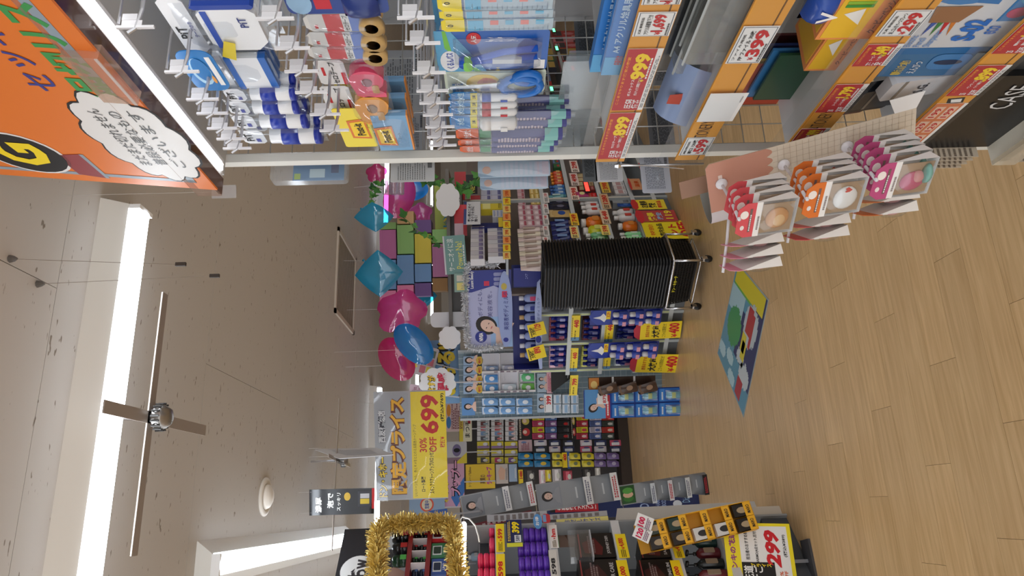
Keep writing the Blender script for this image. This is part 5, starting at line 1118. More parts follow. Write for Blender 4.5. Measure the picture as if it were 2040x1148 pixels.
for r in range(3):
    for c in range(7):
        spawn('brown_pouch', sachet(w * .36, h * .27, (70, 50, 40), (110, 84, 66), (150, 120, 96)), PB.mat(u + w * .12, zb + h * (.02 + .29 * r), .05, -2 - 2.5 * c, 0, -30 + 4 * c) @ Matrix.Translation((-.025 + .008 * c, -.012 * c, 0)), 'small brown pouch fanned out on the %s clip, %s of seven' % (('lowest', 'middle', 'highest')[r], ORD[c]), 'pouch', 'brown pouches')
u, zb, w, h = PB.fit(1163, 1359, 774, 832, .03)
spawn('hanging_strip', [('strip_card', MB().prism(rrect(-w / 2, w / 2, 0, h, w * .06, 3), 0, .003).mesh(M((24, 62, 150), .35)), []), R(-w / 2, w / 2, h * .78, h * .99, M((90, 150, 206), .35)), R(-w * .5, w * .3, h * .735, h * .78, M((190, 40, 56))), fine(-w * .4, w * .2, h * .745, h * .77, 1, WHITE)] + woman(-w * .12, h * .9, h * .085, lean=.6) + [R(w * .0, w * .36, h * .76, h * .86, WHITE, y=-.004), T('879', w * .18, h * .79, h * .035, TXT_RED, y=-.005, w=w * .3)],
      PB.mat(u, zb, .03), 'blue hanging strip with a woman on its header and blister packs below', 'hanging strip')
for r in range(3):
    for c in range(2):
        spawn('blister_pack', blister(w * .47, h * .235, (34, 104, 190), (60, 130, 205), (110, 176, 200), (190, 200, 120)), PB.mat(u - w * .25 + w * .5 * c, zb + h * (.01 + .24 * r), .042), 'blue blister pack on the blue strip, %s row, column %s the baskets' % (('bottom', 'middle', 'top')[r], ('away from', 'towards')[c]), 'blister pack', 'blue blister packs')

# --- mask panel at the far end of N (y 700-835) on a wire grid
PK = Plane((1.02, 6.35), -22)
uk0, uk1 = PK.sz(1000, 832)[0], PK.sz(1000, 700)[0]; zk0, zk1 = PK.sz(1165, 780)[1], PK.sz(915, 780)[1]
gw = MB()
for q in range(int((zk1 - .1) / .05)): gw.tube([(uk0, .004, .1 + q * .05), (uk1, .004, .1 + q * .05)], .0018, 3)
for q in range(int((uk1 - uk0) / .05) + 1): gw.tube([(uk0 + q * .05, .004, .0), (uk0 + q * .05, .004, zk1)], .0018, 3)
pn = spawn('wire_panel', [('side_post', MB().box(uk0 - .02, uk0, 0, .02, 0, zk1).mesh(STG), []), ('side_post', MB().box(uk1, uk1 + .02, 0, .02, 0, zk1).mesh(STG), []), ('backing', MB().box(uk0, uk1, .02, .03, 0.02, zk1).mesh(M((126, 146, 156), .6)), [])], PK.mat(0, 0), 'wire grid panel of face masks next to the lilac header', 'wire panel')
o = link('wire_grid', gw.mesh(M((200, 206, 208), .4, .4)), pn); o['kind'] = 'stuff'
for q in range(4):
    u, zb, w, h = PK.fit(923, 950, 710 + 19 * q, 728 + 19 * q, .02)
    spawn('photo_card', [('card', MB().box(-w / 2, w / 2, 0, .0015, 0, h).mesh(M((150, 176, 206), .4)), [])] + woman(w * .05, h * .55, h * .5, lean=.3 * (q % 2)) + [O(cloud(w * .0, -h * .2, w * .42, h * .24, 7), M((214, 180, 60)), y=-.002, name='yellow_badge'), T('特価', 0, -h * .2, h * .2, TXT_RED, y=-.003)], PK.mat(u, zb, .02), 'pale blue portrait card with yellow badge, %s from the lilac header' % ORD[q], 'card', 'portrait cards')
for q, (y0, y1) in enumerate(((703, 740), (741, 780))):
    u, zb, w, h = PK.fit(960, 1066, y0, y1, .02)
    spawn('white_tray', [('tray_back', MB().box(-w / 2, w / 2, -.002, 0, 0, h).mesh(M((206, 206, 214), .4)), []), ('tray_lip', MB().box(-w / 2, -w * .4, -.05, -.002, 0, h).mesh(M((226, 224, 226), .4)), [fine(-w * .49, -w * .41, h * .1, h * .8, 6, M((120, 100, 120)), y=-.0508, seed=q)]), ('tray_rib', MB().box(-w / 2, w / 2, -.03, -.002, h * .32, h * .335).mesh(M((226, 224, 226), .4)), []), ('tray_rib', MB().box(-w / 2, w / 2, -.03, -.002, h * .66, h * .675).mesh(M((226, 224, 226), .4)), []), ('tray_floor', MB().box(-w / 2, w / 2, -.03, -.002, 0, .006).mesh(M((226, 224, 226), .4)), [])], PK.mat(u, zb, .02), 'white compartment tray on the mask panel, %s the lilac header' % ('nearer' if q == 0 else 'farther from'), 'tray', 'white trays')
    for r in range(3):
        for c in range(1 if q == 0 else 2):
            if q == 1 and r == 1 and c == 1: continue
            cl = ((206, 160, 190), (190, 196, 220), (150, 176, 214)) if q == 0 else (((120, 200, 90), (206, 220, 230), (80, 150, 210)) if c == 0 else ((90, 190, 120), (226, 190, 160), (70, 140, 206)))
            spawn('mask_pack', sachet(w * (.3 if q == 0 else .42), h * .27, cl[r], (226, 228, 236), (240, 240, 246)), PK.mat(u - w * .3 + c * w * .5 + (0 if q else w * .0), zb + h * (.02 + .34 * r), .036), '%s foil mask pack in the %s white tray, %s level%s' % (('pink', 'lilac', 'blue')[r] if q == 0 else ('green', 'pale', 'blue')[r], ('nearer', 'farther')[q], ('bottom', 'middle', 'top')[r], '' if q == 0 else (', far column', ', near column')[c]), 'mask pack', 'foil mask packs')
u, zb, w, h = PK.fit(920, 946, 793, 828, .02)
spawn('photo_card', [('card', MB().box(-w / 2, w / 2, 0, .0015, 0, h).mesh(M((90, 140, 196), .4)), [])] + woman(0, h * .5, h * .5), PK.mat(u, zb, .02), 'wide blue portrait card above the blue mask packs', 'card')
for r in range(3):
    for c in range(2):
        u, zb, w, h = PK.fit(960 + 34 * r, 992 + 34 * r, 793 + 17 * (1 - c), 809 + 17 * (1 - c), .03)
        spawn('mask_pack', sachet(w * .98, h, (110, 160, 214), (206, 220, 236), (226, 236, 246)), PK.mat(u, zb, .03), 'light blue mask pack, %s row of six, %s column' % (('top', 'middle', 'bottom')[r], ('far', 'near')[c]), 'mask pack', 'blue mask packs')
# lower part of the panel: portrait posters, white boxes and the black corner board
for q, (x0, x1, y0, y1, c) in enumerate(((1070, 1088, 744, 782, (170, 190, 206)), (1070, 1088, 784, 822, (160, 184, 206)), (1089, 1100, 740, 784, (230, 180, 190)))):
    u, zb, w, h = PK.fit(x0, x1, y0, y1, .03)
    spawn('poster_card', [('card', MB().box(-w / 2, w / 2, 0, .0015, 0, h).mesh(M(c, .4)), [])] + (woman(-w * .2, h * .5, h * .5) + woman(w * .2, h * .5, h * .46) if q < 2 else [fine(-w * .4, w * .4, h * .2, h * .8, 3, M((190, 70, 90)))]), PK.mat(u, zb, .03), ('pale poster card with two portraits, upper right', 'pale poster card with two portraits above the 399 tag', 'pink poster card with small lettering')[q] + ' on the mask panel', 'poster', 'poster cards')
tag_card(PK, 1084, 1100, 786, 822, '399', (236, 236, 236), (206, 30, 40), 'white 399 tag on the mask panel', .04, '', h_txt=.6)
for r in range(2):
    for c in range(3):
        u, zb, w, h = PK.fit(1102 + 17 * c, 1117 + 17 * c, 784 + 19 * r, 802 + 19 * r, .03)
        spawn('white_box', carton(w, h, .05, (214, 224, 234), (150, 186, 220), None, 2), PK.mat(u, zb, .03 + .05), 'small white box, %s level, %s the baskets, below the mask panel' % (('top', 'middle', 'bottom')[c], ('nearer', 'farther from')[r]), 'box', 'white boxes')
u, zb, w, h = PK.fit(1098, 1136, 738, 782, .05)
spawn('corner_board', [('board', MB().prism([(-w / 2, h), (w / 2, h), (w / 2, 0), (w * .1, 0)], 0, .004).mesh(M((16, 17, 20), .4)), []), T('Visage', w * .2, h * .12, h * .06, TXT_WHITE, bold=0)], PK.mat(u, zb, .05), 'black triangular board on the mask panel', 'board')
# ================================================================== goods on the long gondola right of the baskets (G)
def gz_(x, y): return PG.sz(x, y)[1]
GG = 'goods on the long gondola'
def grow(proto, x0, x1, y0, y1, n, name, cat, desc, ref='from the baskets', off=-.03, z=None, stack=1, hcap=9): shelf_row(PG, proto, x0, x1, y0, y1, n, name, cat, desc, ref, GG, off, .0, z, hcap, stack)
def cart(c, c1, c2=None, f=0, d=.06): return lambda w, h, k: carton(w, h, d, c[k % len(c)], c1, c2, f)
# top shelf
grow(cart([(206, 206, 226), (196, 200, 222)], (110, 110, 160), None, 1), 958, 1001, 378, 400, 2, 'cream_box', 'box', 'white and lavender box near the ivy', z=gz[0], stack=2)
grow(cart([(222, 202, 60)], (240, 232, 150), None, 0), 957, 1001, 402, 418, 1, 'yellow_box', 'box', 'yellow box on the top shelf beside the white sign', z=gz[0])
grow(cart([(214, 214, 220)], (150, 160, 190), None, 2), 981, 1003, 418, 433, 1, 'white_carton', 'box', 'low white carton beside yellow box', z=gz[0], stack=3)
u, zb, w, h = PG.fit(940, 1003, 434, 453, -.02); h = zb + h - gz[0]
spawn('navy_tray', [('tray_back', MB().box(-w / 2, w / 2, .05, .054, 0, h).mesh(M((34, 40, 100), .4)), []), ('tray_floor', MB().box(-w / 2, w / 2, 0, .05, 0, .006).mesh(M((34, 40, 100), .4)), []), ('tray_front', MB().box(-w / 2, w / 2, 0, .003, 0, h * .16).mesh(M((226, 200, 60), .4)), []), ('tray_side', MB().box(-w / 2, -w / 2 + .003, 0, .05, 0, h).mesh(M((40, 46, 110), .4)), [])], PG.mat(u, gz[0], -.02), 'open navy display tray on the top shelf', 'tray')
grow(cart([(206, 206, 212), (196, 190, 200), (214, 210, 214)], (120, 120, 150), None, 1), 971, 1004, 453, 512, 7, 'soap_box', 'box', 'small pale carton in the lower layer of the top shelf', z=gz[0])
grow(cart([(214, 212, 216), (200, 198, 206)], (130, 120, 160), None, 1), 937, 967, 451, 517, 8, 'soap_box', 'box', 'small pale carton in the upper layer of the top shelf', z=gz[0] + .16)
for q in range(9):
    y1 = 517 - 15.5 * q; u, zb, w, h = PG.fit(1002, 1017, y1 - 14.5, y1 - .5, .005)
    spawn('price_tag', [('card', MB().box(-w / 2, w / 2, 0, .001, 0, h).mesh(M(((246, 214, 120), (250, 220, 60), (246, 170, 90))[q % 3], .4)), []), T(('598', '498', '698', '398')[q % 4], 0, h * .5, h * .5, M((206, 50, 20)), w=w * .66)], PG.mat(u, zb, .005), 'small yellow tag on the top rail, %s from the baskets' % ORD[q], 'price tag', 'tags on the top rail')
u, zb, w, h = PG.fit(924, 957, 402, 447, .03)
spawn('white_sign', [('board', MB().box(-w / 2, w / 2, 0, .003, 0, h).mesh(M((226, 228, 234), .4)), []), R(-w / 2, w / 2, h * .84, h, M((70, 90, 150))), T('臭い男のニオイ\nすぐワキガに\n効く!', w * .0, h * .46, h * .6, M((20, 24, 50)), w=w * .8, bold=.03)], PG.mat(u, zb, .03), 'white sign with black Japanese headline by the ivy', 'sign')
spawn('white_sign', [('board', MB().box(-.08, .08, 0, .003, 0, .05).mesh(M((206, 214, 196), .4)), []), T('薬用', 0, .025, .03, M((40, 60, 120)), w=.1)], PG.mat(PG.sz(930, 392)[0], PG.sz(938, 392)[1], .02), 'narrow pale header sign above the white headline sign', 'sign')
# second shelf: pink boxes and cream bottles
grow(cart([(214, 180, 186), (206, 170, 178)], (190, 110, 120), None, 1), 1031, 1058, 376, 408, 4, 'pink_box', 'box', 'pale pink box high on the second shelf', z=gz[1] + .13)
grow(cart([(216, 190, 196), (210, 180, 188)], (180, 90, 110), (236, 220, 224), 1, .07), 1033, 1080, 408, 450, 4, 'pink_box', 'box', 'pale pink box on the second shelf', z=gz[1], stack=3)
grow(lambda w, h, k: tube_pack(w, h, [(226, 206, 200), (230, 220, 206), (222, 200, 196), (226, 214, 190)][k % 4], (206, 190, 180), (190, 170, 160)), 1034, 1081, 450, 534, 9, 'cream_tube', 'tube', 'cream coloured tube on the second shelf', z=gz[1])
grow(cart([(206, 176, 90), (226, 190, 110)], (240, 220, 160), None, 2, .05), 1056, 1081, 376, 407, 3, 'gold_box', 'box', 'small gold box on the second shelf', z=gz[1], stack=2)
for q in range(6):
    y1 = 514 - 22 * q; u, zb, w, h = PG.fit(1082, 1093, y1 - 20, y1, .004)
    spawn('price_tag', [('card', MB().box(-w / 2, w / 2, 0, .001, 0, h).mesh(M((236, 232, 230), .4)), []), fine(-w * .4, w * .1, h * .2, h * .8, 3, M((60, 60, 60)), seed=q), T(('98', '128', '158')[q % 3], w * .26, h * .5, h * .5, TXT_RED, w=w * .3)], PG.mat(u, zb, .004), 'white tag on the second rail, %s from the baskets' % ORD[q], 'price tag', 'tags on the second rail')
# third shelf
grow(lambda w, h, k: bottle(w, h, (206, 80, 40), (226, 150, 60), (236, 190, 120), 'slim'), 1097, 1139, 338, 363, 4, 'amber_bottle', 'bottle', 'orange red bottle with gold band on the third shelf', z=gz[2])
grow(lambda w, h, k: bottle(w, h, (70, 120, 180), (60, 100, 170), (190, 210, 226), 'round'), 1096, 1139, 364, 384, 3, 'blue_bottle', 'bottle', 'blue bottle on the third shelf', z=gz[2])
grow(lambda w, h, k: tube_pack(w, h, (110, 170, 176), (70, 130, 140), (190, 216, 214)), 1094, 1139, 384, 398, 2, 'teal_tube', 'tube', 'teal tube on the third shelf', z=gz[2])
grow(lambda w, h, k: sachet(w, h, (24, 28, 50), (30, 36, 64), (110, 110, 130)), 1092, 1139, 398, 417, 2, 'dark_sachet', 'sachet', 'dark navy sachet on the third shelf', z=gz[2])
grow(lambda w, h, k: sachet(w, h, (200, 168, 110), (214, 186, 130), (40, 80, 160)), 1094, 1139, 418, 434, 1, 'gold_sachet', 'sachet', 'gold sachet with blue mark on the third shelf', z=gz[2])
grow(lambda w, h, k: tube_pack(w, h, (36, 44, 110), (150, 120, 110), (120, 150, 200)), 1099, 1140, 434, 474, 4, 'navy_tube', 'tube', 'navy tube on the third shelf', z=gz[2])
for q, (y0, y1, t, bg) in enumerate(((425, 449, '749', (246, 200, 60)), (451, 474, '598', (240, 220, 140)), (372, 398, '398', (240, 214, 200)), (345, 370, '498', (226, 206, 200)), (320, 343, '298', (236, 220, 210)))):
    u, zb, w, h = PG.fit(1136, 1152, y0, y1, .006)
    spawn('price_tag', [('card', MB().box(-w / 2, w / 2, 0, .001, 0, h).mesh(M(bg, .4)), []), T(t, w * .1, h * .5, h * .62, M((200, 40, 30)), w=w * .6, bold=.04), fine(-w * .46, -w * .25, h * .2, h * .8, 3, M((90, 80, 70)), seed=q)], PG.mat(u, zb, .006), 'price tag reading %s on the third rail' % t, 'price tag', 'tags on the third rail')
# fourth shelf
grow(lambda w, h, k: sachet(w, h, (180, 70, 120), (240, 220, 70), (236, 226, 160)), 1142, 1172, 381, 393, 1, 'talker_card', 'card', 'magenta and yellow talking card on the fourth shelf', off=.0)
grow(cart([(226, 30, 34)], (246, 120, 110), None, 2), 1152, 1204, 384, 393, 1, 'red_box', 'box', 'bright red box on the fourth shelf', z=gz[3])
grow(lambda w, h, k: bottle(w, h, (226, 222, 220), (236, 234, 232), (206, 70, 60), 'slim'), 1158, 1204, 394, 420, 3, 'white_bottle', 'bottle', 'white bottle with red print on the fourth shelf', z=gz[3])
grow(lambda w, h, k: bottle(w, h, (232, 116, 26), (236, 232, 228), (226, 140, 60), 'round'), 1158, 1204, 421, 440, 1, 'orange_bottle', 'bottle', 'bright orange bottle with white cap on the fourth shelf', z=gz[3])
grow(lambda w, h, k: bottle(w, h, (206, 206, 30), (236, 232, 228), (226, 226, 120), 'round'), 1162, 1204, 440, 457, 1, 'lime_bottle', 'bottle', 'lime yellow bottle with white cap on the fourth shelf', z=gz[3])
grow(cart([(150, 60, 56), (190, 160, 120)], (206, 190, 150), None, 0), 1148, 1203, 345, 379, 4, 'cream_box', 'box', 'maroon and tan box on the fourth shelf', z=gz[3])
grow(lambda w, h, k: bottle(w, h, (120, 186, 130), (236, 236, 230), (190, 226, 190), 'round'), 1168, 1204, 458, 476, 2, 'green_bottle', 'bottle', 'pale green bottle on the fourth shelf', z=gz[3])
for q, (y0, y1, t, bg) in enumerate(((448, 468, '598', (246, 224, 120)), (418, 446, '648', (226, 200, 170)), (386, 416, '1280', (214, 180, 140)), (362, 384, '398', (226, 190, 80)))):
    u, zb, w, h = PG.fit(1197, 1214, y0, y1, .006)
    spawn('price_tag', [('card', MB().box(-w / 2, w / 2, 0, .001, 0, h).mesh(M(bg, .4)), []), T(t, w * .1, h * .5, h * .6, M((200, 40, 30)), w=w * .6, bold=.04), fine(-w * .46, -w * .25, h * .2, h * .8, 3, M((90, 80, 70)), seed=q)], PG.mat(u, zb, .006), 'price tag reading %s on the fourth rail' % t, 'price tag', 'tags on the fourth rail')
# fifth shelf
grow(cart([(226, 222, 222), (214, 206, 206)], (190, 150, 150), None, 2), 1222, 1271, 362, 386, 3, 'white_carton', 'box', 'white carton lying on the fifth shelf', z=gz[4])
grow(cart([(150, 152, 154)], (110, 112, 116), None, 1), 1218, 1271, 388, 405, 1, 'grey_pack', 'box', 'stack of grey pads on the fifth shelf', z=gz[4])
grow(lambda w, h, k: sachet(w, h, (34, 80, 156), (30, 70, 150), (60, 110, 180)), 1230, 1272, 405, 412, 1, 'blue_pouch', 'pouch', 'shiny blue pouch on the fifth shelf', z=gz[4])
grow(lambda w, h, k: bottle(w, h, (226, 222, 220), (236, 234, 232), (206, 70, 60), 'slim'), 1222, 1271, 412, 432, 2, 'white_bottle', 'bottle', 'white bottle with red print on the fifth shelf', z=gz[4])
grow(lambda w, h, k: bottle(w, h, (232, 116, 26), (236, 232, 228), (226, 140, 60), 'round'), 1232, 1272, 433, 448, 1, 'orange_bottle', 'bottle', 'bright orange bottle with white cap on the fifth shelf', z=gz[4])
grow(lambda w, h, k: bottle(w, h, (150, 226, 160), (236, 236, 230), (214, 240, 214), 'round'), 1236, 1280, 458, 472, 2, 'green_bottle', 'bottle', 'mint green bottle by the baskets on the fifth shelf', z=gz[4])
# hanging pops below
def pop(x0, x1, y0, y1, bg, label, texts, top=None, off=.04, roll=0, curve=False):
    u, zb, w, h = PG.fit(x0, x1, y0, y1, off)
    p = [('card', MB().box(-w / 2, w / 2, 0, .0015, 0, h).mesh(M(bg, .4)), [])]
    if top: p.append(O(cloud(0, h * .97, w * .5, h * .1, 7), M(top, .4), y=-.002, name='red_topper'))
    for t in texts: p.append(T(t[0], w * t[1], h * t[2], h * t[3], M(t[4], .5), w=w * t[5], bold=t[6] if len(t) > 6 else .03, y=-.0016))
    spawn('sale_card', p, PG.mat(u, zb, off, roll), label, 'sale card', 'sale cards on the long gondola')
pop(1262, 1326, 398, 417, (240, 214, 60), 'yellow sale card with a red topper below the fifth shelf', (('お買得\n爆安', 0, .55, .5, (30, 30, 30), .7), ('限定品', 0, .2, .14, (206, 30, 40), .7)), (200, 50, 50))
pop(1272, 1348, 419, 443, (190, 70, 70), 'red, yellow and blue sale card beside the yellow poster', (('爆得', -.05, .66, .22, (246, 226, 60), .7), ('激安', 0, .45, .16, (150, 190, 226), .6), ('119', .1, .2, .2, (246, 226, 60), .7)), (206, 50, 60))
pop(1254, 1278, 356, 378, (206, 150, 110), 'tan picture card with a red topper beneath the fourth rail', (('温泉', 0, .4, .4, (200, 80, 30), .6),), (200, 50, 50))
pop(1282, 1384, 440, 476, (244, 222, 40), 'yellow poster with large red OFF lettering behind the trolley wheel', (('OFF', 0, .2, .22, (206, 30, 40), .8, .035), ('ント', 0, .42, .16, (206, 30, 40), .6, .05), ('店内全品', 0, .66, .12, (30, 30, 30), .7), ('特別!', 0, .84, .1, (220, 120, 30), .6)))
pop(1276, 1300, 325, 345, (236, 226, 214), 'pale card of black and red doodles beyond the post', (('驚\n安', 0, .5, .7, (30, 30, 30), .7),), (200, 50, 50))
# farther stretch seen through the wire of the near gondola
pal = [(190, 60, 60), (226, 206, 190), (60, 110, 70), (200, 170, 90), (110, 130, 170), (216, 140, 150), (60, 60, 70), (220, 210, 60)]
for r, (x0, x1, zi) in enumerate(((966, 1003, 0), (1040, 1081, 1), (1100, 1139, 2), (1160, 1204, 3), (1228, 1271, 4))):
    for q, (ya, yb, n) in enumerate(((300, 334, 4), (255, 298, 5), (200, 252, 5), (140, 195, 5), (60, 135, 6))):
        random.seed(r * 10 + q)
        cs_ = [random.choice(pal) for _ in range(4)]
        grow(cart(cs_, random.choice(pal), random.choice(pal + [None]), (r + q) % 3), x0, x1, ya, yb, n, 'goods_box', 'box', '%s box, %s shelf beyond the wire, bay %s' % (('red and cream', 'tan and grey', 'dark green', 'pale pink', 'mixed bright')[q], ORD[r], ORD[q]), z=gz[zi], hcap=(.22, .2, .13, .15, .16)[zi])
random.seed(11)
for q, (x, y, c) in enumerate(((1104, 60, (90, 255, 150)), (1110, 96, (90, 255, 150)), (1100, 178, (90, 255, 150)), (1142, 136, (255, 60, 40)), (1170, 372, (255, 50, 40)))):
    p_ = PG.px(x, y, .03); P2 = Plane((p_.x, p_.y), 36)
    spawn('shelf_screen', [('case', MB().box(-.09, .09, 0, .012, -.02, .03).mesh(M((30, 30, 32), .4)), []), ('lit_display', MB().box(-.08, .08, -.001, 0, -.012, .022).mesh(M(c, .4, 0, 2.2)), [])], P2.mat(0, p_.z), 'small glowing %s shelf display, %s from the picture edge' % ('red' if c[0] > 200 else 'green', ORD[q]), 'display', 'lit shelf displays')

# ================================================================== make-up wall far behind (F)
PF = Plane((.5, 8.3), 0)
fu0, fu1 = PF.sz(1100, 1010)[0], PF.sz(1100, 815)[0]; ft = PF.sz(912, 880)[1]
spawn('display_gondola', [('back_panel', slab(PF, fu0 - 1.2, fu1, .05, ft, -.32, -.3, M((70, 66, 66), .6)), []), ('base', slab(PF, fu0 - 1.2, fu1, 0, .12, -.3, 0, M((60, 48, 40), .6)), []), ('side_panel', slab(PF, fu1, fu1 + .03, 0, ft, -.32, .0, M((120, 116, 112), .5)), [])], ID, 'dark make-up wall gondola far behind the grey tray strips', 'shelf')
GF = 'make-up packs on the far wall'
def fcell(x0, x1, y0, y1, proto, name, cat, label, off=0.0):
    u, zb, w, h = PF.fit(x0, x1, y0, y1, off); spawn(name, proto(w, h), PF.mat(u, zb, off), label, cat, GF)
for c, (x0, x1) in enumerate(((950, 975), (978, 1003), (1006, 1031))):
    for r in range(5):
        y0 = 830 + 9.8 * r
        fcell(x0, x1, y0, y0 + 9.2, lambda w, h: carton(w, h, .05, (220, 220, 222), [(60, 66, 70), (110, 60, 60), (190, 90, 100), (120, 150, 190), (80, 80, 90)][r], [(150, 170, 180), (200, 120, 120), (230, 200, 200)][c], 2), 'lens_box', 'box', 'white lens box, column %s from the ceiling, row %s from the mask panel' % (ORD[c], ORD[r]))
for c, (x0, x1) in enumerate(((950, 975), (978, 1003), (1005, 1031))):
    for r, (y0, y1) in enumerate(((880, 894), (896, 909), (911, 923))):
        fcell(x0, x1, y0, y1, lambda w, h: carton(w, h, .05, (222, 206, 60), [(150, 120, 170), (170, 170, 176), [(70, 70, 74), (190, 50, 110), (120, 70, 160)][c]][r], (226, 226, 230), 3 if r < 2 else 2), 'lash_box', 'box', 'yellow edged lash box, column %s from the ceiling, row %s from the mask panel' % (ORD[c], ORD[r]))
for s_, (xb, nm) in enumerate(((1033, 'upper'), (1138, 'lower'))):
    w_x = 25 if s_ == 0 else 9
    fcell(xb, xb + w_x, 827, 876, lambda w, h: [('card', MB().box(-w / 2, w / 2, 0, .004, 0, h).mesh(M((40, 36, 36), .4)), []), O(ellipse(-w * .2, h * .4, w * .16, h * .3, 14), M((200, 60, 60)), y=-.001), O(ellipse(w * .25, h * .42, w * .16, h * .3, 14), M((206, 190, 90)), y=-.001), O(ellipse(-w * .2, h * .5, w * .08, h * .16, 12), M((236, 206, 190)), y=-.0016), O(ellipse(w * .25, h * .5, w * .08, h * .16, 12), M((236, 206, 190)), y=-.0016), fine(-w * .45, w * .45, h * .8, h * .95, 2, M((220, 210, 190)))], 'header_card', 'card', 'dark header card of the %s lash block on the far wall' % nm)
FC = [(1060, 1084, [((226, 206, 50), (206, 60, 90)), ((206, 70, 110), (236, 226, 226))]), (1086, 1109, [((96, 130, 190), (214, 224, 240)), ((130, 90, 150), (226, 214, 236))]), (1111, 1135, [((34, 32, 34), (70, 70, 74)), ((40, 36, 38), (190, 40, 40))]),
      (1148, 1171, [((226, 206, 50), (206, 60, 90)), ((190, 50, 70), (236, 206, 206))]), (1174, 1198, [((206, 200, 220), (90, 110, 170)), ((90, 110, 170), (226, 226, 236))]), (1199, 1223, [((200, 60, 50), (236, 206, 190)), ((60, 70, 66), (206, 206, 200))])]
for c, (x0, x1, cl) in enumerate(FC):
    for r in range(4):
        a, b = cl[r % 2]
        fcell(x0, x1, 826 + 12.4 * r, 837.6 + 12.4 * r, lambda w, h: carton(w, h, .05, a, tuple(int(v * .8) for v in a), b, 0), 'lash_pack', 'box', 'small %s lash pack, column %s below the header, row %s from the mask panel' % (('yellow', 'pale blue', 'black', 'mustard', 'lilac', 'red')[c], ORD[c], ORD[r]))
fcell(1033, 1060, 877, 900, lambda w, h: [('card', MB().box(-w / 2, w / 2, 0, .004, 0, h).mesh(M((206, 178, 186), .4)), []), fine(-w * .4, w * .3, h * .2, h * .8, 5, M((150, 80, 100))), O(ellipse(w * .3, h * .6, w * .1, h * .2, 12), M((110, 140, 190)), y=-.001)], 'header_card', 'card', 'pale pink header card on the far wall')
for c, (x0, x1) in enumerate(((1064, 1089), (1094, 1116), (1122, 1144), (1156, 1179), (1184, 1208), (1215, 1237))):
    for r in range(2):
        cd = [(206, 196, 206), (40, 44, 76), (36, 40, 48), (214, 196, 204), (34, 44, 84), (200, 80, 110)][(c + 2 * r) % 6]
        fcell(x0, x1, 877 + 12.5 * r, 888.5 + 12.5 * r, lambda w, h: [('card', MB().prism(rrect(-w / 2, w / 2, 0, h, w * .08, 2), 0, .003).mesh(M(cd, .35)), []), ('label_panel', MB().prism(rrect(-w * .4, w * .1, h * .15, h * .85, w * .05, 2), -.002, 0).mesh(M((222, 226, 232), .4)), []), ('ring_mark', MB().prism(ellipse(w * .26, h * .45, w * .14, h * .26, 12), -.002, 0).mesh(M((70, 80, 130), .4)), [])], 'liner_pack', 'pack', 'eye make-up pack with ring mark, %s column from the ceiling, %s row' % (ORD[c], ('inner', 'outer')[r]), .01)
for c, (x0, x1, k) in enumerate(((1032, 1062, 'a'), (1064, 1096, 'a'), (1100, 1120, 'y'), (1134, 1156, 'y'), (1159, 1183, 'y'), (1184, 1207, 'p'), (1209, 1233, 'p'))):
    for r in range(2):
        y0 = 902 + 15 * r
        pr = {'a': lambda w, h: sachet(w, h, (40, 120, 170), (50, 130, 180), (226, 190, 50)), 'y': lambda w, h: sachet(w, h, (222, 206, 60), (226, 214, 90), (120, 130, 90)), 'p': lambda w, h: sachet(w, h, (116, 96, 150), (130, 112, 160), (180, 170, 200))}[k]
        fcell(x0, x1, y0, y0 + 14, pr, 'sample_pack', 'pack', '%s hanging sachet, %s column from the ceiling, %s row' % ({'a': 'blue and yellow', 'y': 'yellow', 'p': 'purple'}[k], ORD[c], ('inner', 'outer')[r]), .04)
tag_card(PF, 1120, 1130, 902, 932, '400', YEL, (206, 30, 30), 'yellow 400 tag among the yellow sachets', .05, '', h_txt=.7)
u, zb, w, h = PF.fit(1130, 1136, 900, 934, .03); spawn('blue_board', [('board', MB().box(-w / 2, w / 2, 0, .003, 0, h).mesh(M((40, 100, 180), .4)), []), fine(-w * .4, w * .4, h * .2, h * .8, 1, WHITE)], PF.mat(u, zb, .03), 'thin blue backing board behind the yellow sachets', 'board')
fcell(928, 986, 925, 974, lambda w, h: [('card', MB().box(-w / 2, w / 2, 0, .004, 0, h).mesh(M((236, 200, 40), .4)), []), T('高質の', -w * .12, h * .42, h * .2, M((110, 80, 40)), w=w * .36), T('ラーキープ', w * .02, h * .2, h * .2, M((190, 60, 150)), w=w * .7, bold=.05), T('トリシー / Tallimo', 0, h * .86, h * .1, M((120, 90, 30)), w=w * .8)], 'yellow_sign', 'sign', 'yellow sign with purple lettering beyond the grey trays', .06)
fcell(988, 1012, 925, 964, lambda w, h: [('card', MB().box(-w / 2, w / 2, 0, .004, 0, h).mesh(M((206, 196, 190), .4)), []), O([(-w * .3, h * .3), (w * .2, h * .2), (w * .4, h * .6), (w * .1, h * .8), (-w * .3, h * .7)], M((222, 180, 156)), y=-.001), fine(-w * .3, w * .3, h * .05, h * .2, 2, M((120, 110, 110)))], 'photo_card', 'card', 'beige photo card of hands beside the yellow sign', .06)
fcell(1014, 1030, 925, 960, lambda w, h: [('card', MB().box(-w / 2, w / 2, 0, .004, 0, h).mesh(M((160, 184, 214), .4)), []), fine(-w * .3, w * .3, h * .1, h * .3, 2, WHITE)], 'photo_card', 'card', 'pale blue photo card beside the yellow sign', .06)
tag_card(PF, 1033, 1042, 936, 968, '1480', YEL, (206, 30, 30), 'yellow 1480 tag beside the grey trays', .07, '', h_txt=.7)
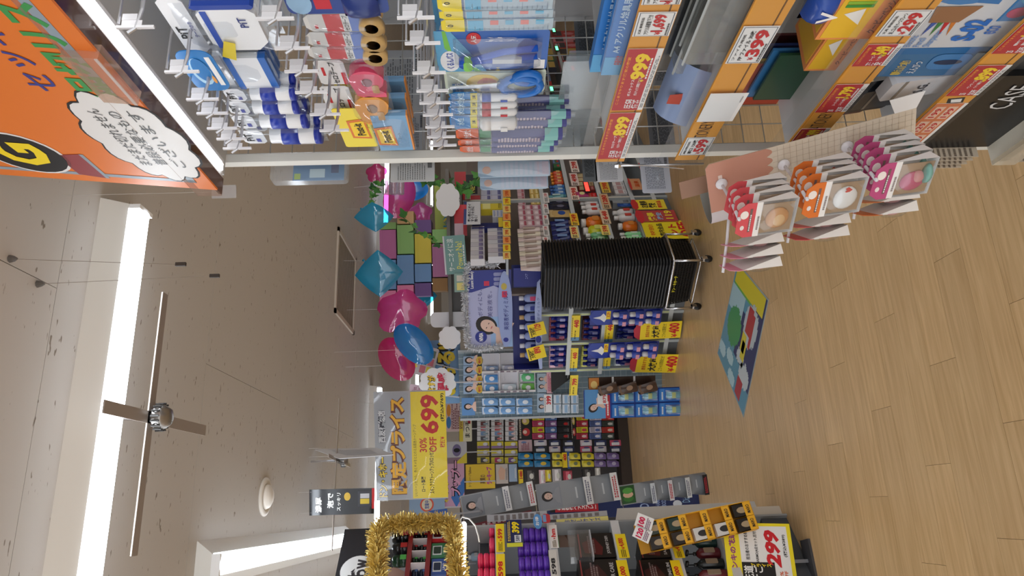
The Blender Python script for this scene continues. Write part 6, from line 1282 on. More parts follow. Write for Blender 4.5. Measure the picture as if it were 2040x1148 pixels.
for q, (x0, x1, y0, y1, c) in enumerate(((1044, 1066, 936, 960, (40, 36, 36)), (1074, 1086, 936, 965, (226, 190, 200)), (1086, 1098, 936, 960, (214, 186, 40)), (1100, 1118, 934, 960, (190, 186, 190)), (1122, 1140, 938, 960, (170, 50, 70)), (1160, 1178, 934, 956, (36, 34, 34)), (1186, 1196, 932, 950, (200, 196, 190)))):
    fcell(x0, x1, y0, y1, lambda w, h: carton(w, h, .06, c, tuple(min(255, v + 60) for v in c), (226, 226, 220), 2), 'makeup_box', 'box', '%s make-up box just beyond the grey tray strips' % ('black', 'pink', 'mustard', 'silver', 'crimson', 'jet black', 'light grey')[q], .05)
# hand lettered toppers above the make-up wall
PT = Plane((.45, 8.2), 3)
def topper(x0, x1, y0, y1, label, parts_fn, P=PT, off=0, name='topper_sign', roll=0, tilt=0, yaw=0):
    u, zb, w, h = P.fit(x0, x1, y0, y1, off); spawn(name, parts_fn(w, h) + [('stick', MB().box(-.006, .006, .005, .011, -.35, h * .4).box(-.006, .006, .011, .26 + off, -.35, -.338).mesh(M((200, 200, 204), .4)), [])], P.mat(u, zb, off, roll, tilt, yaw), label, 'sign', 'hand lettered toppers')
def plate(w, h, c, r=.02): return ('board', MB().prism(rrect(-w / 2, w / 2, 0, h, min(w, h) * .08, 3), 0, .004).mesh(M(c, .45)), [])
topper(872, 925, 912, 1012, 'pink topper sign with bubble lettering and blue star edge', lambda w, h: [plate(w, h, (214, 166, 196)), O([(-w * .5, h * .3), (-w * .2, 0), (w * .1, 0), (-w * .3, h * .5)], M((60, 120, 200)), y=-.001)] + outlined('わんりゃ', -w * .1, h * .72, h * .3, M((246, 220, 60)), TXT_BLACK, w=w * .6, y=-.002, grow=.1) + outlined('プップー', w * .08, h * .32, h * .4, M((236, 170, 206)), TXT_BLACK, w=w * .72, y=-.002, grow=.1))
topper(815, 886, 985, 1040, 'pale blue topper sign with red round emblem', lambda w, h: [plate(w, h, (150, 180, 214)), O(ellipse(w * .12, h * .5, w * .26, w * .26, 20), M((226, 90, 60)), y=-.001), O(ellipse(w * .12, h * .5, w * .2, w * .2, 20), M((236, 226, 200)), y=-.0016), T('営業中', w * .12, h * .5, h * .13, M((60, 90, 170)), w=w * .3, y=-.0024), T('年中無休', -w * .36, h * .55, h * .5, M((230, 190, 50)), w=w * .1, vert=True)], off=.1)
topper(888, 925, 800, 860, 'pink paper notice of dense lettering above the lens boxes', lambda w, h: [plate(w, h, (222, 196, 196)), fine(-w * .42, w * .42, h * .1, h * .7, 7, M((120, 60, 70)), seed=4), O(ellipse(-w * .2, h * .84, w * .2, h * .13, 14), M((70, 130, 190)), y=-.001), O(ellipse(w * .2, h * .84, w * .2, h * .12, 14), M((226, 150, 60)), y=-.001)])
topper(915, 940, 830, 880, 'yellow edged white header strip above the lens boxes', lambda w, h: [plate(w, h, (230, 226, 200)), R(-w / 2, w / 2, h * .7, h, M((226, 206, 60))), T('まつ毛', 0, h * .36, h * .4, TXT_BLACK, w=w * .7), R(w * .2, w * .45, h * .1, h * .3, M((200, 40, 60)), y=-.001)])
topper(890, 930, 880, 924, 'grey and yellow header card of an eye above the lash boxes', lambda w, h: [plate(w, h, (200, 200, 206)), O([(-w / 2, 0), (w * .0, 0), (-w / 2, h * .6)], M((226, 206, 60)), y=-.001), O(ellipse(w * .1, h * .5, w * .28, h * .22, 16), M((120, 110, 150)), y=-.001), O(ellipse(w * .1, h * .5, w * .1, h * .16, 12), TXT_BLACK, y=-.0016)])
# yellow outlined lettering board and red pop between the balloons and the price banner
PU = Plane((1.05, 6.5), -14)
topper(838, 918, 678, 805, 'blue board with huge yellow lettering outlined in black', lambda w, h: [plate(w, h, (120, 160, 200)), R(-w * .5, w * .5, h * .88, h * .99, M((170, 190, 214)))] + outlined('おぉる!!', w * .05, h * .36, h * .5, M((240, 208, 40)), TXT_BLACK, w=w * .86, y=-.002, bold=.05, grow=.1) + [O(ellipse(w * (-.3 + .13 * q), h * .8, w * .05, h * .06, 10), M((200, 70, 80)), y=-.001, name='red_dot') for q in range(6)], PU)
topper(838, 905, 735, 792, 'white edged pop with red and yellow hand lettering', lambda w, h: [O(cloud(0, h / 2, w * .5, h * .5, 9), WHITE, y=0, name='board', t=.004)] + outlined('さすが', -w * .02, h * .68, h * .26, M((246, 206, 50)), TXT_BLACK, w=w * .6, y=-.002) + outlined('得盛', w * .02, h * .34, h * .36, M((206, 50, 80)), WHITE, w=w * .7, y=-.002, bold=.05), PU, .2)
topper(824, 868, 696, 756, 'tilted leaflet of small product pictures', lambda w, h: [plate(w, h, (196, 186, 186))] + [R(w * (-.4 + .28 * a), w * (-.16 + .28 * a), h * (.1 + .3 * b), h * (.36 + .3 * b), M([(226, 206, 60), (200, 110, 120), (90, 110, 90), (214, 214, 206)][(a + b) % 4]), y=-.001) for a in range(3) for b in range(2)] + [T('WASH', 0, h * .86, h * .18, TXT_YEL, w=w * .6)], PU, .1, roll=16)
topper(815, 838, 768, 800, 'small pink leaflet hanging by the price banner', lambda w, h: [plate(w, h, (196, 170, 180)), fine(-w * .4, w * .4, h * .1, h * .8, 5, M((140, 80, 100)))], PU, .15, roll=8)
# ================================================================== left gondola of hair products
PL = Plane((-.1, 3.9), 42)
YC = 1100
lz = lambda x: PL.sz(x, YC)[1]
lu0, lu1 = PL.sz(1100, 1205)[0], PL.sz(1100, 1042)[0]
ZS = [lz(1445), lz(1337), lz(1227), lz(1094), lz(986)]
parts = [('back_panel', slab(PL, lu0, lu1, .05, 2.05, -.42, -.4, M((96, 98, 102), .5)), []), ('base', slab(PL, lu0, lu1, 0, .14, -.4, -.03, M((70, 72, 76), .5)), []), ('end_panel', slab(PL, lu1, lu1 + .012, 0, 1.72, -.42, -.01, M((150, 152, 154), .4)), [])]
for z in ZS: parts.append(('shelf', slab(PL, lu0, lu1, z - .02, z - .003, -.4, -.004, STG), [('price_rail', slab(PL, lu0, lu1, z - .045, z - .002, -.004, 0, M((206, 206, 208), .35)), [])]))
zr1, zr2, zb3 = lz(811), lz(849), lz(891)
RED = M((120, 24, 26), .35)
for zt_, zb_ in ((zr1, lz(820)), (zr2, lz(858))): parts.append(('red_shelf', slab(PL, lu0, lu1, zb_, zt_, -.3, .0, RED), []))
parts.append(('shelf', slab(PL, lu0, lu1, zb3 - .015, zb3, -.3, 0, M((160, 30, 36), .35)), []))
for y in (1049, 1073, 1097, 1121): 
    a = PL.sz(830, y)[0]; parts.append(('divider', slab(PL, a - .002, a + .002, lz(849), lz(820), -.2, -.002, M((210, 200, 200), .3)), []))
spawn('display_gondola', parts, ID, 'gondola of hair products with gold tinsel at the picture bottom', 'shelf')
GL = 'hair products on the left gondola'
def lput(proto, x0, x1, y0, y1, name, cat, label, off=-.01, z=None, group=GL):
    u, zb, w, h = PL.fit(x0, x1, y0, y1, off)
    if z is not None: h = zb + h - z; zb = z
    return spawn(name, proto(w, h), PL.mat(u, zb, off), label, cat, group)
# header poster
lput(lambda w, h: [('board', MB().box(-w / 2, w / 2, 0, .005, 0, h).mesh(M((40, 40, 44), .2)), []), O(ellipse(w * .02, h * .46, h * .46, h * .46, 28), TXT_BLACK, y=-.0006), O(ellipse(w * .02, h * .46, h * .44, h * .44, 28), M((206, 206, 206)), y=-.001), T('おw', w * .03, h * .44, h * .5, M((40, 36, 40)), w=h * .6, y=-.0018, bold=.04), T('ボ', w * .34, h * .2, h * .34, WHITE, y=-.0012, bold=.04)],
     668, 748, 1054, 1240, 'header_poster', 'poster', 'glossy black header poster with white circle and brush lettering', .0)
lput(lambda w, h: [('board', MB().box(-w / 2, w / 2, 0, .003, 0, h).mesh(M((190, 192, 196), .4)), []), O(ellipse(w * .1, h * .5, w * .14, h * .34, 14), M((60, 56, 58)), y=-.001), O([(-w * .4, h * .1), (-w * .1, h * .05), (w * .0, h * .5), (-w * .3, h * .7)], M((200, 160, 140)), y=-.001), R(-w * .48, -w * .2, 0, h * .1, M((120, 120, 124)), y=-.0014)], 750, 810, 1060, 1200, 'picture_board', 'board', 'pale picture board inside the gold tinsel frame', -.2)
WAX = [((30, 30, 32), (200, 50, 50), 'black and red'), ((40, 40, 44), (200, 60, 60), 'dark grey and red'), ((30, 60, 44), (90, 190, 90), 'green'), ((28, 36, 56), (70, 100, 150), 'dark blue')]
for q, (y0, y1, c) in enumerate(((1050, 1073, 0), (1075, 1097, 1), (1099, 1121, 2))):
    lput(lambda w, h: jar(w, h, WAX[c][0], WAX[c][0], WAX[c][1]), 781, 811, y0, y1, 'wax_jar', 'jar', '%s wax jar on the upper red shelf' % WAX[c][2], -.05, zr1)
for q, (y0, y1, c) in enumerate(((1050, 1072, 0), (1074, 1096, 0), (1098, 1120, 2), (1122, 1146, 3))):
    for s in range(2):
        lput(lambda w, h: jar(w, h, WAX[c][0], WAX[c][0], WAX[c][1]), 835 - 15 * s, 849 - 15 * s, y0, y1, 'wax_jar', 'jar', '%s wax jar between the red shelves, compartment %s, %s' % (WAX[c][2], ORD[q], ('lower', 'upper')[s]), -.05, zr2 if s == 0 else None)
for q, (y0, y1, c, nm) in enumerate(((1047, 1080, (190, 40, 48), 'red'), (1082, 1112, (60, 120, 80), 'green'), (1113, 1146, (50, 80, 150), 'blue'))):
    lput(lambda w, h: [('carton', MB().box(-w / 2 * .97, w / 2 * .97, 0, .08, 0, h * .98).mesh(M(c, .35)), []), ('window', MB().box(-w * .3, w * .3, -.001, 0, h * .35, h * .9).mesh(M((210, 214, 216), .3)), []), ('printed_jar', MB().prism(rrect(-w * .22, w * .22, h * .4, h * .84, w * .05, 2), -.004, -.001).mesh(M([v * .4 for v in c], .3)), []), T('UNO', 0, h * .2, h * .16, TXT_WHITE, w=w * .4)], 859, 891, y0, y1, 'wax_box', 'box', '%s boxed hair wax under the red shelves' % nm, -.02, zb3)
tinsel([PL.px(x, y, .04) for x, y in ((752, 1200), (752, 1100), (752, 1062), (765, 1048), (800, 1044), (850, 1042), (880, 1041), (900, 1046), (906, 1080), (912, 1148), (914, 1200))], 'thick gold tinsel framing the hair wax shelves', (232, 206, 122), 6400, .062, seed=8)
u, zb, w, h = PL.fit(916, 928, 1042, 1230, .03)
spawn('shelf_lamp', [('housing', MB().box(-w / 2, w / 2, .004, .03, 0, h).mesh(M((190, 196, 200), .3)), []), ('light_tube', MB().tube([(-w / 2, 0, h / 2), (w / 2, 0, h / 2)], h * .34, 8).mesh(M((245, 250, 255), .3, 0, 8.0)), [])], PL.mat(u, zb, .03), 'glowing white tube lamp under the gold tinsel', 'lamp')
cp = [PL.px(x, y, .05) for x, y in ((922, 1052), (917, 1036), (921, 1030), (935, 1034), (947, 1048), (953, 1068), (955, 1080))]
spawn('lamp_cable', [('cable', MB().tube(cp, .004, 6).mesh(WHITE, True), [])], ID, 'white cable looping from the tube lamp', 'cable')
# pink jars, small bottles, purple jars
for q, (y0, y1) in enumerate(((1052, 1066), (1068, 1082), (1098, 1112))):
    lput(lambda w, h: bottle(w, h, (176, 206, 226), (226, 232, 236), (226, 226, 230), 'spray'), 933, 952, y0, y1, 'small_bottle', 'bottle', 'pale blue small bottle above the pink jars, %s from the tinsel corner' % ORD[q], -.2, lz(952))
spawn('shelf_riser', [('block', slab(PL, PL.sz(950, 1146)[0], PL.sz(950, 1048)[0], ZS[4], lz(952) - .0005, -.28, -.14, M((60, 64, 70), .5)), []), ('riser_edge', slab(PL, PL.sz(950, 1146)[0], PL.sz(950, 1048)[0], lz(952) - .006, lz(952) - .0005, -.14, -.138, M((160, 160, 164), .5)), [])], ID, 'dark block carrying the small pale blue bottles', 'riser')
jh = (lz(951) - lz(986)) / 3
for q, (y0, y1, n) in enumerate(((1036, 1061, 1), (1063, 1092, 1), (1094, 1122, 3), (1124, 1152, 3))):
    for s in range(n):
        u, zb, w, h = PL.fit(975, 986, y0, y1, -.02)
        spawn('pink_jar', jar(w, jh, (206, 40, 84), (222, 60, 100), None), PL.mat(u, ZS[4] + jh * s, -.02), 'glossy pink jar, column %s from the grey trays, %s' % (ORD[q], ('bottom', 'second layer', 'third layer')[s]), 'jar', 'pink jars')
for q in range(4):
    for s in range(5):
        if s == 4 and q < 1: continue
        u, zb, w, h = PL.fit(1080, 1091, 1043 + 28.5 * q, 1070 + 28.5 * q, -.02); pj = (lz(1041) - ZS[3]) / 4.3
        spawn('purple_jar', jar(w, pj, (90, 50, 170), (112, 70, 196), None), PL.mat(u, ZS[3] + pj * s, -.02), 'glossy purple jar, column %s from the grey trays, layer %s up' % (ORD[q], ORD[s]), 'jar', 'purple jars')
def strip_tag(x0, x1, y0, y1, price, label, bg=YEL, off=.008, lead='税抜', ink=(206, 30, 30)):
    lput(lambda w, h: [('card', MB().box(-w / 2, w / 2, 0, .001, 0, h).mesh(M(bg, .4)), []), T(price, w * .14, h * .52, h * .56, M(ink, .5), w=w * .36, bold=.04), T('¥', -w * .1, h * .45, h * .3, M(ink, .5)), fine(-w * .47, -w * .15, h * .25, h * .75, 3, M((110, 90, 30)), seed=len(label))], x0, x1, y0, y1, 'price_tag', 'price tag', label, off, None, 'tags on the left gondola')
strip_tag(988, 1005, 1044, 1100, '599', 'yellow 599 tag under the pink jars')
strip_tag(989, 1007, 1104, 1190, '598', 'yellow tag at the picture edge under the pink jars')
lput(lambda w, h: [('card', MB().box(-w / 2, w / 2, 0, .0015, 0, h).mesh(M((34, 40, 90), .4)), []), T('399', w * .2, h * .4, h * .5, TXT_YEL, w=w * .44, shear=.2, bold=.05), R(-w * .5, -w * .36, 0, h, M((220, 220, 60))), R(-w * .34, -w * .08, h * .08, h * .5, M((226, 230, 236)), y=-.001), T('589', -w * .2, h * .3, h * .24, M((34, 40, 90)), y=-.0018, w=w * .2), fine(-w * .3, w * .45, h * .74, h * .94, 2, M((226, 200, 90)))], 1009, 1040, 1036, 1090, 'price_sign', 'sign', 'navy price sign reading 399 above the purple jars', .03)
strip_tag(1095, 1111, 1046, 1092, 'hm', 'white tag with red brush letters under the purple jars', (230, 226, 224), .008)
strip_tag(1097, 1113, 1096, 1190, '598', 'white patterned tag at the picture edge under the purple jars', (214, 210, 206), .008, ink=(30, 30, 34))
lput(lambda w, h: [('card', MB().prism(ellipse(0, h / 2, w / 2, h / 2, 14), 0, .002).mesh(M((90, 150, 210), .4)), []), T('お得', 0, h * .55, h * .4, TXT_WHITE, w=w * .6)], 1062, 1080, 1024, 1054, 'talker_card', 'card', 'round blue talker card beside the purple jars', .06)
lput(lambda w, h: [('card', MB().box(-w / 2, w / 2, 0, .002, 0, h, .01).mesh(M((190, 56, 64), .4)), []), R(-w * .4, w * .4, h * .5, h * .92, M((120, 160, 206)))], 1080, 1096, 1024, 1042, 'talker_card', 'card', 'red and blue talker card beside the purple jars', .06)
# dark boxes
DK = (26, 22, 24)
def dbox(t, red):
    return lambda w, h: [('carton', MB().box(-w / 2 * .97, w / 2 * .97, 0, .12, 0, h * .98).mesh(M(DK, .3)), []), O([(-w * .4, h * .35), (-w * .1, h * .3), (w * .3, h * .5), (w * .1, h * .85), (-w * .3, h * .8)], M((90, 26, 30) if red else (60, 30, 32), .3), y=-.001), R(-w * .47, w * .47, h * .9, h * .93, M((150, 60, 60)), y=-.001), T(t, w * .0, h * .16, h * .1, M((200, 196, 196)), w=w * .7), fine(-w * .3, w * .4, h * .5, h * .7, 3, M((130, 110, 110)))]
lput(dbox('JOURNEY DEFI', True), 1148, 1226, 1062, 1112, 'gift_box', 'box', 'black gift box with red pattern on the upper dark shelf', -.02, ZS[2])
lput(dbox('HAIR CARE', False), 1152, 1226, 1114, 1172, 'gift_box', 'box', 'black gift box at the picture edge on the upper dark shelf', -.02, ZS[2])
lput(dbox('SALON', True), 1272, 1336, 1076, 1112, 'gift_box', 'box', 'black gift box with red pattern on the lower dark shelf', -.02, ZS[1])
lput(dbox('PREMIUM', False), 1274, 1336, 1114, 1172, 'gift_box', 'box', 'black gift box at the picture edge on the lower dark shelf', -.02, ZS[1])
lput(lambda w, h: [('board', MB().box(-w / 2, w / 2, 0, .003, 0, h).mesh(M((120, 96, 84), .4)), []), O([(-w * .3, h * .4), (w * .1, h * .5), (w * .4, h * .7), (w * .1, h * .62)], M((90, 60, 40)), y=-.001), R(-w / 2, w / 2, h * .86, h, M((70, 140, 70)), y=-.001), O(ellipse(w * .3, h * .3, w * .1, h * .06, 12), M((206, 160, 60)), y=-.001)], 1106, 1150, 1046, 1090, 'picture_board', 'board', 'brown picture board with green leaf edge above the black gift boxes', -.1)
lput(lambda w, h: [('clear_case', MB().box(-w / 2, w / 2, 0, .05, 0, h).mesh(clear(opac=.05, gloss=.4)), []), ('case_base', MB().box(-w / 2, w / 2, 0, .05, 0, .006).mesh(M((200, 200, 206), .3)), [])], 1134, 1180, 1056, 1110, 'clear_case', 'case', 'shiny clear case in front of the black gift box', .02)
strip_tag(1229, 1250, 1064, 1112, '4,000', 'yellow 4,000 tag under the upper black gift boxes')
strip_tag(1340, 1360, 1074, 1112, '4,000', 'yellow 4,000 tag under the lower black gift boxes')
strip_tag(1234, 1256, 1116, 1190, '4,000', 'yellow 4,000 tag at the picture edge, upper dark shelf'); strip_tag(1344, 1364, 1116, 1190, '4,000', 'yellow 4,000 tag at the picture edge, lower dark shelf')
for q, (y0, y1, c, lb) in enumerate(((1064, 1084, (34, 60, 56), 'dark green'), (1086, 1106, (96, 30, 36), 'maroon'), (1108, 1128, (30, 34, 34), 'black'), (1130, 1150, (104, 34, 40), 'deep red'))):
    lput(lambda w, h: bottle(w, h, c, (16, 16, 18), (150, 130, 110), 'pump'), 1366, 1445, y0, y1, 'pump_bottle', 'bottle', '%s pump bottle on the lowest visible left shelf' % lb, -.06, ZS[0])
# large 299 sign
def sign299(w, h):
    wh = h * .78
    return [('board', MB().box(-w / 2, w / 2, 0, .004, 0, h).mesh(M((244, 224, 40), .4)), []), R(-w * .3, w * .46, h * .06, wh, M((236, 236, 236))), R(-w * .3, -w * .02, h * .3, wh, TXT_BLACK, y=-.0014), T('花道\nすご', -w * .17, h * .62, h * .28, TXT_WHITE, w=w * .22, y=-.002), T('王様的', -w * .4, h * .5, h * .5, M((200, 30, 40)), w=w * .12, vert=True, bold=.05), T('プライス', -w * .06, h * .5, h * .3, TXT_YEL, w=w * .05, y=-.002, vert=True),
            T('担当者のおすすめ商品', w * .22, h * .68, h * .06, TXT_BLACK, w=w * .42, y=-.0016), T('HAIRMO(4点セット,圧付き)', w * .2, h * .54, h * .06, TXT_BLACK, w=w * .48, y=-.0016), T('299', w * .16, h * .3, h * .22, M((206, 24, 40)), w=w * .5, y=-.0016, shear=.2, bold=.05), T('98%\nOFF', -w * .2, h * .18, h * .12, M((220, 90, 30)), w=w * .14, y=-.0022), T('(税込¥389)', w * .2, h * .12, h * .06, TXT_BLACK, w=w * .3, y=-.0016),
            T('ドンキの花道', w * .1, h * .89, h * .1, M((150, 60, 130)), w=w * .56, y=-.0016, bold=.04)]
PQ = Plane((-.25, 3.72), 8)
u, zb, w, h = PQ.fit(1448, 1584, 1046, 1200); spawn('sale_sign', sign299(w, h), PQ.mat(u, zb, 0, 3), 'large yellow and white sale sign reading 299 near the floor', 'sign')
spawn('floor_stand', [('stem', MB().box(-.008, .008, .006, .02, 0, zb + h * .6).mesh(M((120, 120, 124), .4)), []), ('foot', MB().box(-.1, .1, -.04, .06, 0, .012).mesh(M((60, 60, 64), .5)), [])], PQ.mat(u, 0, 0), 'slim metal stand behind the 299 sign', 'stand')

# ================================================================== hanging tray strips and cardboard at the gondola end
PI = Plane((.02, 4.35), 2)
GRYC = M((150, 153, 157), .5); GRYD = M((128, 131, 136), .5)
def tray_strip(w, h, n, photo, lipc, wing=.03, d=.05):
    p = [('back_card', MB().box(-w / 2, w / 2, 0, .003, 0, h).mesh(GRYC), [R(-w * .45, w * .45, h * (1 - .9 / (n + 1)), h * .985, M(photo[0], .35))])]
    hh = h / (n + 1)
    if photo[1]: p += woman(0, h * (1 - .42 / (n + 1)), hh * .36, y=-.003, dress=(150, 152, 160))
    else: p += [O(ellipse(w * (-.2 + .2 * q), h * (1 - .5 / (n + 1)), w * .16, hh * .3, 10), M(c), y=-.002 - .0004 * q, name='printed_leaf') for q, c in enumerate(((60, 120, 50), (220, 180, 150), (90, 160, 70)))]
    for k in range(n):
        z = hh * k
        p += [('tray_floor', MB().box(-w / 2, w / 2, -d, 0, z, z + .003).mesh(GRYC), [('slot_mark', MB().box(-w * .2, w * .2, -.0012, 0, z + hh * .5, z + hh * .56).mesh(M((206, 208, 210))), [])]), ('tray_lip', MB().box(-w / 2, w / 2, -d - .003, -d, z, z + hh * .26).mesh(M(lipc[k % len(lipc)], .4)), [fine(-w * .4, w * .4, z + hh * .05, z + hh * .22, 2, M((190, 50, 60)) if k % 2 == 0 else M((110, 110, 130)), y=-d - .004, seed=k)]),
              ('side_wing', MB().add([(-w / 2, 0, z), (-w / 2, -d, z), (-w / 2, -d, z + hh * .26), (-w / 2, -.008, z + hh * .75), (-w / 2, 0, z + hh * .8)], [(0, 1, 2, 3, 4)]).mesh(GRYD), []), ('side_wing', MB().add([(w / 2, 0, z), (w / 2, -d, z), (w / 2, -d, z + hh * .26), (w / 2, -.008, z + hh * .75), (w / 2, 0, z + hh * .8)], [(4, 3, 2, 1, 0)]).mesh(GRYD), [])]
    return p
for q, (x0, x1, y0, y1, n, ph, lp, rl, dy) in enumerate(((918, 1064, 962, 1010, 2, ((120, 124, 132), True), [(222, 222, 224)], -9, 0), (1068, 1230, 945, 1000, 2, ((140, 144, 152), True), [(226, 226, 226)], -6, .02), (1232, 1406, 944, 984, 4, ((50, 90, 50), False), [(30, 31, 34), (214, 216, 216), (216, 214, 218), (210, 216, 222)], -7, .1))):
    P = Plane((.02 + dy, 4.35 + .15 * q), 2 - 20 * (q == 2)); u, zb, w, h = P.fit(x0, x1, y0, y1)
    spawn('tray_strip', tray_strip(w, h, n, ph, lp), P.mat(u, zb, 0, rl), ('grey cardboard tray strip with a portrait, highest of the three', 'grey cardboard tray strip with a portrait, middle of the three', 'grey cardboard tray strip with a green photo, lowest of the three')[q], 'tray strip', 'grey tray strips')
PI2 = Plane((.0, 5.62), 2)
u, zb, w, h = PI2.fit(1090, 1392, 982, 1030)
spawn('shampoo_poster', [('panel', MB().box(-w / 2, w / 2, 0, .02, -zb, h).mesh(M((24, 40, 90), .35)), []), T('DRY', w * .1, h * .36, h * .06, M((150, 170, 210)), w=w * .5, roll=0), T('SHAMPOO\n+BODY', w * .1, h * .25, h * .07, M((140, 160, 206)), w=w * .6), T('Diane', w * .2, h * .08, h * .05, M((150, 190, 226)), w=w * .4, bold=0), O(ellipse(-w * .05, h * .14, w * .16, h * .03, 12), M((206, 214, 226)), y=-.001)], PI2.mat(u, zb), 'navy shampoo poster panel behind the grey tray strips', 'poster')
u, zb, w, h = Plane((.0, 5.6), 2).fit(1096, 1192, 1003, 1020)
spawn('red_banner', [('board', MB().box(-w / 2, w / 2, 0, .003, 0, h).mesh(M((170, 24, 40), .4)), []), T('最高傑作ヘアスプレー', 0, h * .45, h * .8, TXT_WHITE, w=w * .6, vert=True), R(-w / 2, w / 2, h * .9, h, TXT_BLACK)], Plane((.0, 5.6), 2).mat(u, zb), 'narrow red banner with white Japanese lettering', 'banner')
u, zb, w, h = Plane((.0, 4.55), 2).fit(945, 1060, 1018, 1030)
spawn('red_banner', [('board', MB().box(-w / 2, w / 2, 0, .003, 0, h).mesh(M((110, 24, 34), .4)), []), fine(-w * .3, w * .3, h * .1, h * .9, 9, M((206, 190, 190))), ('tongue', MB().box(-.005, .005, -.19, .004, h * .5, h * .5 + .01).mesh(M((150, 150, 154), .4)), [])], Plane((.0, 4.55), 2).mat(u, zb, 0, -11), 'dark red tilted banner beneath the highest tray strip', 'banner')
PW_ = Plane((-.02, 4.12), 35)
for q, (x0, x1, y0, y1, c, rl) in enumerate(((1222, 1510, 1004, 1032, (196, 194, 190), -1), (1440, 1566, 1010, 1044, (200, 190, 176), 0))):
    P = Plane((-.02 - .02 * q, 4.2 - .18 * q), 35); u, zb, w, h = P.fit(x0, x1, y0, y1)
    if q == 1: h += zb; zb = 0
    spawn('cardboard_panel', [('panel', MB().prism([(-w / 2, 0), (w / 2, 0), (w / 2, h * .97), (-w * .4, h)], 0, .004).mesh(M(c, .5)), []), ('panel_edge', MB().box(-w / 2 - .002, -w / 2, 0, .006, 0, h * .9).mesh(M([v * .85 for v in c], .6)), [])], P.mat(u, zb, 0, rl), ('tall pale grey cardboard panel beside the yellow strip', 'pale cardboard panel standing on the floor by the 299 sign')[q], 'panel')
for q, (x, y, Y) in enumerate(((915, 992, 4.35), (1066, 978, 4.5), (1230, 968, 4.65))):
    a = at_y(x, y, Y) + Vector((0, .01, 0)); b = PL.at(lu1 + .012, min(a.z, 1.7), -.3)
    spawn('strip_hook', [('rod', MB().tube([a + Vector((0, 0, -.03)), a, b], .003, 6).mesh(CHROME), []), ('plate', MB().box(-.012, .012, -.012, .012, -.02, .02).move(Matrix.Translation(b)).mesh(M((180, 180, 184), .4)), [])], ID, 'thin rod carrying the %s grey tray strip' % ('highest', 'middle', 'lowest')[q], 'hook', 'strip hooks')
# yellow two column strip with hanging tags
PY = Plane((-.12, 3.72), 12)
u, zb, w, h = PY.fit(1262, 1498, 1006, 1062)
ym = PY.mat(u, zb, .0, -9)
YC_, YI = M((236, 176, 40), .4), M((196, 140, 30), .45)
parts = [('back_card', MB().box(-w / 2, w / 2, 0, .003, 0, h).mesh(YI), [])]
for c in range(2):
    for r in range(5):
        z = h * .98 / 5.2 * r; x = -w / 2 + w / 2 * c; hh = h / 5.2
        parts += [('tray_lip', MB().box(x + .001, x + w / 2 - .001, -.045, -.042, z, z + hh * .35).mesh(YC_), [T('MARO', x + w * .25, z + hh * .18, hh * .16, TXT_BLACK, y=-.0462, w=w * .3)]), ('tray_floor', MB().box(x, x + w / 2, -.045, 0, z, z + .003).mesh(YC_), []), ('side_wing', MB().add([(x, 0, z), (x, -.045, z), (x, -.045, z + hh * .4), (x, 0, z + hh * .9)], [(0, 1, 2, 3)]).mesh(YC_), [])]
parts.append(('right_wing', MB().box(w / 2, w / 2 + .003, -.045, 0, 0, h).mesh(YC_), []))
spawn('yellow_strip', parts, ym, 'yellow cardboard strip of two columns leaning by the 299 sign', 'hanging strip')
for c in range(2):
    for r in range(5):
        if c == 1 and r in (1, 2): continue
        hh = h / 5.2; cl = ((24, 24, 26), (214, 212, 210), (214, 212, 210), (40, 34, 32), (44, 40, 40))[r] if c == 0 else ((28, 28, 30), 0, 0, (36, 60, 56), (60, 70, 66))[r]
        lb = (170, 150, 120) if sum(cl) < 300 else (40, 40, 44)
        spawn('sample_box', [('carton', MB().box(-w * .21, w * .21, 0, .034, 0, hh * .82).mesh(M(cl, .3)), []), O(ellipse(0, hh * .42, w * .11, hh * .24, 14), M(lb, .4), y=-.001, name='label_mark')], ym @ Matrix.Translation((-w * .25 + w * .5 * c, -.04, h * .98 / 5.2 * r + .0035)), '%s sample box in the yellow strip, level %s up, %s column' % ('white' if sum(cl) > 300 else 'dark', ORD[r], ('camera side', 'far side')[c]), 'box', 'sample boxes')
for q, (x0, x1, y0, y1, t, rl) in enumerate(((1266, 1300, 1034, 1062, '100', 24), (1262, 1296, 1058, 1086, '120', 28))):
    P = PY; u, zb, w, h = P.fit(x0, x1, y0, y1, .07)
    spawn('swing_tag', [('card', MB().box(-w / 2, w / 2, 0, .001, 0, h).mesh(WHITE), []), T(t, -w * .04, h * .66, h * .36, M((206, 20, 80)), w=w * .7, bold=.05), fine(-w * .4, w * .4, h * .12, h * .4, 3, M((120, 70, 110)))], P.mat(u, zb, .07, rl), 'white swing tag reading %s on the yellow strip' % t, 'tag', 'swing tags')
# blue dry card on the gold tinsel
u, zb, w, h = Plane((.0, 4.3), 8).fit(852, 892, 1014, 1040)
spawn('blue_card', [('card', MB().box(-w / 2, w / 2, 0, .002, 0, h).mesh(M((30, 80, 160), .35)), []), T('DRY', w * .0, h * .28, h * .16, M((150, 190, 230)), w=w * .5), fine(-w * .3, w * .3, h * .08, h * .18, 2, M((140, 180, 220))), ('stick', MB().box(-.005, .005, .003, .011, -.2, h * .4).box(-.005, .005, .003, .1, -.2, -.19).mesh(M((150, 150, 154), .4)), [])], Plane((.0, 4.3), 8).mat(u, zb, 0, -5), 'blue card lettered DRY beside the gold tinsel', 'card')
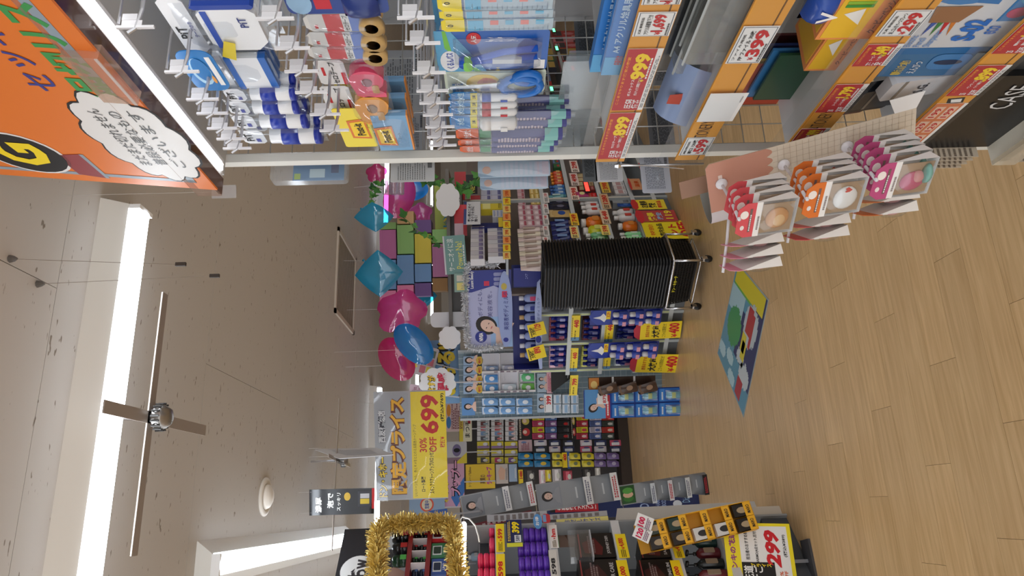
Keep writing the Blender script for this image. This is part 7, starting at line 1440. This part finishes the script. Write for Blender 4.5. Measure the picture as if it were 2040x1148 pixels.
# price leaves bundled on the gondola end
for q, (x0, x1, y0, y1, c) in enumerate(((1108, 1212, 1030, 1040, (226, 214, 120)), (1070, 1210, 1020, 1030, (170, 170, 176)), (970, 1090, 1020, 1034, (176, 178, 186)))):
    P = Plane((-.0, 4.05 + .05 * q), 20); u, zb, w, h = P.fit(x0, x1, y0, y1)
    spawn('leaf_card', [('card', MB().box(-w / 2, w / 2, 0, .002, 0, h).mesh(M(c, .4)), []), T('お試しサイズ', 0, h * .5, h * .7, M((40, 70, 170)), w=w * .6, vert=True) if q == 0 else fine(-w * .4, w * .4, h * .1, h * .9, 8, M((120, 110, 110)), seed=q)], P.mat(u, zb, 0, -2), ('yellow card of blue lettering on the gondola end', 'grey leaf card behind the yellow lettering card', 'grey leaf card above the purple jars')[q], 'card', 'cards on the gondola end')
# ================================================================== big price banner, hanging panels
PV = Plane((.75, 5.35), -17.6)
u, zb, w, h = PV.fit(747, 890, 779, 996)
GREYP = M((176, 176, 178), .35)
parts = [('board', MB().box(-w / 2, w / 2, .004, .008, 0, h).mesh(GREYP), []), R(-w * .49, w * .49, 0, h * .49, M((240, 212, 40), .35), y=.002), R(-w * .49, w * .49, h * .52, h, M((168, 170, 174), .35), y=.003)]
parts += outlined('ドン・キホーテ', -w * .25, h * .9, h * .13, M((240, 206, 50)), M((70, 50, 20)), w=w * .44, y=.001) + outlined('西友行徳店', w * .18, h * .9, h * .11, M((226, 226, 226)), M((60, 60, 70)), w=w * .3, y=.001)
parts += outlined('限定プライス', 0, h * .68, h * .24, M((240, 180, 40)), M((110, 50, 30)), w=w * .9, y=.001, bold=.04, grow=.08)
parts += [T('699', w * .28, h * .23, h * .26, M((200, 30, 30)), w=w * .36, bold=.035, y=.001), T('30%\nOFF', -w * .0, h * .26, h * .24, M((206, 50, 40)), w=w * .14, y=.001), T('税抜¥', w * .02, h * .06, h * .07, M((200, 30, 30)), w=w * .1, y=.001), T('(税込¥769)', w * .34, h * .05, h * .06, TXT_BLACK, w=w * .26, y=.001),
          T('ロート製薬', -w * .36, h * .34, h * .06, TXT_BLACK, w=w * .14, y=.001), T('スキンアクアトーンアップUVエッセンス', -w * .24, h * .22, h * .07, TXT_BLACK, w=w * .42, y=.001), T('いいトーンだから、色とキメをととのえる肌色トーンアップ', -w * .14, h * .445, h * .045, M((90, 70, 20)), w=w * .66, y=.001, bold=0)]
film = MB(); n = 8
for j in range(n + 1):
    for i in range(n + 1):
        a, b = i / n, j / n; film.v.append((-w / 2 + w * a, -.008 + .012 * math.sin(a * 9 + b * 3) * math.sin(b * 6), h * b))
film.f = [(j * (n + 1) + i, j * (n + 1) + i + 1, (j + 1) * (n + 1) + i + 1, (j + 1) * (n + 1) + i) for j in range(n) for i in range(n)]
parts.append(('plastic_sleeve', film.mesh(clear(opac=.01, gloss=.07, rough=.04), True), []))
spawn('price_banner', parts, PV.mat(u, zb), 'large grey and yellow price banner reading 699 in a clear sleeve', 'banner')
for q, sx in enumerate((-.4, .4)):
    p_ = PV.at(u + w * sx, zb + h); spawn('hanging_wire', [('wire', MB().tube([p_ + Vector((0, 0, -.01)), Vector((p_.x, p_.y, CEIL))], .0008, 4).mesh(M((190, 188, 184), .4)), [])], ID, 'thin wire holding the 699 banner, %s the balloons' % ('farther from', 'nearer')[q], 'wire')
# white acrylic panel and black poster under the small cross hanger
hubp = on_z(676, 918, 2.44)
def quad_board(px, depths, t, mat_, label, name, cat, prints=None):
    pts = [EYE + ray(*p) * d for p, d in zip(px, depths)]; n = (pts[1] - pts[0]).cross(pts[3] - pts[0]).normalized() * t
    mb = MB().add(pts + [p + n for p in pts], [(0, 1, 2, 3), (7, 6, 5, 4), (1, 0, 4, 5), (2, 1, 5, 6), (3, 2, 6, 7), (0, 3, 7, 4)])
    parts = [('panel', mb.mesh(mat_), [])]
    if prints: parts += prints(pts, n)
    return spawn(name, parts, ID, label, cat)
d0 = (hubp - EYE).dot(FWD)
def wp(pts, n):
    c = [sum((p for p in pts), Vector()) / 4 + (p - sum((q for q in pts), Vector()) / 4) * .6 - n * .3 for p in pts]; return [('faint_print', MB().add(c, [(0, 1, 2, 3)]).mesh(M((190, 196, 204), .3)), [])]
quad_board(((625, 895), (751, 892), (784, 906), (676, 914)), (d0 + .1, d0 + .1, d0 - .16, d0 - .2), .003, M((226, 230, 236), .15), 'white acrylic panel hanging edge-on beneath the small cross hanger', 'acrylic_sign', 'sign', wp)
PBk = Plane((at_y(680, 1000, 3.95).x, 3.95), -24)
u, zb, w, h = PBk.fit(619, 746, 975, 1026)
mbp = PBk.mat(u, zb, 0, 3, 6)
spawn('hanging_poster', [('sheet', MB().box(-w / 2, w / 2, 0, .002, 0, h).mesh(M((26, 27, 32), .12)), []), T('濃厚', -w * .1, h * .86, h * .1, TXT_WHITE, w=w * .6, bold=.04), T('泡で', w * .06, h * .68, h * .1, TXT_WHITE, w=w * .6, bold=.04), T('スッキリ', 0, h * .55, h * .06, TXT_WHITE, w=w * .7), O(ellipse(w * .2, h * .42, w * .16, h * .05, 14), M((206, 170, 60)), y=-.001), R(-w * .2, w * .4, h * .05, h * .26, M((60, 62, 70)), y=-.001), R(-w * .1, w * .1, h * .08, h * .22, M((206, 180, 60)), y=-.0014), R(w * .12, w * .3, h * .08, h * .22, M((190, 190, 196)), y=-.0014), R(-w * .3, w * .5, 0, h * .04, M((190, 30, 36)), y=-.001)], mbp, 'glossy black hanging poster with white lettering under the ceiling', 'poster')
for q, sx in enumerate((-.4, .4)):
    p_ = mbp @ Vector((w * sx, .001, h)); spawn('hanging_wire', [('wire', MB().tube([p_ - Vector((0, 0, .01)), Vector((p_.x, p_.y, CEIL))], .0008, 4).mesh(M((200, 198, 194), .4)), [])], ID, 'thin wire holding the black poster, %s corner' % ('outer', 'inner')[q], 'wire')
for q, (x, y) in enumerate(((640, 893), (700, 908))):
    p_ = EYE + ray(x, y) * (d0 - .04); spawn('hanging_wire', [('wire', MB().tube([p_, Vector((p_.x, p_.y, CEIL))], .0008, 4).mesh(M((200, 198, 194), .4)), [])], ID, 'thin wire holding the white acrylic panel, %s one' % ('upper', 'lower')[q], 'wire')

# ================================================================== coloured boxes stacked on top of the corner gondola
PC = Plane((2.05, 5.55), -14)
def zc(x, y): return PC.sz(x, y)[1]
CB = {'pink': (190, 110, 160), 'green': (140, 186, 110), 'blue': (110, 150, 196), 'tan': (206, 170, 120), 'purple': (110, 80, 140), 'yellow': (216, 196, 70), 'mauve': (176, 110, 150), 'brown': (150, 110, 60), 'rose': (222, 130, 170)}
rowsB = [(756, 789, [('green', 443, 457), ('pink', 458, 516), ('blue', 518, 577), ('rose', 579, 603)]), (791, 824, [('tan', 421, 446), ('green', 448, 506), ('blue', 508, 566), ('rose', 568, 600)]),
         (826, 859, [('purple', 438, 464), ('yellow', 466, 524), ('blue', 526, 562), ('purple', 564, 590)]), (861, 892, [('green', 457, 484), ('mauve', 486, 552), ('brown', 554, 580)])]
zb0 = 1.80
for r, (x0, x1, row) in enumerate(rowsB):
    for q, (c, y0, y1) in enumerate(row):
        off = .02 * (r % 2); u, zb, w, h = PC.fit(x0, x1, y0, y1, off)
        spawn('gift_carton', [('carton', MB().box(-w / 2 + .001, w / 2 - .001, 0, .2, 0, h * .985).mesh(M(CB[c], .55)), []), ('lid_seam', MB().box(-w / 2 + .001, w / 2 - .001, -.0006, 0, h * .80, h * .805).mesh(M([v * .75 for v in CB[c]], .6)), [])], PC.mat(u, zb, off), '%s cardboard box in the %s layer of the colourful stack, %s from the ivy side' % (c, ('top', 'second', 'third', 'bottom')[r], ORD[q]), 'box', 'colourful stacked boxes')
zlow = PC.sz(892, 520)[1]
spawn('box_platform', [('board', MB().box(-.75, .75, -.05, .45, zlow - .03, zlow - .001).move(PC.mat(PC.sz(900, 515)[0], 0)).mesh(M((120, 116, 112), .6)), []), ('support', MB().box(-.6, .6, .05, .4, 1.785, zlow - .03).move(PC.mat(PC.sz(900, 515)[0], 0)).mesh(M((110, 108, 106), .6)), [])], ID, 'grey platform carrying the colourful box stack', 'platform')

# ================================================================== balloons
def balloon(px, Y, size, c, label, shape='star', rot=(0, 0, 0), stretch=(1, 1, 1)):
    p = at_y(*px, Y); mb = MB(); n, m = 24, 9
    def rad(a):
        if shape == 'star': return .72 + .28 * abs(math.cos(2.5 * a)) ** .6
        if shape == 'square': return 1 / max(abs(math.cos(a)), abs(math.sin(a))) ** .75 * .8
        return 1.0
    for s in (-1, 1):
        for j in range(m + 1):
            t = j / m
            for i in range(n):
                a = 2 * math.pi * i / n; r = rad(a) * t
                wr = .012 * math.sin(i * 5.1 + s) * t * t * (1 - t) * 6
                mb.v.append((size * r * math.cos(a) * stretch[0], s * size * .42 * (1 - t ** 2.2) ** .6 * stretch[1] + wr * size, size * r * math.sin(a) * stretch[2]))
    o = 0
    for s in (0, 1):
        o = s * (m + 1) * n
        for j in range(m):
            for i in range(n):
                q = (o + j * n + i, o + j * n + (i + 1) % n, o + (j + 1) * n + (i + 1) % n, o + (j + 1) * n + i); mb.f.append(q if s == 0 else q[::-1])
    mt = Matrix.Translation(p) @ Matrix.Rotation(math.radians(rot[2]), 4, 'Z') @ Matrix.Rotation(math.radians(rot[1]), 4, 'Y') @ Matrix.Rotation(math.radians(rot[0]), 4, 'X')
    neck = MB().lathe([(size * .06, 0), (size * .03, size * .06), (size * .07, size * .14)], 8).move(Matrix.Translation((0, 0, size * .78 * stretch[2])))
    top = mt @ Vector((0, 0, size * .9 * stretch[2]))
    st = MB().tube([Vector((0, 0, size * .85 * stretch[2])), mt.inverted() @ Vector((top.x, top.y, CEIL))], .0008, 4)
    spawn('foil_balloon', [('film', mb.mesh(foil(c), True), []), ('neck', neck.mesh(foil(c), True), []), ('string', st.mesh(M((205, 205, 205), .4)), [])], mt, label, 'balloon', 'translucent foil balloons')
TEAL, PK2, BL2 = (70, 205, 240), (246, 110, 195), (60, 180, 245)
balloon((745, 432), 4.75, .13, TEAL, 'teal diamond balloon nearest the ivy', 'square', (0, 40, 20), (1.0, 1.1, 1.15))
balloon((755, 545), 4.75, .165, TEAL, 'teal square balloon beside the ceiling vent', 'square', (0, 42, -10), (1, .7, 1))
balloon((796, 392), 5.4, .16, PK2, 'pink rounded balloon behind the clear tubes', 'round', (20, 20, 0), (1.25, 1.2, .8))
balloon((815, 378), 6.0, .15, BL2, 'blue rounded balloon half behind the pink one', 'round', (0, 0, 0), (.8, 1, 1.2))
balloon((800, 622), 4.9, .19, PK2, 'pink star balloon beside the coloured boxes', 'star', (0, 10, 10))
balloon((824, 685), 4.6, .135, BL2, 'blue oval balloon nearest the 699 banner', 'round', (10, -35, 15), (1.35, 1.2, .8))
balloon((790, 715), 4.95, .16, (236, 80, 160), 'deep pink oval balloon hanging nearest the ceiling', 'round', (0, -30, 10), (1.15, 1, .72))
balloon((838, 425), 5.9, .11, (226, 120, 190), 'pale pink star balloon above the coloured boxes', 'star', (0, 0, 0))
balloon((845, 590), 6.4, .12, TEAL, 'small teal balloon peeking behind the coloured boxes', 'square', (0, 45, 0))
balloon((750, 345), 5.2, .09, (236, 90, 170), 'small pink balloon beside the post', 'star')
for q in range(3):
    p_ = at_y(770 + 14 * q, 372, 5.0)
    spawn('clear_tube', [('tube', MB().lathe([(.03, -.06), (.03, .06), (.028, .061), (.028, -.059)], 16).mesh(clear(opac=.12, gloss=.3), True), []), ('string', MB().tube([(-.0, 0, .03), (-(CEIL - p_.z), 0, .0)], .0006, 4).mesh(M((205, 205, 205), .4)), []), ('pink_liner', MB().lathe([(.012, -.055), (.012, .055)], 8).mesh(clear((236, 150, 200), .4), True), [])], Matrix.Translation((p_.x + .0, p_.y, p_.z)) @ Matrix.Rotation(math.pi / 2, 4, 'Y'), 'clear decorative tube hanging by the pink balloon, %s from the ceiling' % ORD[q], 'tube', 'clear tubes')

# ================================================================== ivy
lfm = {}
def leaf_mesh(v):
    if v not in lfm:
        pts = [(0, 0), (.35, .12), (.55, .45), (.3, .6), (.16, 1.0), (0, 1.25), (-.16, 1.0), (-.3, .6), (-.55, .45), (-.35, .12)]
        mb = MB(); mb.add([(x, .06 * abs(x) * 4 + .03 * math.sin(z * 3 + v), z) for x, z in pts], [(0, 1, 2, 3, 4, 5), (0, 5, 6, 7, 8, 9)])
        lfm[v] = mb.mesh(M(((62, 124, 54), (84, 150, 66), (48, 100, 48))[v], .45, noise=.1, nscale=8))
    return lfm[v]
def vine(path, Y, n, label, size=.055, seed=1):
    rnd = random.Random(seed); pts = [at_y(x, y, Y) for x, y in path]; pts = [p for p in pts]
    v = spawn('ivy_vine', [('stem', MB().tube(pts, .004, 5).mesh(M((130, 150, 90), .6), True), [('tendril', MB().tube([pts[0], pts[0] + Vector((.02, -.01, -.03))], .002, 4).mesh(M((120, 140, 80), .6)), [])])], ID, label, 'ivy', 'ivy vines')
    for k in range(n):
        t = (k + .5) / n * (len(pts) - 1); i = min(int(t), len(pts) - 2); c = pts[i].lerp(pts[i + 1], t - i)
        o = link('leaf', leaf_mesh(rnd.randrange(3)), v)
        o.matrix_basis = Matrix.Translation(c + Vector((rnd.uniform(-.02, .02), rnd.uniform(-.03, .01), rnd.uniform(-.02, .02)))) @ Matrix.Rotation(rnd.uniform(-.7, .7), 4, 'Z') @ Matrix.Rotation(rnd.uniform(-2.6, 2.6), 4, 'Y') @ Matrix.Rotation(rnd.uniform(-.5, .5), 4, 'X') @ Matrix.Scale(size * rnd.uniform(.7, 1.2), 4)
vine([(795, 428), (812, 440), (830, 458), (852, 472), (872, 488), (888, 494)], 5.25, 11, 'ivy vine trailing across the coloured boxes', .06, 2)
vine([(832, 358), (855, 362), (872, 360), (890, 366), (908, 380)], 5.4, 14, 'ivy vine along the top beside the cloud cards', .06, 5)
vine([(905, 395), (922, 385), (935, 375), (950, 360), (958, 350)], 5.5, 16, 'leafy ivy bunch over the red frame', .075, 6)
vine([(742, 405), (738, 385), (745, 370), (760, 378)], 4.9, 9, 'ivy sprig under the ceiling by the teal balloon', .05, 9)

# ================================================================== cloud cards and toppers on the gondola
PX = Plane((2.1, 5.2), -17)
def cut(x0, x1, y0, y1, fn, label, name='cloud_card', cat='card', Y=5.3, roll=0, yaw=0):
    p_ = at_y((x0 + x1) / 2, (y0 + y1) / 2, Y); P = Plane((p_.x, p_.y), -17 + yaw); u, zb, w, h = P.fit(x0, x1, y0, y1); spawn(name, fn(w, h), P.mat(u, zb, 0, roll), label, cat, 'white cloud cards' if name == 'cloud_card' else None)
def cloudy(w, h): return [('board', MB().prism(cloud(0, h / 2, w * .46, h * .46, 8), 0, .004).mesh(M((232, 232, 234), .4)), []), ('easel', MB().box(-.006, .006, .004, .02, 0, h * .5).mesh(M((190, 190, 192), .5)), [])]
cut(868, 916, 365, 432, cloudy, 'white cloud shaped card beside the ivy', Y=5.3)
cut(874, 918, 650, 696, cloudy, 'white cloud shaped card nearest the silver tinsel corner', Y=5.6)
cut(858, 928, 622, 652, lambda w, h: [('board', MB().prism(rrect(-w * .5, w * .5, 0, h, w * .3, 5), 0, .004).mesh(M((228, 228, 230), .4)), []), ('easel', MB().box(-.006, .006, .004, .02, 0, h * .5).mesh(M((190, 190, 192), .5)), [])], 'white rounded card beside the coloured boxes', Y=5.7)
def teal_sign(w, h):
    return [('board', MB().box(-w / 2, w / 2, 0, .005, 0, h).mesh(M((110, 150, 146), .4)), [])] + [T('サーニオイに涙', 0, h * .68, h * .3, M((236, 240, 236)), w=w * .84, bold=.0), T('Power.Na!', -w * .02, h * .3, h * .3, M((226, 220, 90)), w=w * .7, bold=0), R(-w / 2, w / 2, h * .93, h, M((200, 200, 206)), y=-.001), fine(-w * .4, w * .4, h * .05, h * .13, 1, M((226, 230, 226)))]
cut(884, 928, 468, 545, teal_sign, 'teal sign with white and yellow handwriting', 'teal_sign', 'sign', 5.2, roll=-3)
cut(906, 956, 342, 402, lambda w, h: [('frame', MB().box(-w / 2, w / 2, 0, .02, h * .55, h).box(-w / 2, -w * .3, 0, .02, 0, h * .6).mesh(M((206, 40, 48), .4)), []), ('notice', MB().box(-w * .25, w * .4, .004, .01, h * .1, h * .55).mesh(M((40, 40, 44), .5)), [T('NEW', 0, h * .3, h * .2, M((226, 220, 90)), y=.003, w=w * .4)])], 'red frame sign half hidden by ivy', 'red_sign', 'sign', 5.7)
cut(905, 930, 408, 470, lambda w, h: [('board', MB().box(-w / 2, w / 2, 0, .004, 0, h).mesh(M((206, 44, 56), .4)), []), R(-w * .5, -w * .1, h * .3, h, M((220, 190, 200)), y=-.001)], 'red upright card beside the white headline sign', 'red_card', 'card', 5.45)
cut(866, 900, 365, 470, lambda w, h: [('board', MB().box(-w / 2, w / 2, 0, .004, 0, h).mesh(M((190, 206, 90), .4)), [])] + outlined('いつも', 0, h * .35, h * .4, M((246, 226, 70)), M((70, 150, 190)), w=w * .8, y=-.002, bold=.05), 'lime green board behind the cloud card', 'green_board', 'sign', 5.75)
cut(905, 930, 545, 582, lambda w, h: [('board', MB().box(-w / 2, w / 2, 0, .004, 0, h).mesh(M((130, 160, 150), .4)), []), R(-w * .4, 0, h * .2, h * .8, M((220, 206, 120)), y=-.001), R(w * .08, w * .4, h * .2, h * .8, M((206, 200, 186)), y=-.001)], 'pale green label card below the teal sign', 'label_card', 'card', 5.25)
